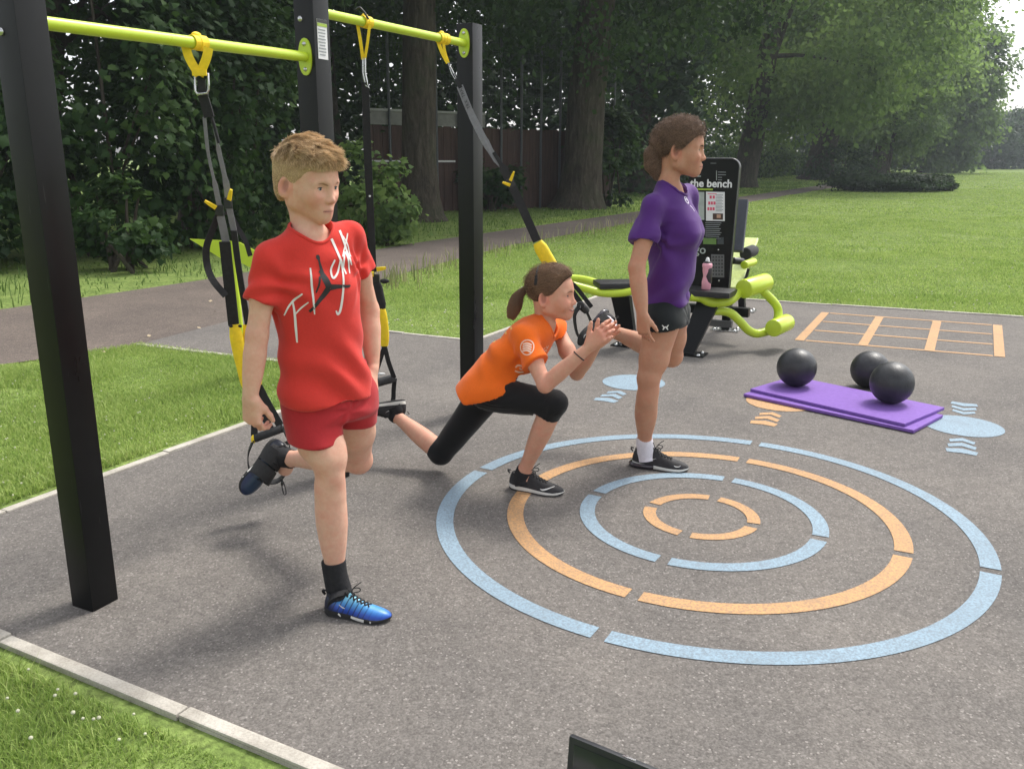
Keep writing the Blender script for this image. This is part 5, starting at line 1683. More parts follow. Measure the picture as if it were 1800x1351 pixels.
def add_hand(S_, wrist, xd, dorsal, side, sc=1.0, curls=((20, 25, 15),) * 4, spread=4, thumb=(0.55, 0.75, -0.25), thumb_bend=15, k=0.005):
    """palm, four unequal bent fingers and a thumb; xd towards the fingers, dorsal = back of the hand, side=+1 when the thumb lies to xd x dorsal"""
    x = norm(xd); d = norm(np.asarray(dorsal) - x * np.dot(dorsal, x)); y = np.cross(x, d) * side
    W = np.asarray(wrist, float)
    def L_(a, b, c): return W + sc * (x * a + y * b + d * c)
    S_.limb(L_(-.012, 0, 0), L_(.022, .002, 0), [.0205 * sc, .020 * sc], .012, (d, 0.78))
    ky = [.0265, .0088, -.0090, -.0255]; kx = [.080, .084, .080, .072]; ln = [.066, .074, .068, .053]; rr = [.0082, .0085, .0081, .0072]
    for i in range(4):
        S_.limb(L_(.012, ky[i] * .55, 0), L_(kx[i], ky[i], .003), [.0135 * sc, .0118 * sc, .0100 * sc], .012 * sc + .003)
    S_.ell(L_(.045, .002, -.004), np.array([.034, .031, .0125]) * sc, [x, y, d], .012)
    for i in range(4):
        p = L_(kx[i], ky[i], .002)
        ang = 0.0; sp = math.radians(spread * (1.5 - i))
        base = x * math.cos(sp) + y * math.sin(sp)
        for j, fr in enumerate((.45, .31, .26)):
            ang += math.radians(curls[i][j])
            dr = base * math.cos(ang) - d * math.sin(ang)
            q = p + dr * ln[i] * fr * sc
            r0 = rr[i] * (1 - .10 * j) * sc; r1 = rr[i] * (1 - .10 * (j + 1)) * sc
            S_.limb(p, q, [r0 * 1.04, r0 * .95, r1 * 1.02], k)
            p = q
    td = norm(x * thumb[0] + y * thumb[1] + d * thumb[2])
    p0 = L_(.014, .018, -.003); p = p0 + td * .036 * sc
    S_.limb(p0, p, [.0155 * sc, .0120 * sc], .014)
    tb = math.radians(thumb_bend)
    t2_ = norm(td * math.cos(tb) + x * math.sin(tb))
    q = p + t2_ * .028 * sc; S_.limb(p, q, [.0112 * sc, .0095 * sc], k)
    t3_ = norm(t2_ * math.cos(tb) + x * math.sin(tb))
    S_.limb(q, q + t3_ * .020 * sc, [.0098 * sc, .0078 * sc], k)
    return L_

def neck_hole(S_, c, left, axis, a, b, drop):
    """cut a round neck opening: ellipse a x b about c, its front lower by drop"""
    axis = norm(axis); left = norm(np.asarray(left) - axis * np.dot(left, axis)); fw = np.cross(left, axis)
    c = np.asarray(c, float)
    def fn(X, Y, Z_):
        px, py, pz = X - c[0], Y - c[1], Z_ - c[2]
        l_ = px * left[0] + py * left[1] + pz * left[2]
        f_ = px * fw[0] + py * fw[1] + pz * fw[2]
        u_ = px * axis[0] + py * axis[1] + pz * axis[2]
        f2 = f_ - np.clip(u_, -1, 1) * 0
        cyl = (np.sqrt((l_ / a) ** 2 + (f2 / b) ** 2) - 1) * min(a, b)
        flo = -(u_ + 0.05 + drop * f_ / b)
        return np.maximum(cyl, flo)
    R = max(a, b) + .03
    S_.put(fn, c - R - .03, c + R + .06, .004, 's')
    return c, left, fw, axis
def neck_rib(bv, nh, a, b, mat, parent, r=0.0046):
    c, left, fw, axis = nh
    rib = []
    for t in np.linspace(0, 2 * math.pi, 65)[:-1]:
        q = c + left * math.sin(t) * (a + .0035) + fw * math.cos(t) * (b + .0035)
        hit = bv.ray_cast(Vector(q + axis * .12), Vector(-axis), 0.4)
        rib.append(np.array(hit[0]) - axis * .001 if hit[0] is not None else None)
    ok = [x for x in rib if x is not None]
    if len(ok) < 40: return
    for _ in range(3):
        ok = [(ok[i - 1] + 2 * ok[i] + ok[(i + 1) % len(ok)]) / 4 for i in range(len(ok))]
    MB().tube(ok, r, 8, closed=True, flat=(1.35, axis)).build('neck_rib', mat, parent, smooth=80)
# ------------------------------------------------------------------ trainers (shoes), lofted from sections
SX = [0.0, .03, .08, .16, .26, .36, .46, .56, .66, .76, .85, .92, .965, .99, 1.0]
SWo = [.055, .092, .118, .130, .128, .122, .124, .138, .156, .163, .152, .124, .088, .050, .015]
SSh = [0, 0, 0, 0, 0, -.004, -.008, -.006, .002, .010, .018, .026, .030, .032, .032]
def shoe(parent, heel, fwd, up, L, left, m_up, m_sole, m_out, m_lace, bubble=False, marks=None, m_mark=None, lace_loops=True, collar=1.0, wl=1.0):
    """left = +1 for a left shoe (big toe on the right)"""
    H = Frame3(heel, fwd, up, L)
    w_at = lambda x: float(np.interp(x, SX, SWo)) * wl
    sh_at = lambda x: -left * float(np.interp(x, SX, SSh))
    sole_t = lambda x: float(np.interp(x, [0, .1, .35, .6, .85, 1.0], [.115, .105, .088, .072, .062, .075]))
    sole_b = lambda x: float(np.interp(x, [0, .08, .2, .7, .9, 1.0], [.028, .008, 0, 0, .012, .045]))
    top = lambda x: float(np.interp(x, [0, .02, .06, .12, .20, .27, .33, .38, .45, .55, .66, .76, .85, .92, .97, 1.0],
                                    [.20, .27, .315 * collar, .29 * collar, .262 * collar, .275 * collar, .325 * collar, .345 * collar, .315, .262, .218, .190, .168, .145, .118, .085]))
    xs_ = np.unique(np.concatenate([np.linspace(0, 1, 41), [.01, .985, .995]]))
    def loft(secs, closed_ends=True):
        n = len(secs[0]); vs = [p for s_ in secs for p in s_]
        fs = [(i * n + j, (i + 1) * n + j, (i + 1) * n + (j + 1) % n, i * n + (j + 1) % n) for i in range(len(secs) - 1) for j in range(n)]
        fs += [tuple(range(n)), tuple((len(secs) - 1) * n + j for j in range(n - 1, -1, -1))]
        return vs, fs
    # outsole + midsole
    def sole_part(name, f0, f1, flare, mat):
        secs = []
        for x in xs_:
            a, b = sole_b(x), sole_t(x)
            za, zb = a + (b - a) * f0, a + (b - a) * f1
            w0, w1 = w_at(x) * (1 + flare), w_at(x) * (1 + flare * 0.4)
            c = sh_at(x)
            zm = (za + zb) / 2
            secs.append([H(x, c + w0 * .97, za), H(x, c + w0 * 1.03, zm), H(x, c + w1, zb), H(x, c - w1, zb), H(x, c - w0 * 1.03, zm), H(x, c - w0 * .97, za)])
        return MB().add(*loft(secs)).build(name, mat, parent, smooth=50)
    so = sole_part('outsole', 0.0, 0.3, .04, m_out)
    mi = sole_part('midsole', 0.301, 1.0, .06, m_sole)
    # upper
    secs = []
    for x in xs_:
        z0, z1 = sole_t(x) * 0.9, top(x)
        w0 = w_at(x) * .985; c = sh_at(x)
        neck = float(np.interp(x, [0, .06, .2, .33, .42, .55, 1], [.62, .58, .52, .50, .42, .30, .25]))   # how boxy the top is
        sec = []
        m = 16
        for j in range(m + 1):
            a = math.pi * j / m
            ca, sa = math.cos(a), math.sin(a)
            y = w0 * np.sign(ca) * abs(ca) ** (0.75)
            zz = z0 + (z1 - z0) * abs(sa) ** (0.9)
            yy = y * (1 - (1 - neck) * 0.35 * (zz - z0) / max(z1 - z0, 1e-4))
            sec.append(H(x, c * (1 - .5 * sa) + yy, zz))
        secs.append(sec)
    upv, upf = loft(secs)
    upper = MB().add(upv, upf).build('upper', m_up, parent, smooth=60)
    bv = bvh_of(upper)
    # collar roll, tongue, heel tab
    ring = []
    for a in np.linspace(0, 2 * math.pi, 25)[:-1]:
        x = .195 + .145 * math.cos(a); y = .088 * wl * math.sin(a)
        ring.append(H(x, sh_at(x) * .5 + y, top(x) - .012))
    MB().tube(ring, .018 * L, 8, closed=True).build('collar', m_lace, parent, smooth=60)
    MB().box(H(.365, 0, .335 * collar), (.03 * L, .12 * L, .12 * L), [norm(H.A[0] + H.A[2] * .5), H.A[1], norm(H.A[2] - H.A[0] * .5)], .012 * L).build('tongue', m_lace, parent, smooth=50)
    MB().strap([H(-.005, 0, .27), H(-.04, 0, .31), H(-.045, 0, .335), H(.01, 0, .33)], .045 * L, .01 * L, H.A[1]).build('heel_tab', m_lace, parent)
    # laces
    lm = MB()
    zt = lambda x: top(x) + .012
    for i in range(5):
        x0, x1 = .42 + .055 * i, .42 + .055 * (i + 1)
        for a in (-1, 1):
            y = .060 - .004 * i
            pts = []
            for t in np.linspace(-1, 1, 7):
                xx = x0 + (x1 - x0) * (t * a + 1) / 2
                hit = bv.ray_cast(Vector(H(xx, t * y + sh_at(xx) * .5, .6)), Vector(-H.A[2]), L)
                pts.append(np.array(hit[0]) + H.A[2] * .006 * L if hit[0] is not None else H(xx, t * y, zt(xx) - .02))
            lm.tube(pts, .011 * L, 6)
    if lace_loops:
        for a in (-1, 1):
            lm.tube(bez([H(.40, 0, .36), H(.43, a * .05, .41), H(.50, a * .085, .40), H(.50, a * .07, .36), H(.41, 0, .355)], 5), .008 * L, 6)
            lm.tube(bez([H(.40, 0, .36), H(.41 + .03 * a, a * .04, .43), H(.45 + .08 * a, a * .09, .50)], 5), .007 * L, 6)
    lm.build('laces', m_lace, parent, smooth=60)
    # side marks
    if marks:
        for sg in (-1, 1):
            for tgt, strokes in marks:
                bvx = bv if tgt == 'upper' else bvh_of(mi)
                st = [[(x * L, z_ * L, w_ * L) for x, z_, w_ in s_] for s_ in strokes]
                decal('side_mark', bvx, st, H(0, 0, 0) + H.A[1] * sg * .06, [H.A[0], H.A[2], H.A[1] * sg], m_mark, parent, 0.0012, 0.004)
    if bubble:
        cu_ = MB()
        cu_.tube([H(x, y, .052) for x, y in [(.40, .118), (.25, .135), (.12, .132), (.03, .10), (-.025, .03), (-.025, -.03), (.03, -.10), (.12, -.132), (.25, -.135), (.40, -.118)]], .045 * L, 10)
        cu_.build('heel_cushion', bubble, parent, smooth=60)
    return H
TICK = [(.20, .225, .002), (.225, .192, .010), (.255, .172, .015), (.30, .172, .011), (.37, .190, .005), (.44, .212, .001)]
TICK_R = [(.46, .175, .001), (.40, .165, .005), (.33, .160, .010), (.28, .168, .012), (.25, .19, .008), (.235, .215, .002)]
M_SOCKB = simple('black_sock_knit', (0.012, 0.012, 0.014), 0.9, var=0.25, scale=60, bump=0.5, bscale=500)
M_SOCKW = simple('white_sock_knit', (0.66, 0.63, 0.68), 0.9, var=0.08, scale=60, bump=0.5, bscale=400)
M_SHOEBLK = simple('black_mesh_upper', (0.022, 0.021, 0.023), 0.75, var=0.3, scale=30, bump=0.5, bscale=420)
M_SOLEW = simple('white_foam_sole', (0.62, 0.61, 0.57), 0.6, var=0.08, scale=15)
M_OUTB = simple('black_outsole', (0.016, 0.016, 0.016), 0.7, var=0.2)
M_LACE = simple('black_lace', (0.011, 0.011, 0.012), 0.85, var=0.2, scale=80, bump=0.3)
M_MARKW = simple('white_mark', (0.72, 0.72, 0.70), 0.5, var=0.05)
M_BUBBLE = simple('smoky_air_cushion', (0.03, 0.024, 0.032), 0.12, var=0.2, spec=0.7)
M_LASH = simple('eyelash', (0.02, 0.013, 0.010), 0.7)
def sock(parent, pts, rs, mat):
    q = bez(pts, 6); r = np.interp(np.linspace(0, 1, len(q)), np.linspace(0, 1, len(rs)), rs)
    return MB().tube(q, list(r), 22).build('sock', mat, parent, smooth=60)
# ------------------------------------------------------------------ the boy in red
def cloth_mat(name, col, rough=0.9, weave=900, var=0.07):
    t = NT(name)
    a, b = tuple(c * (1 - var) for c in col), tuple(min(1, c * (1 + var)) for c in col)
    c = t.ramp(t.noise(7, 5, 0.6), [(0.3, a), (0.7, b)])
    f = t.ramp(t.noise(weave * .45, 2), [(0.3, (0.90, 0.90, 0.90)), (0.7, (1.06, 1.06, 1.06))])
    t.base(t.mix(1.0, c, f, 'MULTIPLY'))
    t.set(Roughness=rough, Specular_IOR_Level=0.2)
    t.b.inputs['Sheen Weight'].default_value = 0.12
    t.bump(t.math('ADD', t.noise(weave, 2), t.math('MULTIPLY', t.noise(45, 4, 0.6), 3.0)), 0.16, 0.0025)
    return t.m
def hair_mat(name, dark, light, rough=0.45):
    t = NT(name)
    oi = t.attr('tone')
    g = t.n('ShaderNodeHairInfo')
    c = t.ramp(t.math('ADD', t.math('MULTIPLY', oi, 0.6), t.math('MULTIPLY', g.outputs['Intercept'], 0.4)), [(0.1, dark), (0.9, light)])
    t.base(c)
    t.set(Roughness=rough, Specular_IOR_Level=0.35)
    return t.m
def scalp_mat(name, dark, light):
    t = NT(name)
    t.base(t.ramp(t.noise(60, 5, 0.7), [(0.3, dark), (0.7, light)]))
    t.set(Roughness=0.7, Specular_IOR_Level=0.2)
    t.bump(t.noise(180, 4), 0.5, 0.004)
    return t.m
SK_B = skin_mat('fair_skin', (0.66, 0.395, 0.285), (0.66, 0.23, 0.165), (0.54, 0.22, 0.18))
M_RED = cloth_mat('red_jersey', (0.60, 0.040, 0.030))
M_REDS = cloth_mat('dark_red_twill', (0.40, 0.022, 0.027), 0.8, 600)
boy = thing('person', 'boy in red T-shirt and red shorts standing on one leg, back foot in the strap', 'person', (-0.55, 2.55, 0))
bf = norm([0.66, -0.75, 0]); bl = np.array([-bf[1], bf[0], 0]); zup = np.array([0, 0, 1.0])
# joints
hipC = P(582, 690, 2.66)
hR, hL = hipC - bl * .075 + [0, 0, -.02], hipC + bl * .075 + [0, 0, -.02]
knR, anR = P(580, 838, 2.55), P(590, 1012, 2.55)
knL = P(628, 806, 2.90); anL = P(508, 806, 3.16)
neckB = P(543, 398, 2.63)
shR, shL = P(471, 456, 2.53), P(616, 420, 2.72)
elR, wrR = P(452, 588, 2.50), P(440, 696, 2.47)
elL, wrL = P(649, 545, 2.80), P(655, 640, 2.76)
hf = norm([0.86, -0.50, -0.17]); hu = norm([-0.10, 0.03, 1.0])
HB = Frame3(P(541, 323, 2.63), hf, hu, 1.0)
fine = [(HB.c - .15, HB.c + .15), (wrR - [.07, .07, .19], wrR + [.07, .07, .04]), (wrL - [.07, .07, .19], wrL + [.07, .07, .04])]
B = Field([-1.06, 2.30, 0.02], [-0.28, 3.30, 1.62], 0.0062, fine, 0.0030)
add_head(B, HB)
B.limb(HB(-.032, 0, -.035), neckB + zup * .0 - bf * .010, [.047, .0430, .047], .014)
B.loft(hipC + zup * .02, neckB - zup * .03, [(0, .105, .075), (.35, .095, .068), (.75, .125, .082), (.93, .10, .065), (1, .05, .05)], bl, .03)
for sh, sg in ((shR, -1), (shL, 1)):
    B.limb(neckB - zup * .035, sh - zup * .012, [.036, .026], .02)
B.chain([(shR, .030), ((shR + elR) / 2, .0335), (elR, .031)], .02)
B.limb(elR, wrR, [.031, .0345, .030, .0215], .015)
B.chain([(shL, .030), ((shL + elL) / 2, .0335), (elL, .031)], .02)
B.limb(elL, wrL, [.031, .0345, .030, .0215], .015)
# right hand: hangs, fingers curled in towards the thigh
add_hand(B, wrR - zup * .004, [0.02, 0.02, -1], -bl * .55 + bf * .25, -1, .93, ((35, 45, 28), (42, 48, 30), (48, 50, 30), (52, 50, 30)), 3, (0.75, 0.45, -0.5), 18)
add_hand(B, wrL - zup * .004, norm([-0.06, -0.10, -1]), bl * .85 + bf * .5, 1, .93, ((20, 30, 20),) * 4, 3, (0.75, 0.5, -0.35), 12)
# stance leg
B.chain([(hR, .080), (hR * .45 + knR * .55, .066), (knR + zup * .05, .0475)], .03)
B.limb(knR + zup * .06, knR - zup * .055, [.048, .0455, .047, .0435], .02)
B.ell(knR + bf * .021 + zup * .006, [.028, .030, .033], None, .016)
B.ell(knR + bf * .012 + zup * .075 - bl * .022, [.026, .024, .040], None, .03)
B.ell(knR + bf * .010 + zup * .085 + bl * .020, [.026, .024, .045], None, .03)
B.limb(knR - zup * .04 - bf * .006, anR, [.0435, .0505, .0500, .0435, .034, .0285], .02)
B.limb(anR, anR - zup * .06 + [0.02, 0, 0], [.029, .03], .02)
# bent leg
B.chain([(hL, .080), (hL * .45 + knL * .55, .064), (knL, .048)], .03)
dl = norm(knL - hL); dsn = norm(anL - knL)
B.ell(knL + (dl - dsn) * .012, [.045, .045, .045], None, .02)
B.limb(knL + dsn * .01, anL, [.044, .050, .050, .043, .034, .029], .02)
B.limb(anL, anL + dsn * .03 - zup * .04, [.029, .03], .02)
Vb, Qb = B.mesh(1)
att = face_masks(Vb.astype(float), HB, 0, [(knR, .05, .35), (knL, .06, .45), (elR, .035, .25), (elL, .035, .25), (wrR - zup * .12, .05, .45), (wrL - zup * .1, .05, .4)])
body = np_mesh('body', Vb, Qb, SK_B, boy, att, True)
bvh = bvh_of(body)
eye_parts(HB, boy, norm(hf + [0, 0, -0.05]), (0.10, 0.13, 0.15), 0.74)
M_BROWB = simple('fair_eyebrow', (0.36, 0.20, 0.115), 0.8)
brow_parts(HB, bvh, boy, M_BROWB, .0024, .0055)
# T-shirt
S_ = Field([-0.95, 2.28, 0.62], [-0.30, 3.0, 1.32], 0.0052)
hemC = P(572, 700, 2.64)
for sh, el, ext in ((shR, elR, .128), (shL, elL, .118)):
    d = norm(el - sh)
    S_.limb(sh - d * .01, sh + d * .18, [.040, .048, .056, .061], .0, (bf, 0.88))
    c = sh + d * ext
    S_.cut(c, norm(d + 0.10 * (-bl if sh is shR else bl)), .003, c - .17, c + .17)
S_.loft(hemC - zup * .015, neckB + zup * .002, [(0, .145, .108, .010), (.25, .134, .098, .008), (.50, .132, .096, .004), (.70, .142, .100, .004), (.82, .136, .088), (.90, .106, .072), (.96, .070, .062), (1.0, .058, .056)], bl, .028, .02, 2.2)
for sh in (shR, shL):
    S_.limb(neckB - zup * .022, sh + zup * .004, [.043, .041], .03)
hn = norm(zup + bl * 0.0 + bf * -0.02)
S_.cut(hemC + zup * .0, -hn, .003, hemC - .22, hemC + .22)
S_.limb(hemC - zup * .08, hemC + zup * .02, [.12, .12], .005, (bf, .65), 's')
nh = neck_hole(S_, neckB + bf * .010 - zup * .024, bl, norm(zup + bf * .20), .063, .057, .0)
arm = [shR - zup * .10 + bl * .03, shL - zup * .10 - bl * .03]
def ex(p, N):
    o = np.zeros(len(p))
    for i, (src, am) in enumerate(((arm[0], .0075), (arm[1], .0070))):
        o += creases(p, src, 7 + 2 * i, .12, am, 11 + i)
    low = np.clip((hemC[2] + .20 - p[:, 2]) / .20, 0, 1)
    o += low * .0085 * np.sin((p @ bl) * 24 + (p @ bf) * 9 + 3 * np.sin(p[:, 2] * 9))
    o += .0070 * np.sin(p[:, 2] * 50 + (p @ bl) * 26 + 2.5 * np.sin((p @ bl) * 14)) * np.exp(-((p[:, 2] - hemC[2] - .10) / .10) ** 2)
    return o
shirt = cloth_obj('t_shirt', S_, M_RED, boy, 3, .0030, 22, extra=ex, sm=2)
bs = bvh_of(shirt)
neck_rib(bs, nh, .063, .057, M_RED, shirt)
# chest print
M_INKW = simple('white_ink', (0.70, 0.66, 0.63), 0.7, var=0.06)
M_INKB = simple('black_ink', (0.012, 0.012, 0.013), 0.6)
PXO = P(560, 500, 2.52)
px_s = 1.0 / 585.0
def on_shirt(strokes, mat, name):
    ax_f = norm(np.array([0.36, -0.93, 0.0]))            # the print faces the front of the chest
    r_ = norm(np.cross(zup, ax_f) * 1.0)
    if r_[0] < 0: r_ = -r_
    k_ = 1.0 / max(0.3, r_[0])
    st = [[((x - 560) * px_s * 1.06, -(y - 500) * px_s, w_ * px_s * .85) for x, y, w_ in s_] for s_ in strokes]
    return decal(name, bs, st, PXO + ax_f * .12, [r_, zup, ax_f], mat, shirt, 0.0013, 0.004)
script = [
    [(505, 553, 1.2), (512, 538, 1.8), (524, 524, 2.2), (534, 515, 1.6)],                       # F: top sweep
    [(519, 528, 1.6), (521, 548, 2.2), (522, 575, 2.4), (523, 602, 1.6)],                       # F: stem
    [(522, 551, 1.2), (531, 541, 1.6), (543, 530, 1.2)],                                        # F: cross stroke
    [(550, 473, 1.6), (550, 500, 2.2), (551, 530, 2.0), (552, 552, 1.2)],                       # l
    [(592, 462, 1.6), (584, 478, 2.0), (586, 492, 2.2), (595, 484, 2.0), (602, 463, 1.8), (604, 470, 1.6)],
    [(603, 462, 1.6), (604, 490, 2.0), (601, 522, 2.4), (596, 548, 2.6), (591, 556, 2.2), (588, 549, 1.4)],   # g
    [(578, 393, 2.2), (586, 415, 2.6), (595, 440, 2.6), (604, 470, 2.2), (610, 488, 1.6)],      # h: tall stem
    [(606, 478, 1.4), (609, 458, 1.8), (613, 452, 1.8), (616, 466, 1.8), (617, 488, 1.4)],
    [(599, 387, 2.2), (606, 410, 2.6), (613, 437, 2.4), (619, 462, 2.0), (622, 474, 1.4)],      # t: stem
    [(606, 458, 1.2), (614, 440, 1.6), (621, 420, 1.4), (624, 408, 1.0)],
    [(612, 424, 1.0), (619, 440, 1.4), (622, 460, 1.2)],
]
on_shirt(script, M_INKW, 'chest_lettering')
jump = [
    [(563, 452, 2.5), (564, 456, 3.8), (565, 460, 2.6)],                                        # ball
    [(565, 459, 2.0), (566, 466, 2.2), (568, 478, 3.4), (569, 488, 5.2)],                       # raised arm, head
    [(565, 478, 4.0), (568, 482, 4.2)],
    [(568, 484, 5.0), (573, 494, 6.6), (577, 504, 6.4), (579, 509, 6.0)],                       # trunk
    [(564, 488, 2.4), (562, 500, 2.0), (559, 508, 1.8), (556, 515, 1.4)],                       # low arm
    [(580, 507, 6.2), (592, 507, 4.4), (604, 508, 3.4), (613, 509, 3.0), (615, 507, 2.4)],      # front leg
    [(577, 508, 6.2), (569, 519, 5.2), (560, 529, 4.0), (551, 540, 3.2), (544, 547, 2.6)],      # back leg
]
on_shirt(jump, M_INKB, 'chest_emblem')
# shorts
S2 = Field([-0.80, 2.32, 0.40], [-0.28, 3.0, 0.84], 0.0052)
kR = P(557, 790, 2.55); kL = P(631, 762, 2.76)
S2.limb(hL, kL - zup * .06, [.084, .076, .068, .066], 0, (bf, 0.98))
S2.cut(P(634, 758, 2.74), norm(-zup + bl * .10), .003, hL - [.3, .3, .45], hL + [.3, .3, .1])
S2.limb(hR, kR - zup * .06, [.096, .090, .088, .092], .02, (bf, 0.98))
S2.cut(P(557, 789, 2.50), norm(-zup + bl * .03 - bf * .05), .003, hR - [.3, .3, .45], hR + [.3, .3, .1])
S2.loft(hipC - zup * .06, hipC + zup * .09, [(0, .140, .110), (.5, .136, .102), (1, .125, .090)], bl, .025, .03, 2.2)
def ex2(p, N):
    cr = (hR + hL) / 2 + bf * .10 - zup * .02
    return creases(p, cr, 5, .11, .0028, 4) + .003 * np.sin((p @ bl) * 55 + 2 * np.sin(p[:, 2] * 20)) * np.clip((hipC[2] - .03 - p[:, 2]) / .12, 0, 1)
shorts = cloth_obj('shorts', S2, M_REDS, boy, 9, .0018, 30, extra=ex2, sm=2)
# hair: short at the sides, longer and swept forward on top
S3 = Field(HB.c - .16, HB.c + .17, 0.0036)
S3.ell(HB(-.014, 0, .040), np.array([.101, .0815, .088]) * HB.s, HB.A, 0)
S3.ell(HB(-.018, 0, .070), np.array([.080, .065, .058]) * HB.s, HB.A, .03)
S3.limb(HB(.066, -.032, .070), HB(.066, .036, .072), [.022 * HB.s] * 2, .035)
S3.ell(HB(-.070, 0, -.02), np.array([.028, .056, .06]) * HB.s, HB.A, .03)
def hairline(xs_z, yk=0.0):
    xs0, zs0 = [q[0] for q in xs_z], [q[1] for q in xs_z]
    def fn(X, Y, Z_):
        x = ((X - HB.c[0]) * HB.A[0][0] + (Y - HB.c[1]) * HB.A[0][1] + (Z_ - HB.c[2]) * HB.A[0][2]) / HB.s
        z_ = ((X - HB.c[0]) * HB.A[2][0] + (Y - HB.c[1]) * HB.A[2][1] + (Z_ - HB.c[2]) * HB.A[2][2]) / HB.s
        return (np.interp(x, xs0, zs0) - z_) * HB.s
    return fn
S3.put(hairline([(-.12, -.070), (-.075, -.062), (-.045, -.040), (-.030, -.012), (-.018, .018), (-.008, .016), (.002, -.012), (.014, -.010), (.022, .014), (.040, .026), (.052, .044), (.064, .054), (.085, .058), (.12, .060)]), HB.c - .16, HB.c + .17, .006, 'i', 0)
capV, capQ = S3.mesh(2)
HAIRB_D, HAIRB_L = (0.32, 0.205, 0.105), (0.82, 0.61, 0.37)
hair = np_mesh('hair', capV, capQ, scalp_mat('fair_hair_roots', (0.30, 0.19, 0.10), (0.46, 0.31, 0.18)), boy, None, True)
roots, nrm_ = sample_mesh(hair, 26000, 5)
ql = HB.inv(roots)
good = (np.linalg.norm(ql - np.array([-.012, 0, .03]), axis=1) > .07)
roots, nrm_, ql = roots[good], nrm_[good], ql[good]
def grow(r, n):
    g = np.random.default_rng(12)
    topw = np.clip((ql[:, 2] - .052) / .045, 0, 1)[:, None]
    c1 = waves(ql, 4, 190, 8)[:, None]; c2 = waves(ql, 14, 150, 8)[:, None]
    ln = (.005 + .026 * topw) * (g.uniform(.6, 1.2, (len(r), 1)) + .18 * c2) * HB.s
    dirs = nrm_ * (0.26 + topw * (.16 + .22 * np.clip(c2, -1, 1.5))) + topw * (HB.A[0] * .95 + HB.A[1] * (-.35 + .55 * c1)) + (1 - topw) * (-HB.A[2] * .9 - HB.A[0] * .30) + g.normal(size=r.shape) * .10
    dirs /= np.linalg.norm(dirs, axis=1, keepdims=True)
    out = [r - nrm_ * .001]
    p = out[0]
    for i in range(1, n):
        dirs = dirs + (HB.A[0] * .25 * topw - HB.A[2] * .16) * (i / n) 
        dirs = dirs / np.linalg.norm(dirs, axis=1, keepdims=True)
        p = p + dirs * ln / (n - 1)
        out.append(p)
    return np.stack(out, 1)
hair_strands('hair_strands', roots, grow, hair_mat('fair_hair', HAIRB_D, HAIRB_L), hair, 5, .0006, .0002)
# socks and shoes
def gradient_upper(dim=1.0):
    t = NT('blue_gradient_upper')
    g = t.n('ShaderNodeSeparateXYZ'); t.l(t.attr('sh', 'Vector'), g.inputs[0])
    wv = t.math('SINE', t.math('ADD', t.math('MULTIPLY', g.outputs[0], 75.0), t.math('MULTIPLY', g.outputs[2], -34.0)))
    c = t.ramp(t.math('ADD', t.math('MULTIPLY', g.outputs[2], 2.6), t.math('MULTIPLY', g.outputs[0], 0.28)), [(0.28, (0.005, 0.016, 0.12)), (0.50, (0.012, 0.070, 0.42)), (0.72, (0.065, 0.29, 0.60)), (0.92, (0.22, 0.56, 0.72))])
    dk = t.ramp(wv, [(0.55, 0.0), (0.95, 0.85)])
    side = t.ramp(g.outputs[0], [(0.60, 1.0), (0.78, 0.1)])
    c = t.mix(t.math('MULTIPLY', dk, side), c, (0.008, 0.016, 0.07))
    heel = t.ramp(g.outputs[0], [(0.10, 1.0), (0.24, 0.0)])
    c = t.mix(heel, c, (0.006, 0.009, 0.03))
    if dim < 1: c = t.mix(1 - dim, c, (0.006, 0.008, 0.016))  # darker copy of the same upper: the back shoe's dimness put into its colour
    t.base(c)
    t.set(Roughness=0.38, Specular_IOR_Level=0.5)
    t.bump(t.noise(500, 2), 0.2, 0.001)
    return t.m
M_TN = gradient_upper()
def mark_local(o, H):
    me = o.data; off = root_loc(o)
    v = np.empty(len(me.vertices) * 3, F32); me.vertices.foreach_get('co', v)
    q = H.inv(v.reshape(-1, 3) + np.array([off.x, off.y, off.z]))
    a = me.attributes.new('sh', 'FLOAT_VECTOR', 'POINT'); a.data.foreach_set('vector', q.astype(F32).ravel())
def last_child(parent, name):
    return [c for c in parent.children if c.name.startswith(name)][-1]
TN_MARKS = [('sole', [[(.20, .10, .010), (.27, .075, .012), (.30, .045, .010)], [(.30, .11, .008), (.42, .075, .012), (.55, .05, .020), (.72, .040, .020), (.78, .04, .010)]]), ('upper', [[(.26, .20, .003), (.32, .175, .008), (.36, .165, .004)]])]
heel, toe = Z(574, 1074), Z(684, 1092)
fw = norm(toe - heel)
H1 = shoe(boy, heel, fw, zup, np.linalg.norm(toe - heel) * 1.02, -1, M_TN, M_OUTB, M_OUTB, M_LACE, marks=TN_MARKS, m_mark=M_SOLEW)
mark_local(last_child(boy, 'upper'), H1)
sock(boy, [P(586, 985, 2.55), anR, anR - zup * .06 + fw * .012, H1(.25, 0, .14)], [.0395, .0390, .042, .047], M_SOCKB)
hl2, to2 = P(492, 774, 3.21), P(440, 856, 3.12)
fw2 = norm(to2 - hl2); up2 = norm(np.cross(fw2, np.cross(norm(knL - anL), fw2)))
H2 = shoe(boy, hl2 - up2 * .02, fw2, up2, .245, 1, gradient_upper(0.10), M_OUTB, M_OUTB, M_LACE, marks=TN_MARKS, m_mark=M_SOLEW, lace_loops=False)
mark_local(last_child(boy, 'upper'), H2)
sock(boy, [anL + (knL - anL) * .04, anL, anL * .5 + H2(.22, 0, .2) * .5, H2(.24, 0, .14)], [.036, .038, .043, .046], M_SOCKB)

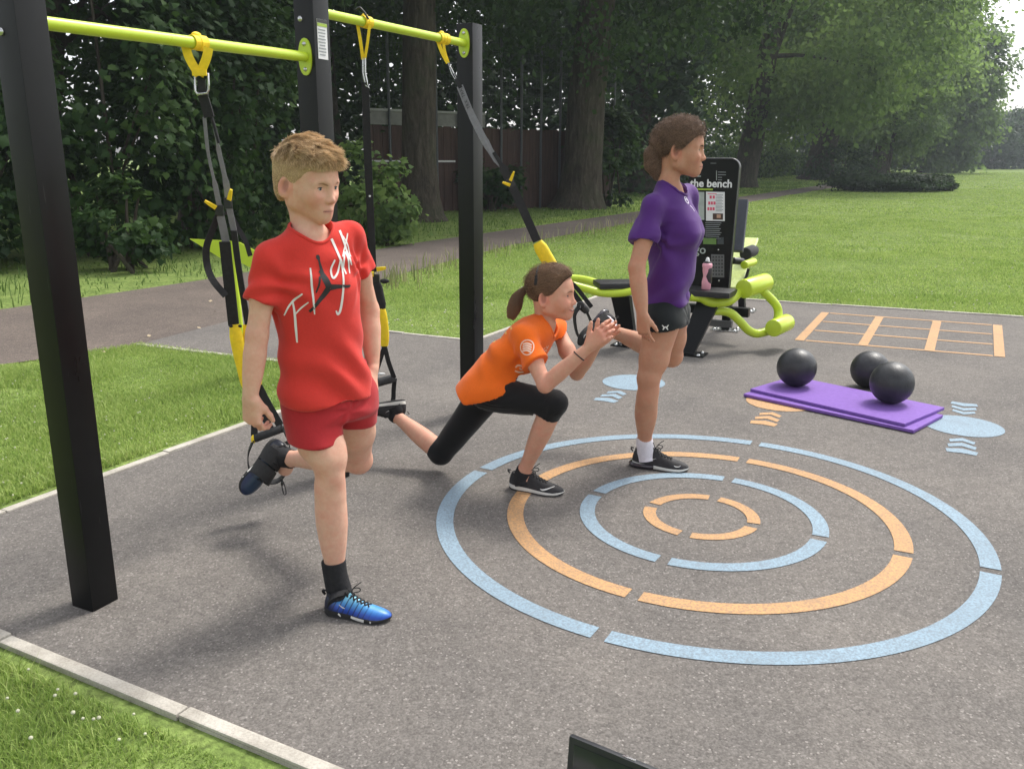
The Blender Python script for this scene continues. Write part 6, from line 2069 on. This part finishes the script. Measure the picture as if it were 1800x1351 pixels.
# cradle bands of the strap across the shoe
for x0, wd in ((.30, .060), (.56, .055)):
    ring = [H2(x0 + .03 * math.cos(a), .175 * math.cos(a), .17 + .20 * math.sin(a)) for a in np.linspace(0, 2 * math.pi, 25)]
    MB().strap(ring, wd, .004, H2.A[0]).build('foot_cradle', M_WEB, t1, smooth=60)
# ------------------------------------------------------------------ the crouching girl in orange
SK_O = skin_mat('light_skin', (0.62, 0.345, 0.240), (0.66, 0.22, 0.155), (0.56, 0.20, 0.17))
M_ORANGE = cloth_mat('orange_jersey', (0.80, 0.145, 0.012))
M_LEG = cloth_mat('black_leggings', (0.008, 0.008, 0.009), 0.75, 1200, 0.15)
go_ = thing('person', 'girl in orange T-shirt and black leggings in a deep lunge with hands clasped', 'person', (0.05, 3.62, 0))
of = norm([0.93, -0.36, 0]); ol = np.array([-of[1], of[0], 0])
hipC = P(856, 676, 3.69); neckB = P(961, 566, 3.68)
oax = norm(neckB - hipC)
hR, hL = hipC - ol * .064 - zup * .02 + of * .02, hipC + ol * .070 - zup * .012
knR, anR = P(973, 709, 3.47), P(922, 826, 3.60)
knL, anL = P(776, 795, 3.82), P(694, 729, 3.96)
shR, shL = P(920, 592, 3.55), P(980, 578, 3.81)
elR, wrR = P(958, 677, 3.42), P(1033, 612, 3.38)
elL, wrL = P(1014, 655, 3.64), P(1050, 603, 3.46)
hf = norm([0.955, -0.29, 0.02]); hu = norm([-0.10, 0.02, 1.0])
HO = Frame3(P(969, 518, 3.67), hf, hu, 1.02)
fine = [(HO.c - .15, HO.c + .15), (np.minimum(wrR, wrL) - .06, np.maximum(wrR, wrL) + [.22, .06, .16])]
B = Field([-0.62, 3.22, 0.04], [0.62, 4.16, 1.06], 0.0065, fine, 0.0030)
add_head(B, HO, fem=1, smile=1.4)
B.limb(HO(-.032, 0, -.035), neckB - oax * .01, [.045, .042, .048], .016)
B.loft(hipC, neckB - oax * .03, [(0, .105, .085), (.35, .085, .068), (.75, .115, .080), (.93, .09, .06), (1, .05, .05)], ol, .03)
for sh in (shR, shL):
    B.limb(neckB - oax * .035, sh - oax * .01, [.036, .028], .02)
for sh, el, wr in ((shR, elR, wrR), (shL, elL, wrL)):
    B.chain([(sh, .030), ((sh + el) / 2, .035), (el, .030)], .02)
    B.limb(el, wr, [.031, .034, .029, .0205], .015)
hx = norm(P(1072, 574, 3.34) - wrR)
add_hand(B, wrR + hx * .01, hx, norm([-0.35, -0.85, 0.25]), -1, .92, ((18, 25, 12), (22, 30, 18), (28, 32, 20), (34, 36, 22)), 5, (0.65, 0.65, 0.05), 10)
hx2 = norm(P(1082, 572, 3.44) - wrL)
add_hand(B, wrL + hx2 * .0, hx2, norm([0.45, 0.80, 0.2]), 1, .92, ((22, 30, 15), (20, 28, 16), (16, 24, 14), (12, 20, 14)), 6, (0.65, 0.65, 0.05), 10)
def legs(S, g, k0=.03, t=0.0, shin=1.0):
    fr = lambda a, b: a + (b - a) * shin
    rr = lambda q: [float(np.interp(i / 5 * shin, np.linspace(0, 1, 6), q)) + g for i in range(6)]
    S.limb(hR + of * .01, knR, [.068 + g + t, .070 + g + t, .060 + g + t, .050 + g], k0)
    S.limb(hL + of * .005, knL, [.074 + g + t, .071 + g + t, .060 + g + t, .049 + g], k0)
    S.ell(knR + norm(knR - hR) * .008 + zup * .006, [.046 + g] * 3, None, .02)
    S.ell(knL + norm(knL - hL) * .010, [.046 + g] * 3, None, .02)
    S.limb(knR, fr(knR, anR), rr([.043, .047, .046, .040, .032, .028]), .02)
    S.limb(knL, fr(knL, anL), rr([.043, .047, .046, .040, .032, .028]), .02)
    S.ell(hipC - oax * .005 + of * .012, np.array([.078, .104, .076]) + g + t, [of, ol, zup], .04)
legs(B, 0, t=-.006)
B.limb(anR, anR - zup * .05 + of * .01, [.028, .03], .02)
B.limb(anL, anL + norm(anL - knL) * .05, [.028, .03], .02)
Vb, Qb = B.mesh(1)
att = face_masks(Vb.astype(float), HO, 1.4, [(elR, .04, .3), (wrR + hx * .1, .05, .45), (wrL + hx2 * .1, .05, .45), (anR, .05, .2)])
body = np_mesh('body', Vb, Qb, SK_O, go_, att, True)
eye_parts(HO, go_, hf, (0.08, 0.09, 0.09), 0.62)
brow_parts(HO, bvh_of(body), go_, simple('brown_eyebrow', (0.20, 0.11, 0.065), 0.8), .0018, .0)
MB().add(*(lambda H: ([H(.0962 - 26 * y * y, y, -.0592 + .0050 * (y / .017) ** 2) for y in np.linspace(-.017, .017, 9)] + [H(.0955 - 26 * y * y, y, -.0655 + .0100 * (y / .017) ** 2) for y in np.linspace(-.017, .017, 9)], [(i, i + 1, 10 + i, 9 + i) for i in range(8)]))(HO)).build('teeth', simple('tooth_enamel', (0.75, 0.72, 0.66), 0.25), go_, smooth=80)
# leggings
SL = Field([-0.62, 3.30, 0.04], [0.40, 4.05, 0.82], 0.0055)
legs(SL, .005, shin=.22)
SL.loft(hipC - oax * .02 + of * .01, hipC + oax * .10, [(0, .108, .086), (1, .10, .080)], ol, .03)
cR, nR = knR + (anR - knR) * .17, norm(anR - knR)
SL.cut(cR, nR, .002, cR - [.062, .10, .16], cR + [.12, .10, .05])
cL, nL = knL + (anL - knL) * .15, norm(anL - knL)
SL.cut(cL, nL, .002, cL - [.16, .10, .08], cL + [.04, .16, .12])
leggings = cloth_obj('leggings', SL, M_LEG, go_, 21, .0012, 40, extra=lambda p, N: creases(p, knR - oax * .03, 12, .10, .0018, 2) + creases(p, hR + of * .06, 9, .12, .0022, 6), sm=2)
# T-shirt
S_ = Field([-0.36, 3.30, 0.40], [0.46, 4.05, 0.96], 0.0052)
for sh, el, ext in ((shR, elR, .135), (shL, elL, .10)):
    d = norm(el - sh)
    S_.limb(sh - d * .01, sh + d * .19, [.042, .053, .064, .069], 0, (ol, .92))
    c = sh + d * ext
    S_.cut(c, norm(d + of * .15), .003, c - .16, c + .16)
hemC = hipC + oax * .005
S_.loft(hemC - oax * .10, neckB + oax * .008, [(0, .148, .108, .016), (.18, .148, .110, .012), (.36, .148, .108, .006), (.58, .146, .108, .004), (.77, .146, .104, .006), (.87, .128, .085), (.93, .098, .070), (.97, .068, .060), (1.0, .056, .054)], ol, .028, .02, 2.2)
for sh in (shR, shL):
    S_.limb(neckB - oax * .03, sh, [.044, .043], .035)
S_.ell(hR + of * .050 - ol * .020, [.112, .086, .086], [of, ol, zup], .03)
hb_, hn_, hf_ = P(809, 664, 3.76), P(862, 699, 3.53), P(928, 656, 3.58)
hn = norm(np.cross(hn_ - hb_, hf_ - hb_)); hn = -hn if hn[2] > 0 else hn
S_.cut(hn_, hn, .003)
nh = neck_hole(S_, neckB + of * .012 - oax * .012, ol, norm(oax * .80 + zup * .30 + of * .15), .057, .055, .0)
def ex(p, N):
    o = creases(p, shR - zup * .08 + ol * .03, 7, .14, .0075, 31) + creases(p, hipC + of * .12 - zup * .02, 8, .18, .0085, 32) + creases(p, shL - zup * .06, 7, .10, .003, 33)
    t = (p - hipC) @ oax
    o += .0090 * np.sin(t * 44 + ((p - hipC) @ ol) * 14 + 2 * np.sin(((p - hipC) @ of) * 22)) * np.exp(-((t - .14) / .09) ** 2) * np.clip(((p - hipC) @ of) * 12 + .3, 0, 1)
    return o
oshirt = cloth_obj('t_shirt', S_, M_ORANGE, go_, 23, .0030, 24, extra=ex, sm=3)
bs = bvh_of(oshirt)
neck_rib(bs, nh, .057, .055, M_ORANGE, oshirt)
M_INKP = simple('pale_orange_ink', (0.80, 0.52, 0.40), 0.7, var=0.08)
M_INKY = simple('pale_yellow_ink', (0.80, 0.52, 0.16), 0.7, var=0.08)
def dpx(name, strokes, mat, at_px, Yd, n_out, obj_=None, par=None, scale=None):
    """print seen in the photograph at pixels -> laid on the cloth, measured on a plane facing n_out"""
    o = P(at_px[0], at_px[1], Yd); n_out = norm(n_out)
    r_ = norm(np.cross(zup, n_out)); r_ = r_ if r_[0] > 0 else -r_
    u_ = norm(np.cross(n_out, r_)); u_ = u_ if u_[2] > 0 else -u_
    s_ = scale or 1.0 / (FPX / (Yd * math.cos(PITCH) + (CAM_H - o[2]) * math.sin(PITCH)))
    st = [[((x - at_px[0]) * s_ / max(.5, r_[0]), -(y - at_px[1]) * s_, w_ * s_) for x, y, w_ in q] for q in strokes]
    return decal(name, obj_, st, o + n_out * .10, [r_, u_, n_out], mat, par, 0.0013, 0.004)
crest = [[(926 + 12.5 * math.cos(a) * .95 + 0.25 * 12 * math.sin(a) * 0, 611 + 12.5 * math.sin(a), 1.0) for a in np.linspace(0, 2 * math.pi, 21)]] + \
        [[(918, 606 + i * 4.0, 1.3), (926, 604 + i * 4.0, 1.6), (934, 607 + i * 4.0, 1.3)] for i in range(4)]
dpx('sleeve_crest', crest, M_INKP, (926, 611), 3.46, [-0.12, -1, 0.12], bs, oshirt)
dpx('shirt_print', [[(906, 646, 1.2), (910, 642, 1.6), (916, 642, 1.8), (922, 645, 1.6)], [(905, 652, 1.4), (912, 655, 1.8), (920, 655, 1.6)], [(913, 647, 1.6), (917, 650, 1.6)]], M_INKP, (914, 649), 3.55, [-.1, -1, 0], bs, oshirt)
dpx('shirt_print', [[(949, 609, .9), (953, 613, 1.0), (957, 610, .9)], [(960, 608, 1.0), (963, 613, 1.0), (966, 608, .9)], [(951, 618, 1.2), (957, 616, 1.2), (963, 617, 1.0)]], M_INKP, (957, 613), 3.60, [.35, -1, .05], bs, oshirt)
bt = []
for i in range(7):
    x, y = 884 - i * 8.2, 569 + i * 9.0
    bt.append([(x - 4.5, y - 4.5, 1.1), (x - 1, y - 1, 1.7), (x + 3, y + 2.2, 1.1)])
dpx('back_print', bt, M_INKY, (862, 596), 3.60, [-0.55, -0.75, 0.45], bs, oshirt)
# hair: brushed back into a pony tail
S3 = Field(HO.c - .17, HO.c + .16, 0.0036)
S3.ell(HO(-.012, 0, .040), np.array([.100, .0775, .085]) * HO.s, HO.A, 0)
S3.ell(HO(.010, 0, .058), np.array([.084, .066, .056]) * HO.s, HO.A, .03)
def hl_fn(H, line):
    xs0, zs0 = [q[0] for q in line], [q[1] for q in line]
    def fn(X, Y, Z_):
        x = ((X - H.c[0]) * H.A[0][0] + (Y - H.c[1]) * H.A[0][1] + (Z_ - H.c[2]) * H.A[0][2]) / H.s
        z_ = ((X - H.c[0]) * H.A[2][0] + (Y - H.c[1]) * H.A[2][1] + (Z_ - H.c[2]) * H.A[2][2]) / H.s
        return (np.interp(x, xs0, zs0) - z_) * H.s
    return fn
S3.put(hl_fn(HO, [(-.12, -.062), (-.085, -.060), (-.055, -.048), (-.036, -.020), (-.024, .014), (-.006, .012), (.004, -.010), (.014, -.008), (.024, .008), (.040, .030), (.056, .050), (.070, .068), (.085, .078), (.12, .082)]), HO.c - .17, HO.c + .16, .006, 'i', 0)
cv, cq = S3.mesh(2)
tie = HO(-.108, 0, .022)
HO_D, HO_L = (0.055, 0.030, 0.018), (0.33, 0.20, 0.12)
ohair = np_mesh('hair', cv, cq, scalp_mat('brown_hair_roots', (0.045, 0.024, 0.014), (0.11, 0.062, 0.036)), go_, None, True)
roots, nr = sample_mesh(ohair, 16000, 8)
qo = HO.inv(roots); keep = np.linalg.norm(qo - np.array([-.012, 0, .03]), axis=1) > .068
roots, nr, qo = roots[keep], nr[keep], qo[keep]
def pulled(H, tie, lift=.0035, frizz=.0008, curl=0.0):
    ctr = H(-.012, 0, .034)
    def fn(r, n):
        g = np.random.default_rng(4)
        ln = g.uniform(.02, .05, (len(r), 1))
        out = [r - (r - ctr) / np.linalg.norm(r - ctr, axis=1, keepdims=True) * .002]
        p = r.copy(); rad = np.linalg.norm(r - ctr, axis=1, keepdims=True)
        ph = g.uniform(0, 6.28, (len(r), 1)); ax_ = g.normal(size=(len(r), 3))
        for i in range(1, n):
            d = tie - p; d = d / (np.linalg.norm(d, axis=1, keepdims=True) + 1e-6)
            rr_ = (p - ctr) / (np.linalg.norm(p - ctr, axis=1, keepdims=True))
            d = d - rr_ * (d * rr_).sum(1, keepdims=True); d /= (np.linalg.norm(d, axis=1, keepdims=True) + 1e-6)
            p = p + d * ln / (n - 1)
            rr_ = (p - ctr) / (np.linalg.norm(p - ctr, axis=1, keepdims=True))
            base = ctr + rr_ * (rad + lift * math.sin(math.pi * i / n) * (g.random((len(r), 1)) if i == 1 else .6))
            w_ = curl * np.sin(ph + i * 1.9) * np.cross(d, rr_) + curl * .8 * np.cos(ph + i * 1.9) * rr_
            out.append(base + g.normal(size=r.shape) * frizz + w_)
        return np.stack(out, 1)
    return fn
M_HAIRO = hair_mat('brown_hair', HO_D, HO_L)
hair_strands('hair_strands', roots, pulled(HO, tie), M_HAIRO, ohair, 6, .0006, .00025)
hair_strands('flyaway_strands', roots[::45], pulled(HO, tie, .020, .0022, .0012), M_HAIRO, ohair, 8, .0005, .0002)
def tail(name, path, rad, n, H_par, mat, wob=.006, seed=1, r0=.0006, spread_end=1.0):
    pp = np.array(bez(path, 8)); m = len(pp)
    rs = np.interp(np.linspace(0, 1, m), np.linspace(0, 1, len(rad)), rad)
    g = np.random.default_rng(seed)
    def fn(r, k):
        n_ = len(r)
        a = g.uniform(0, 6.28, n_); q = np.sqrt(g.random(n_))
        L1 = g.uniform(.72, 1.0, n_); L0 = g.uniform(0, .12, n_)
        out = []
        for i in range(k):
            t = L0 + (L1 - L0) * i / (k - 1)
            f_ = t * (m - 1); i0 = np.clip(f_.astype(int), 0, m - 2); fr = (f_ - i0)[:, None]
            c = pp[i0] * (1 - fr) + pp[i0 + 1] * fr
            tg = pp[i0 + 1] - pp[i0]; tg /= np.linalg.norm(tg, axis=1, keepdims=True)
            u_ = np.cross(tg, [0, 1, 0.2]); u_ /= np.linalg.norm(u_, axis=1, keepdims=True); w_ = np.cross(tg, u_)
            rr_ = (np.interp(t, np.linspace(0, 1, m), rs) * q)[:, None]
            out.append(c + rr_ * (u_ * np.cos(a)[:, None] + w_ * np.sin(a)[:, None]) + wob * np.sin(a * 3 + i * 1.3)[:, None] * u_ * (i / k))
        return np.stack(out, 1)
    return hair_strands(name, np.zeros((n, 3)), fn, mat, H_par, 10, r0, .0003)
tail('pony_tail', [HO(-.085, 0, .030), HO(-.112, 0, .020), HO(-.142, -.006, -.010), HO(-.156, -.012, -.048), HO(-.168, -.016, -.084), HO(-.178, -.018, -.106)], [.016, .013, .024, .027, .023, .012], 3000, ohair, M_HAIRO, .009, 3)
MB().tube([HO(-.104 + .004 * math.cos(a) * 0, .017 * math.cos(a), .024 + .017 * math.sin(a)) for a in np.linspace(0, 2 * math.pi, 17)[:-1]], .006, 8, closed=True).build('hair_tie', M_WEB, ohair, smooth=60)
band = [HO(-.046 + .001 * math.sin(a), .0805 * math.cos(a), .036 + .086 * math.sin(a)) for a in np.linspace(.15, math.pi - .15, 25)]
MB().strap(band, .012, .003, HO.A[0]).build('hair_band', M_WEB, ohair, smooth=60)
MB().ball(HO(-.006, -.0765, -.034), .0028, 10, 8).build('ear_stud', M_STEEL, go_, smooth=80)
# wrist band
wd_ = norm(wrR - elR); wc = elR + (wrR - elR) * .80
uu = norm(np.cross(wd_, [0, 0, 1])); ww = np.cross(wd_, uu)
MB().tube([wc + (uu * math.cos(a) + ww * math.sin(a)) * .0265 + wd_ * .006 * math.sin(a + 1) for a in np.linspace(0, 2 * math.pi, 25)[:-1]], .0025, 8, closed=True).build('bracelet', M_WEB, go_, smooth=60)
# shoes
heel, toe = Z(897, 856), Z(990, 871); fw = norm(toe - heel)
PR_MARKS = [('upper', [[(.62, .115, .003), (.66, .105, .010), (.72, .118, .012), (.80, .148, .006), (.86, .165, .002)]])]
H3 = shoe(go_, heel, fw, zup, np.linalg.norm(toe - heel) * 1.0, -1, M_SHOEBLK, M_SOLEW, M_OUTB, M_LACE, marks=PR_MARKS, m_mark=M_MARKW)
sock(go_, [anR + (knR - anR) * .02, anR, H3(.23, 0, .2), H3(.25, 0, .12)], [.0335, .0365, .042, .044], M_SOCKB)
hl2, to2 = P(711, 700, 3.99), P(640, 712, 3.93)
fw2 = norm(to2 - hl2); up2 = norm(np.array([0.06, -0.25, -1.0]))
H4 = shoe(go_, hl2, fw2, up2, .235, 1, M_SHOEBLK, M_SOLEW, M_OUTB, M_LACE, marks=[('upper', [TICK])], m_mark=M_MARKW, lace_loops=False)
sock(go_, [anL + (knL - anL) * .06, anL, H4(.22, 0, .2), H4(.24, 0, .12)], [.034, .036, .04, .042], M_SOCKB)
# ------------------------------------------------------------------ the girl in purple
SK_P = skin_mat('tanned_skin', (0.49, 0.265, 0.170), (0.50, 0.165, 0.10), (0.46, 0.18, 0.14))
M_PURP = cloth_mat('purple_sports_jersey', (0.078, 0.020, 0.165), 0.7, 800)
M_BSH = cloth_mat('black_sports_shorts', (0.010, 0.013, 0.014), 0.7, 900, 0.15)
gp_ = thing('person', 'girl in purple T-shirt and black shorts standing on one leg, looking right', 'person', (0.68, 3.92, 0))
pf = norm([0.92, -0.39, 0]); pl_ = np.array([-pf[1], pf[0], 0])
hipC = P(1170, 553, 3.94); neckB = P(1180, 322, 3.91)
hR, hL = hipC - pl_ * .075 - zup * .02, hipC + pl_ * .075 - zup * .02
knR, anR = P(1139, 684, 3.83), P(1133, 776, 3.90)
knL, anL = P(1180, 624, 4.12), P(1076, 582, 4.32)
shR, shL = P(1147, 364, 3.79), P(1208, 345, 4.05)
elR, wrR = P(1119, 470, 3.71), P(1129, 552, 3.66)
elL, wrL = P(1195, 460, 4.16), P(1196, 540, 4.12)
hf = norm([0.975, -0.22, -0.02]); hu = norm([-0.06, 0.0, 1.0])
HP = Frame3(P(1195, 264, 3.91), hf, hu, 1.06)
fine = [(HP.c - .16, HP.c + .15), (wrR - [.07, .07, .19], wrR + [.07, .07, .04])]
B = Field([0.36, 3.52, 0.02], [0.96, 4.46, 1.68], 0.0065, fine, 0.0030)
add_head(B, HP, fem=1)
B.limb(HP(-.032, 0, -.035), neckB - pf * .012, [.046, .043, .049], .016)
B.loft(hipC, neckB - zup * .03, [(0, .115, .085), (.35, .092, .070), (.75, .125, .085), (.93, .10, .065), (1, .05, .05)], pl_, .03)
for sh in (shR, shL):
    B.limb(neckB - zup * .04, sh - zup * .012, [.038, .028], .02)
for sh, el, wr in ((shR, elR, wrR), (shL, elL, wrL)):
    B.chain([(sh, .031), ((sh + el) / 2, .038), (el, .034)], .02)
    B.limb(el, wr, [.034, .038, .033, .0235], .015)
add_hand(B, wrR - zup * .004, norm([0.12, -0.02, -1]), norm(-pl_ * .8 - pf * .2), -1, .88, ((14, 22, 12), (20, 28, 16), (26, 30, 18), (30, 34, 20)), 6, (0.75, 0.55, -0.3), 12)
B.chain([(hR, .086), (hR * .45 + knR * .55, .063), (knR + zup * .05, .049)], .03)
B.limb(knR + zup * .05, knR - zup * .05, [.050, .046, .047, .044], .02)
B.ell(knR + pf * .014, [.034, .034, .038], None, .02)
B.limb(knR - zup * .04 - pf * .004, anR, [.045, .052, .052, .045, .036, .030], .02)
B.limb(anR, anR - zup * .05 + pf * .01, [.031, .032], .02)
B.chain([(hL, .090), (hL * .45 + knL * .55, .070), (knL, .054)], .03)
dsn = norm(anL - knL)
B.ell(knL + norm(knL - hL) * .010, [.050] * 3, None, .02)
B.limb(knL, anL, [.048, .056, .055, .047, .037, .031], .02)
B.limb(anL, anL + dsn * .05, [.031, .032], .02)
Vb, Qb = B.mesh(1)
att = face_masks(Vb.astype(float), HP, 0, [(knR, .05, .3), (elR, .04, .3), (wrR - zup * .12, .05, .35), (anR, .06, .3)])
body = np_mesh('body', Vb, Qb, SK_P, gp_, att, True)
eye_parts(HP, gp_, norm(hf + [0, 0, -.02]), (0.04, 0.025, 0.015), 0.72)
brow_parts(HP, bvh_of(body), gp_, simple('dark_eyebrow', (0.085, 0.045, 0.028), 0.8), .0022, .001)
# shirt
S_ = Field([0.36, 3.52, 0.66], [1.06, 4.34, 1.42], 0.0054)
for sh, el, ext in ((shR, elR, .165), (shL, elL, .165)):
    d = norm(el - sh)
    S_.limb(sh - d * .01, sh + d * .22, [.043, .056, .067, .072], 0, (pl_, .90))
    c = sh + d * ext
    S_.cut(c, norm(d + pf * .06), .003, c - .17, c + .17)
hemC = P(1172, 533, 3.94)
S_.loft(hemC - zup * .02, neckB + zup * .000, [(0, .132, .102, .0), (.27, .126, .100, .006), (.50, .128, .112, .016), (.63, .138, .126, .022), (.73, .143, .118, .016), (.83, .135, .093, .006), (.90, .106, .076), (.955, .074, .066), (1.0, .060, .058)], pl_, .03, .02, 2.15)
for sh in (shR, shL):
    S_.limb(neckB - zup * .03, sh, [.047, .045], .035)
for sg in (-1, 1):
    S_.ell(neckB - zup * .215 + pf * .088 + pl_ * sg * .055, [.050, .052, .052], None, .04)
S_.cut(hemC, norm(-zup + pf * .03), .003, hemC - .25, hemC + .22)
S_.limb(hemC - zup * .1, hemC + zup * .02, [.112, .112], .005, (pf, .8), 's')
nh = neck_hole(S_, neckB + pf * .012 - zup * .026, pl_, norm(zup + pf * .22), .064, .061, .0)
def ex(p, N):
    o = creases(p, shR - zup * .10 + pl_ * .03, 7, .16, .0045, 41) + creases(p, shR - zup * .16 + pf * .03, 6, .18, .0060, 42)
    q = p - hemC
    o += .0100 * np.sin(q[:, 2] * 32 - (q @ pf) * 44 + 2.2 * np.sin(q[:, 2] * 11)) * np.exp(-((q[:, 2] - .16) / .15) ** 2)
    o += np.clip((.22 - q[:, 2]) / .22, 0, 1) * .008 * np.sin((q @ pf) * 42 + (q @ pl_) * 20 + 2 * np.sin(q[:, 2] * 8))
    return o
pshirt = cloth_obj('t_shirt', S_, M_PURP, gp_, 43, .0026, 24, extra=ex, sm=2)
bs = bvh_of(pshirt)
neck_rib(bs, nh, .064, .061, M_PURP, pshirt)
M_INKL = simple('white_shirt_ink', (0.66, 0.60, 0.72), 0.7)
ring = [[(1227 + 3.4 * math.cos(a), 350 + 6 * math.sin(a), 1.0) for a in np.linspace(0, 6.283, 15)], [(1224, 352, .9), (1227, 348, 1.2), (1230, 352, .9)], [(1229, 360, .8), (1232, 364, 1.0), (1234, 371, .8)], [(1226, 357, .8), (1229, 355, .8)]]
dpx('chest_badge', ring, M_INKL, (1228, 354), 3.82, [0.75, -0.66, 0.1], bs, pshirt)
# shorts
S2 = Field([0.40, 3.60, 0.58], [1.06, 4.30, 0.92], 0.0052)
kR = hR + norm(knR - hR) * .13; kL = hL + norm(knL - hL) * .14
S2.limb(hL, kL + (kL - hL) * .5, [.104, .096, .090], 0)
S2.cut(hL + norm(knL - hL) * .065, norm(knL - hL), .003)
S2.limb(hR, kR + (kR - hR) * .5, [.106, .098, .094], .02)
S2.cut(P(1163, 586, 3.76), norm(-zup - pf * .02 + pl_ * .30), .003)
S2.loft(hipC - zup * .03, hipC + zup * .12, [(0, .134, .110), (1, .118, .090)], pl_, .025, .03, 2.2)
pshorts = cloth_obj('shorts', S2, M_BSH, gp_, 49, .0014, 30, extra=lambda p, N: creases(p, hipC + pf * .1 - zup * .04, 8, .12, .003, 5), sm=2)
bsh = bvh_of(pshorts)
logo = [[(1162, 571, .8), (1165.5, 575, 1.0), (1163.5, 579, .8)], [(1173, 570.5, .8), (1170, 575, 1.0), (1172.5, 579, .8)], [(1164, 575.5, 1.1), (1167.5, 574.2, 1.2), (1171.5, 575, 1.1)]]
dpx('shorts_logo', logo, M_MARKW, (1167, 575), 3.80, [-0.05, -1, 0.15], bsh, pshorts)
# hair: curls brushed back into a low bun
S3 = Field(HP.c - .19, HP.c + .17, 0.0038)
S3.ell(HP(-.012, 0, .041), np.array([.097, .0765, .083]) * HP.s, HP.A, 0)
S3.ell(HP(.012, 0, .058), np.array([.083, .065, .054]) * HP.s, HP.A, .03)
S3.put(hl_fn(HP, [(-.12, -.066), (-.085, -.064), (-.055, -.048), (-.036, -.018), (-.024, .014), (-.006, .014), (.004, -.006), (.012, -.004), (.022, .014), (.040, .034), (.056, .052), (.072, .066), (.085, .070), (.12, .074)]), HP.c - .19, HP.c + .17, .006, 'i', 0)
bun = [HP(-.086, -.004, .004), HP(-.106, -.006, -.022), HP(-.104, -.006, -.058), HP(-.080, -.004, -.100)]
S3.chain([(bun[0], .018), (bun[1], .024), (bun[2], .022), (bun[3], .010)], .010)
cv, cq = S3.mesh(2)
phair = np_mesh('hair', cv, cq, scalp_mat('dark_curly_roots', (0.026, 0.016, 0.012), (0.075, 0.048, 0.036)), gp_, None, True)
roots, nr = sample_mesh(phair, 17000, 9)
qo = HP.inv(roots); keep = (np.linalg.norm(qo - np.array([-.012, 0, .03]), axis=1) > .068)
roots, nr, qo = roots[keep], nr[keep], qo[keep]
isb = (qo[:, 0] < -.080) & (qo[:, 2] < .03)
M_HAIRP = hair_mat('dark_curly_hair', (0.040, 0.024, 0.017), (0.34, 0.22, 0.155), 0.5)
hair_strands('hair_strands', roots[~isb], pulled(HP, HP(-.10, 0, .0), .007, .0020, .0026), M_HAIRP, phair, 9, .0006, .0003)
hair_strands('flyaway_strands', roots[~isb][::14], pulled(HP, HP(-.10, 0, .0), .026, .0040, .0045), M_HAIRP, phair, 9, .0005, .0002)
rb_, nb_ = roots[isb], nr[isb]
rb_ = np.repeat(rb_, 2, 0); nb_ = np.repeat(nb_, 2, 0)
def curls(r, n):
    g = np.random.default_rng(6)
    ph = g.uniform(0, 6.28, (len(r), 1)); ax_ = g.normal(size=(len(r), 3)); ax_ -= nb_ * (ax_ * nb_).sum(1, keepdims=True); ax_ /= np.linalg.norm(ax_, axis=1, keepdims=True)
    bx = np.cross(nb_, ax_)
    out = []
    for i in range(n):
        t = i / (n - 1)
        out.append(r - nb_ * .003 + nb_ * .015 * math.sin(math.pi * t * .8) + ax_ * .026 * t + bx * .005 * np.sin(ph + t * 9) + nb_ * .003 * np.cos(ph + t * 9) + g.normal(size=r.shape) * .0007)
    return np.stack(out, 1)
hair_strands('bun_curls', rb_, curls, M_HAIRP, phair, 10, .0006, .0003)
MB().ball(HP(-.006, -.0765, -.034), .0034, 10, 8).build('ear_stud', M_STEEL, gp_, smooth=80)
# shoes and socks
heel, toe = Z(1112, 817), Z(1208, 829); fw = norm(toe - heel)
AM = [('upper', [TICK, [(.76, .125, .002), (.79, .112, .006), (.84, .112, .005), (.87, .125, .002)]])]
H5 = shoe(gp_, heel, fw, zup, np.linalg.norm(toe - heel) * 1.02, -1, M_SHOEBLK, M_SOLEW, M_OUTB, M_LACE, bubble=M_BUBBLE, marks=AM, m_mark=M_MARKW, collar=1.1)
sock(gp_, [P(1133, 769, 3.90), P(1133, 775, 3.90), H5(.24, 0, .24), H5(.26, 0, .14)], [.0375, .0395, .044, .046], M_SOCKW)
hl2, to2 = P(1068, 551, 4.39), P(1026, 598, 4.28)
fw2 = norm(to2 - hl2); up2 = norm(np.cross(fw2, np.cross(norm(knL - anL), fw2)))
H6 = shoe(gp_, hl2 - up2 * .02, fw2, up2, .245, 1, M_SHOEBLK, M_OUTB, M_OUTB, M_LACE, bubble=M_BUBBLE, marks=AM, m_mark=M_MARKW, lace_loops=True)
sock(gp_, [anL + (knL - anL) * .03, anL, H6(.22, 0, .22), H6(.24, 0, .14)], [.034, .036, .036, .034], M_SOCKW)
for x0, wd in ((.30, .050), (.56, .045)):
    ring = [H6(x0 + .03 * math.cos(a), .175 * math.cos(a), .17 + .20 * math.sin(a)) for a in np.linspace(0, 2 * math.pi, 25)]
    MB().strap(ring, wd, .004, H6.A[0]).build('foot_cradle', M_WEB, t3, smooth=60)
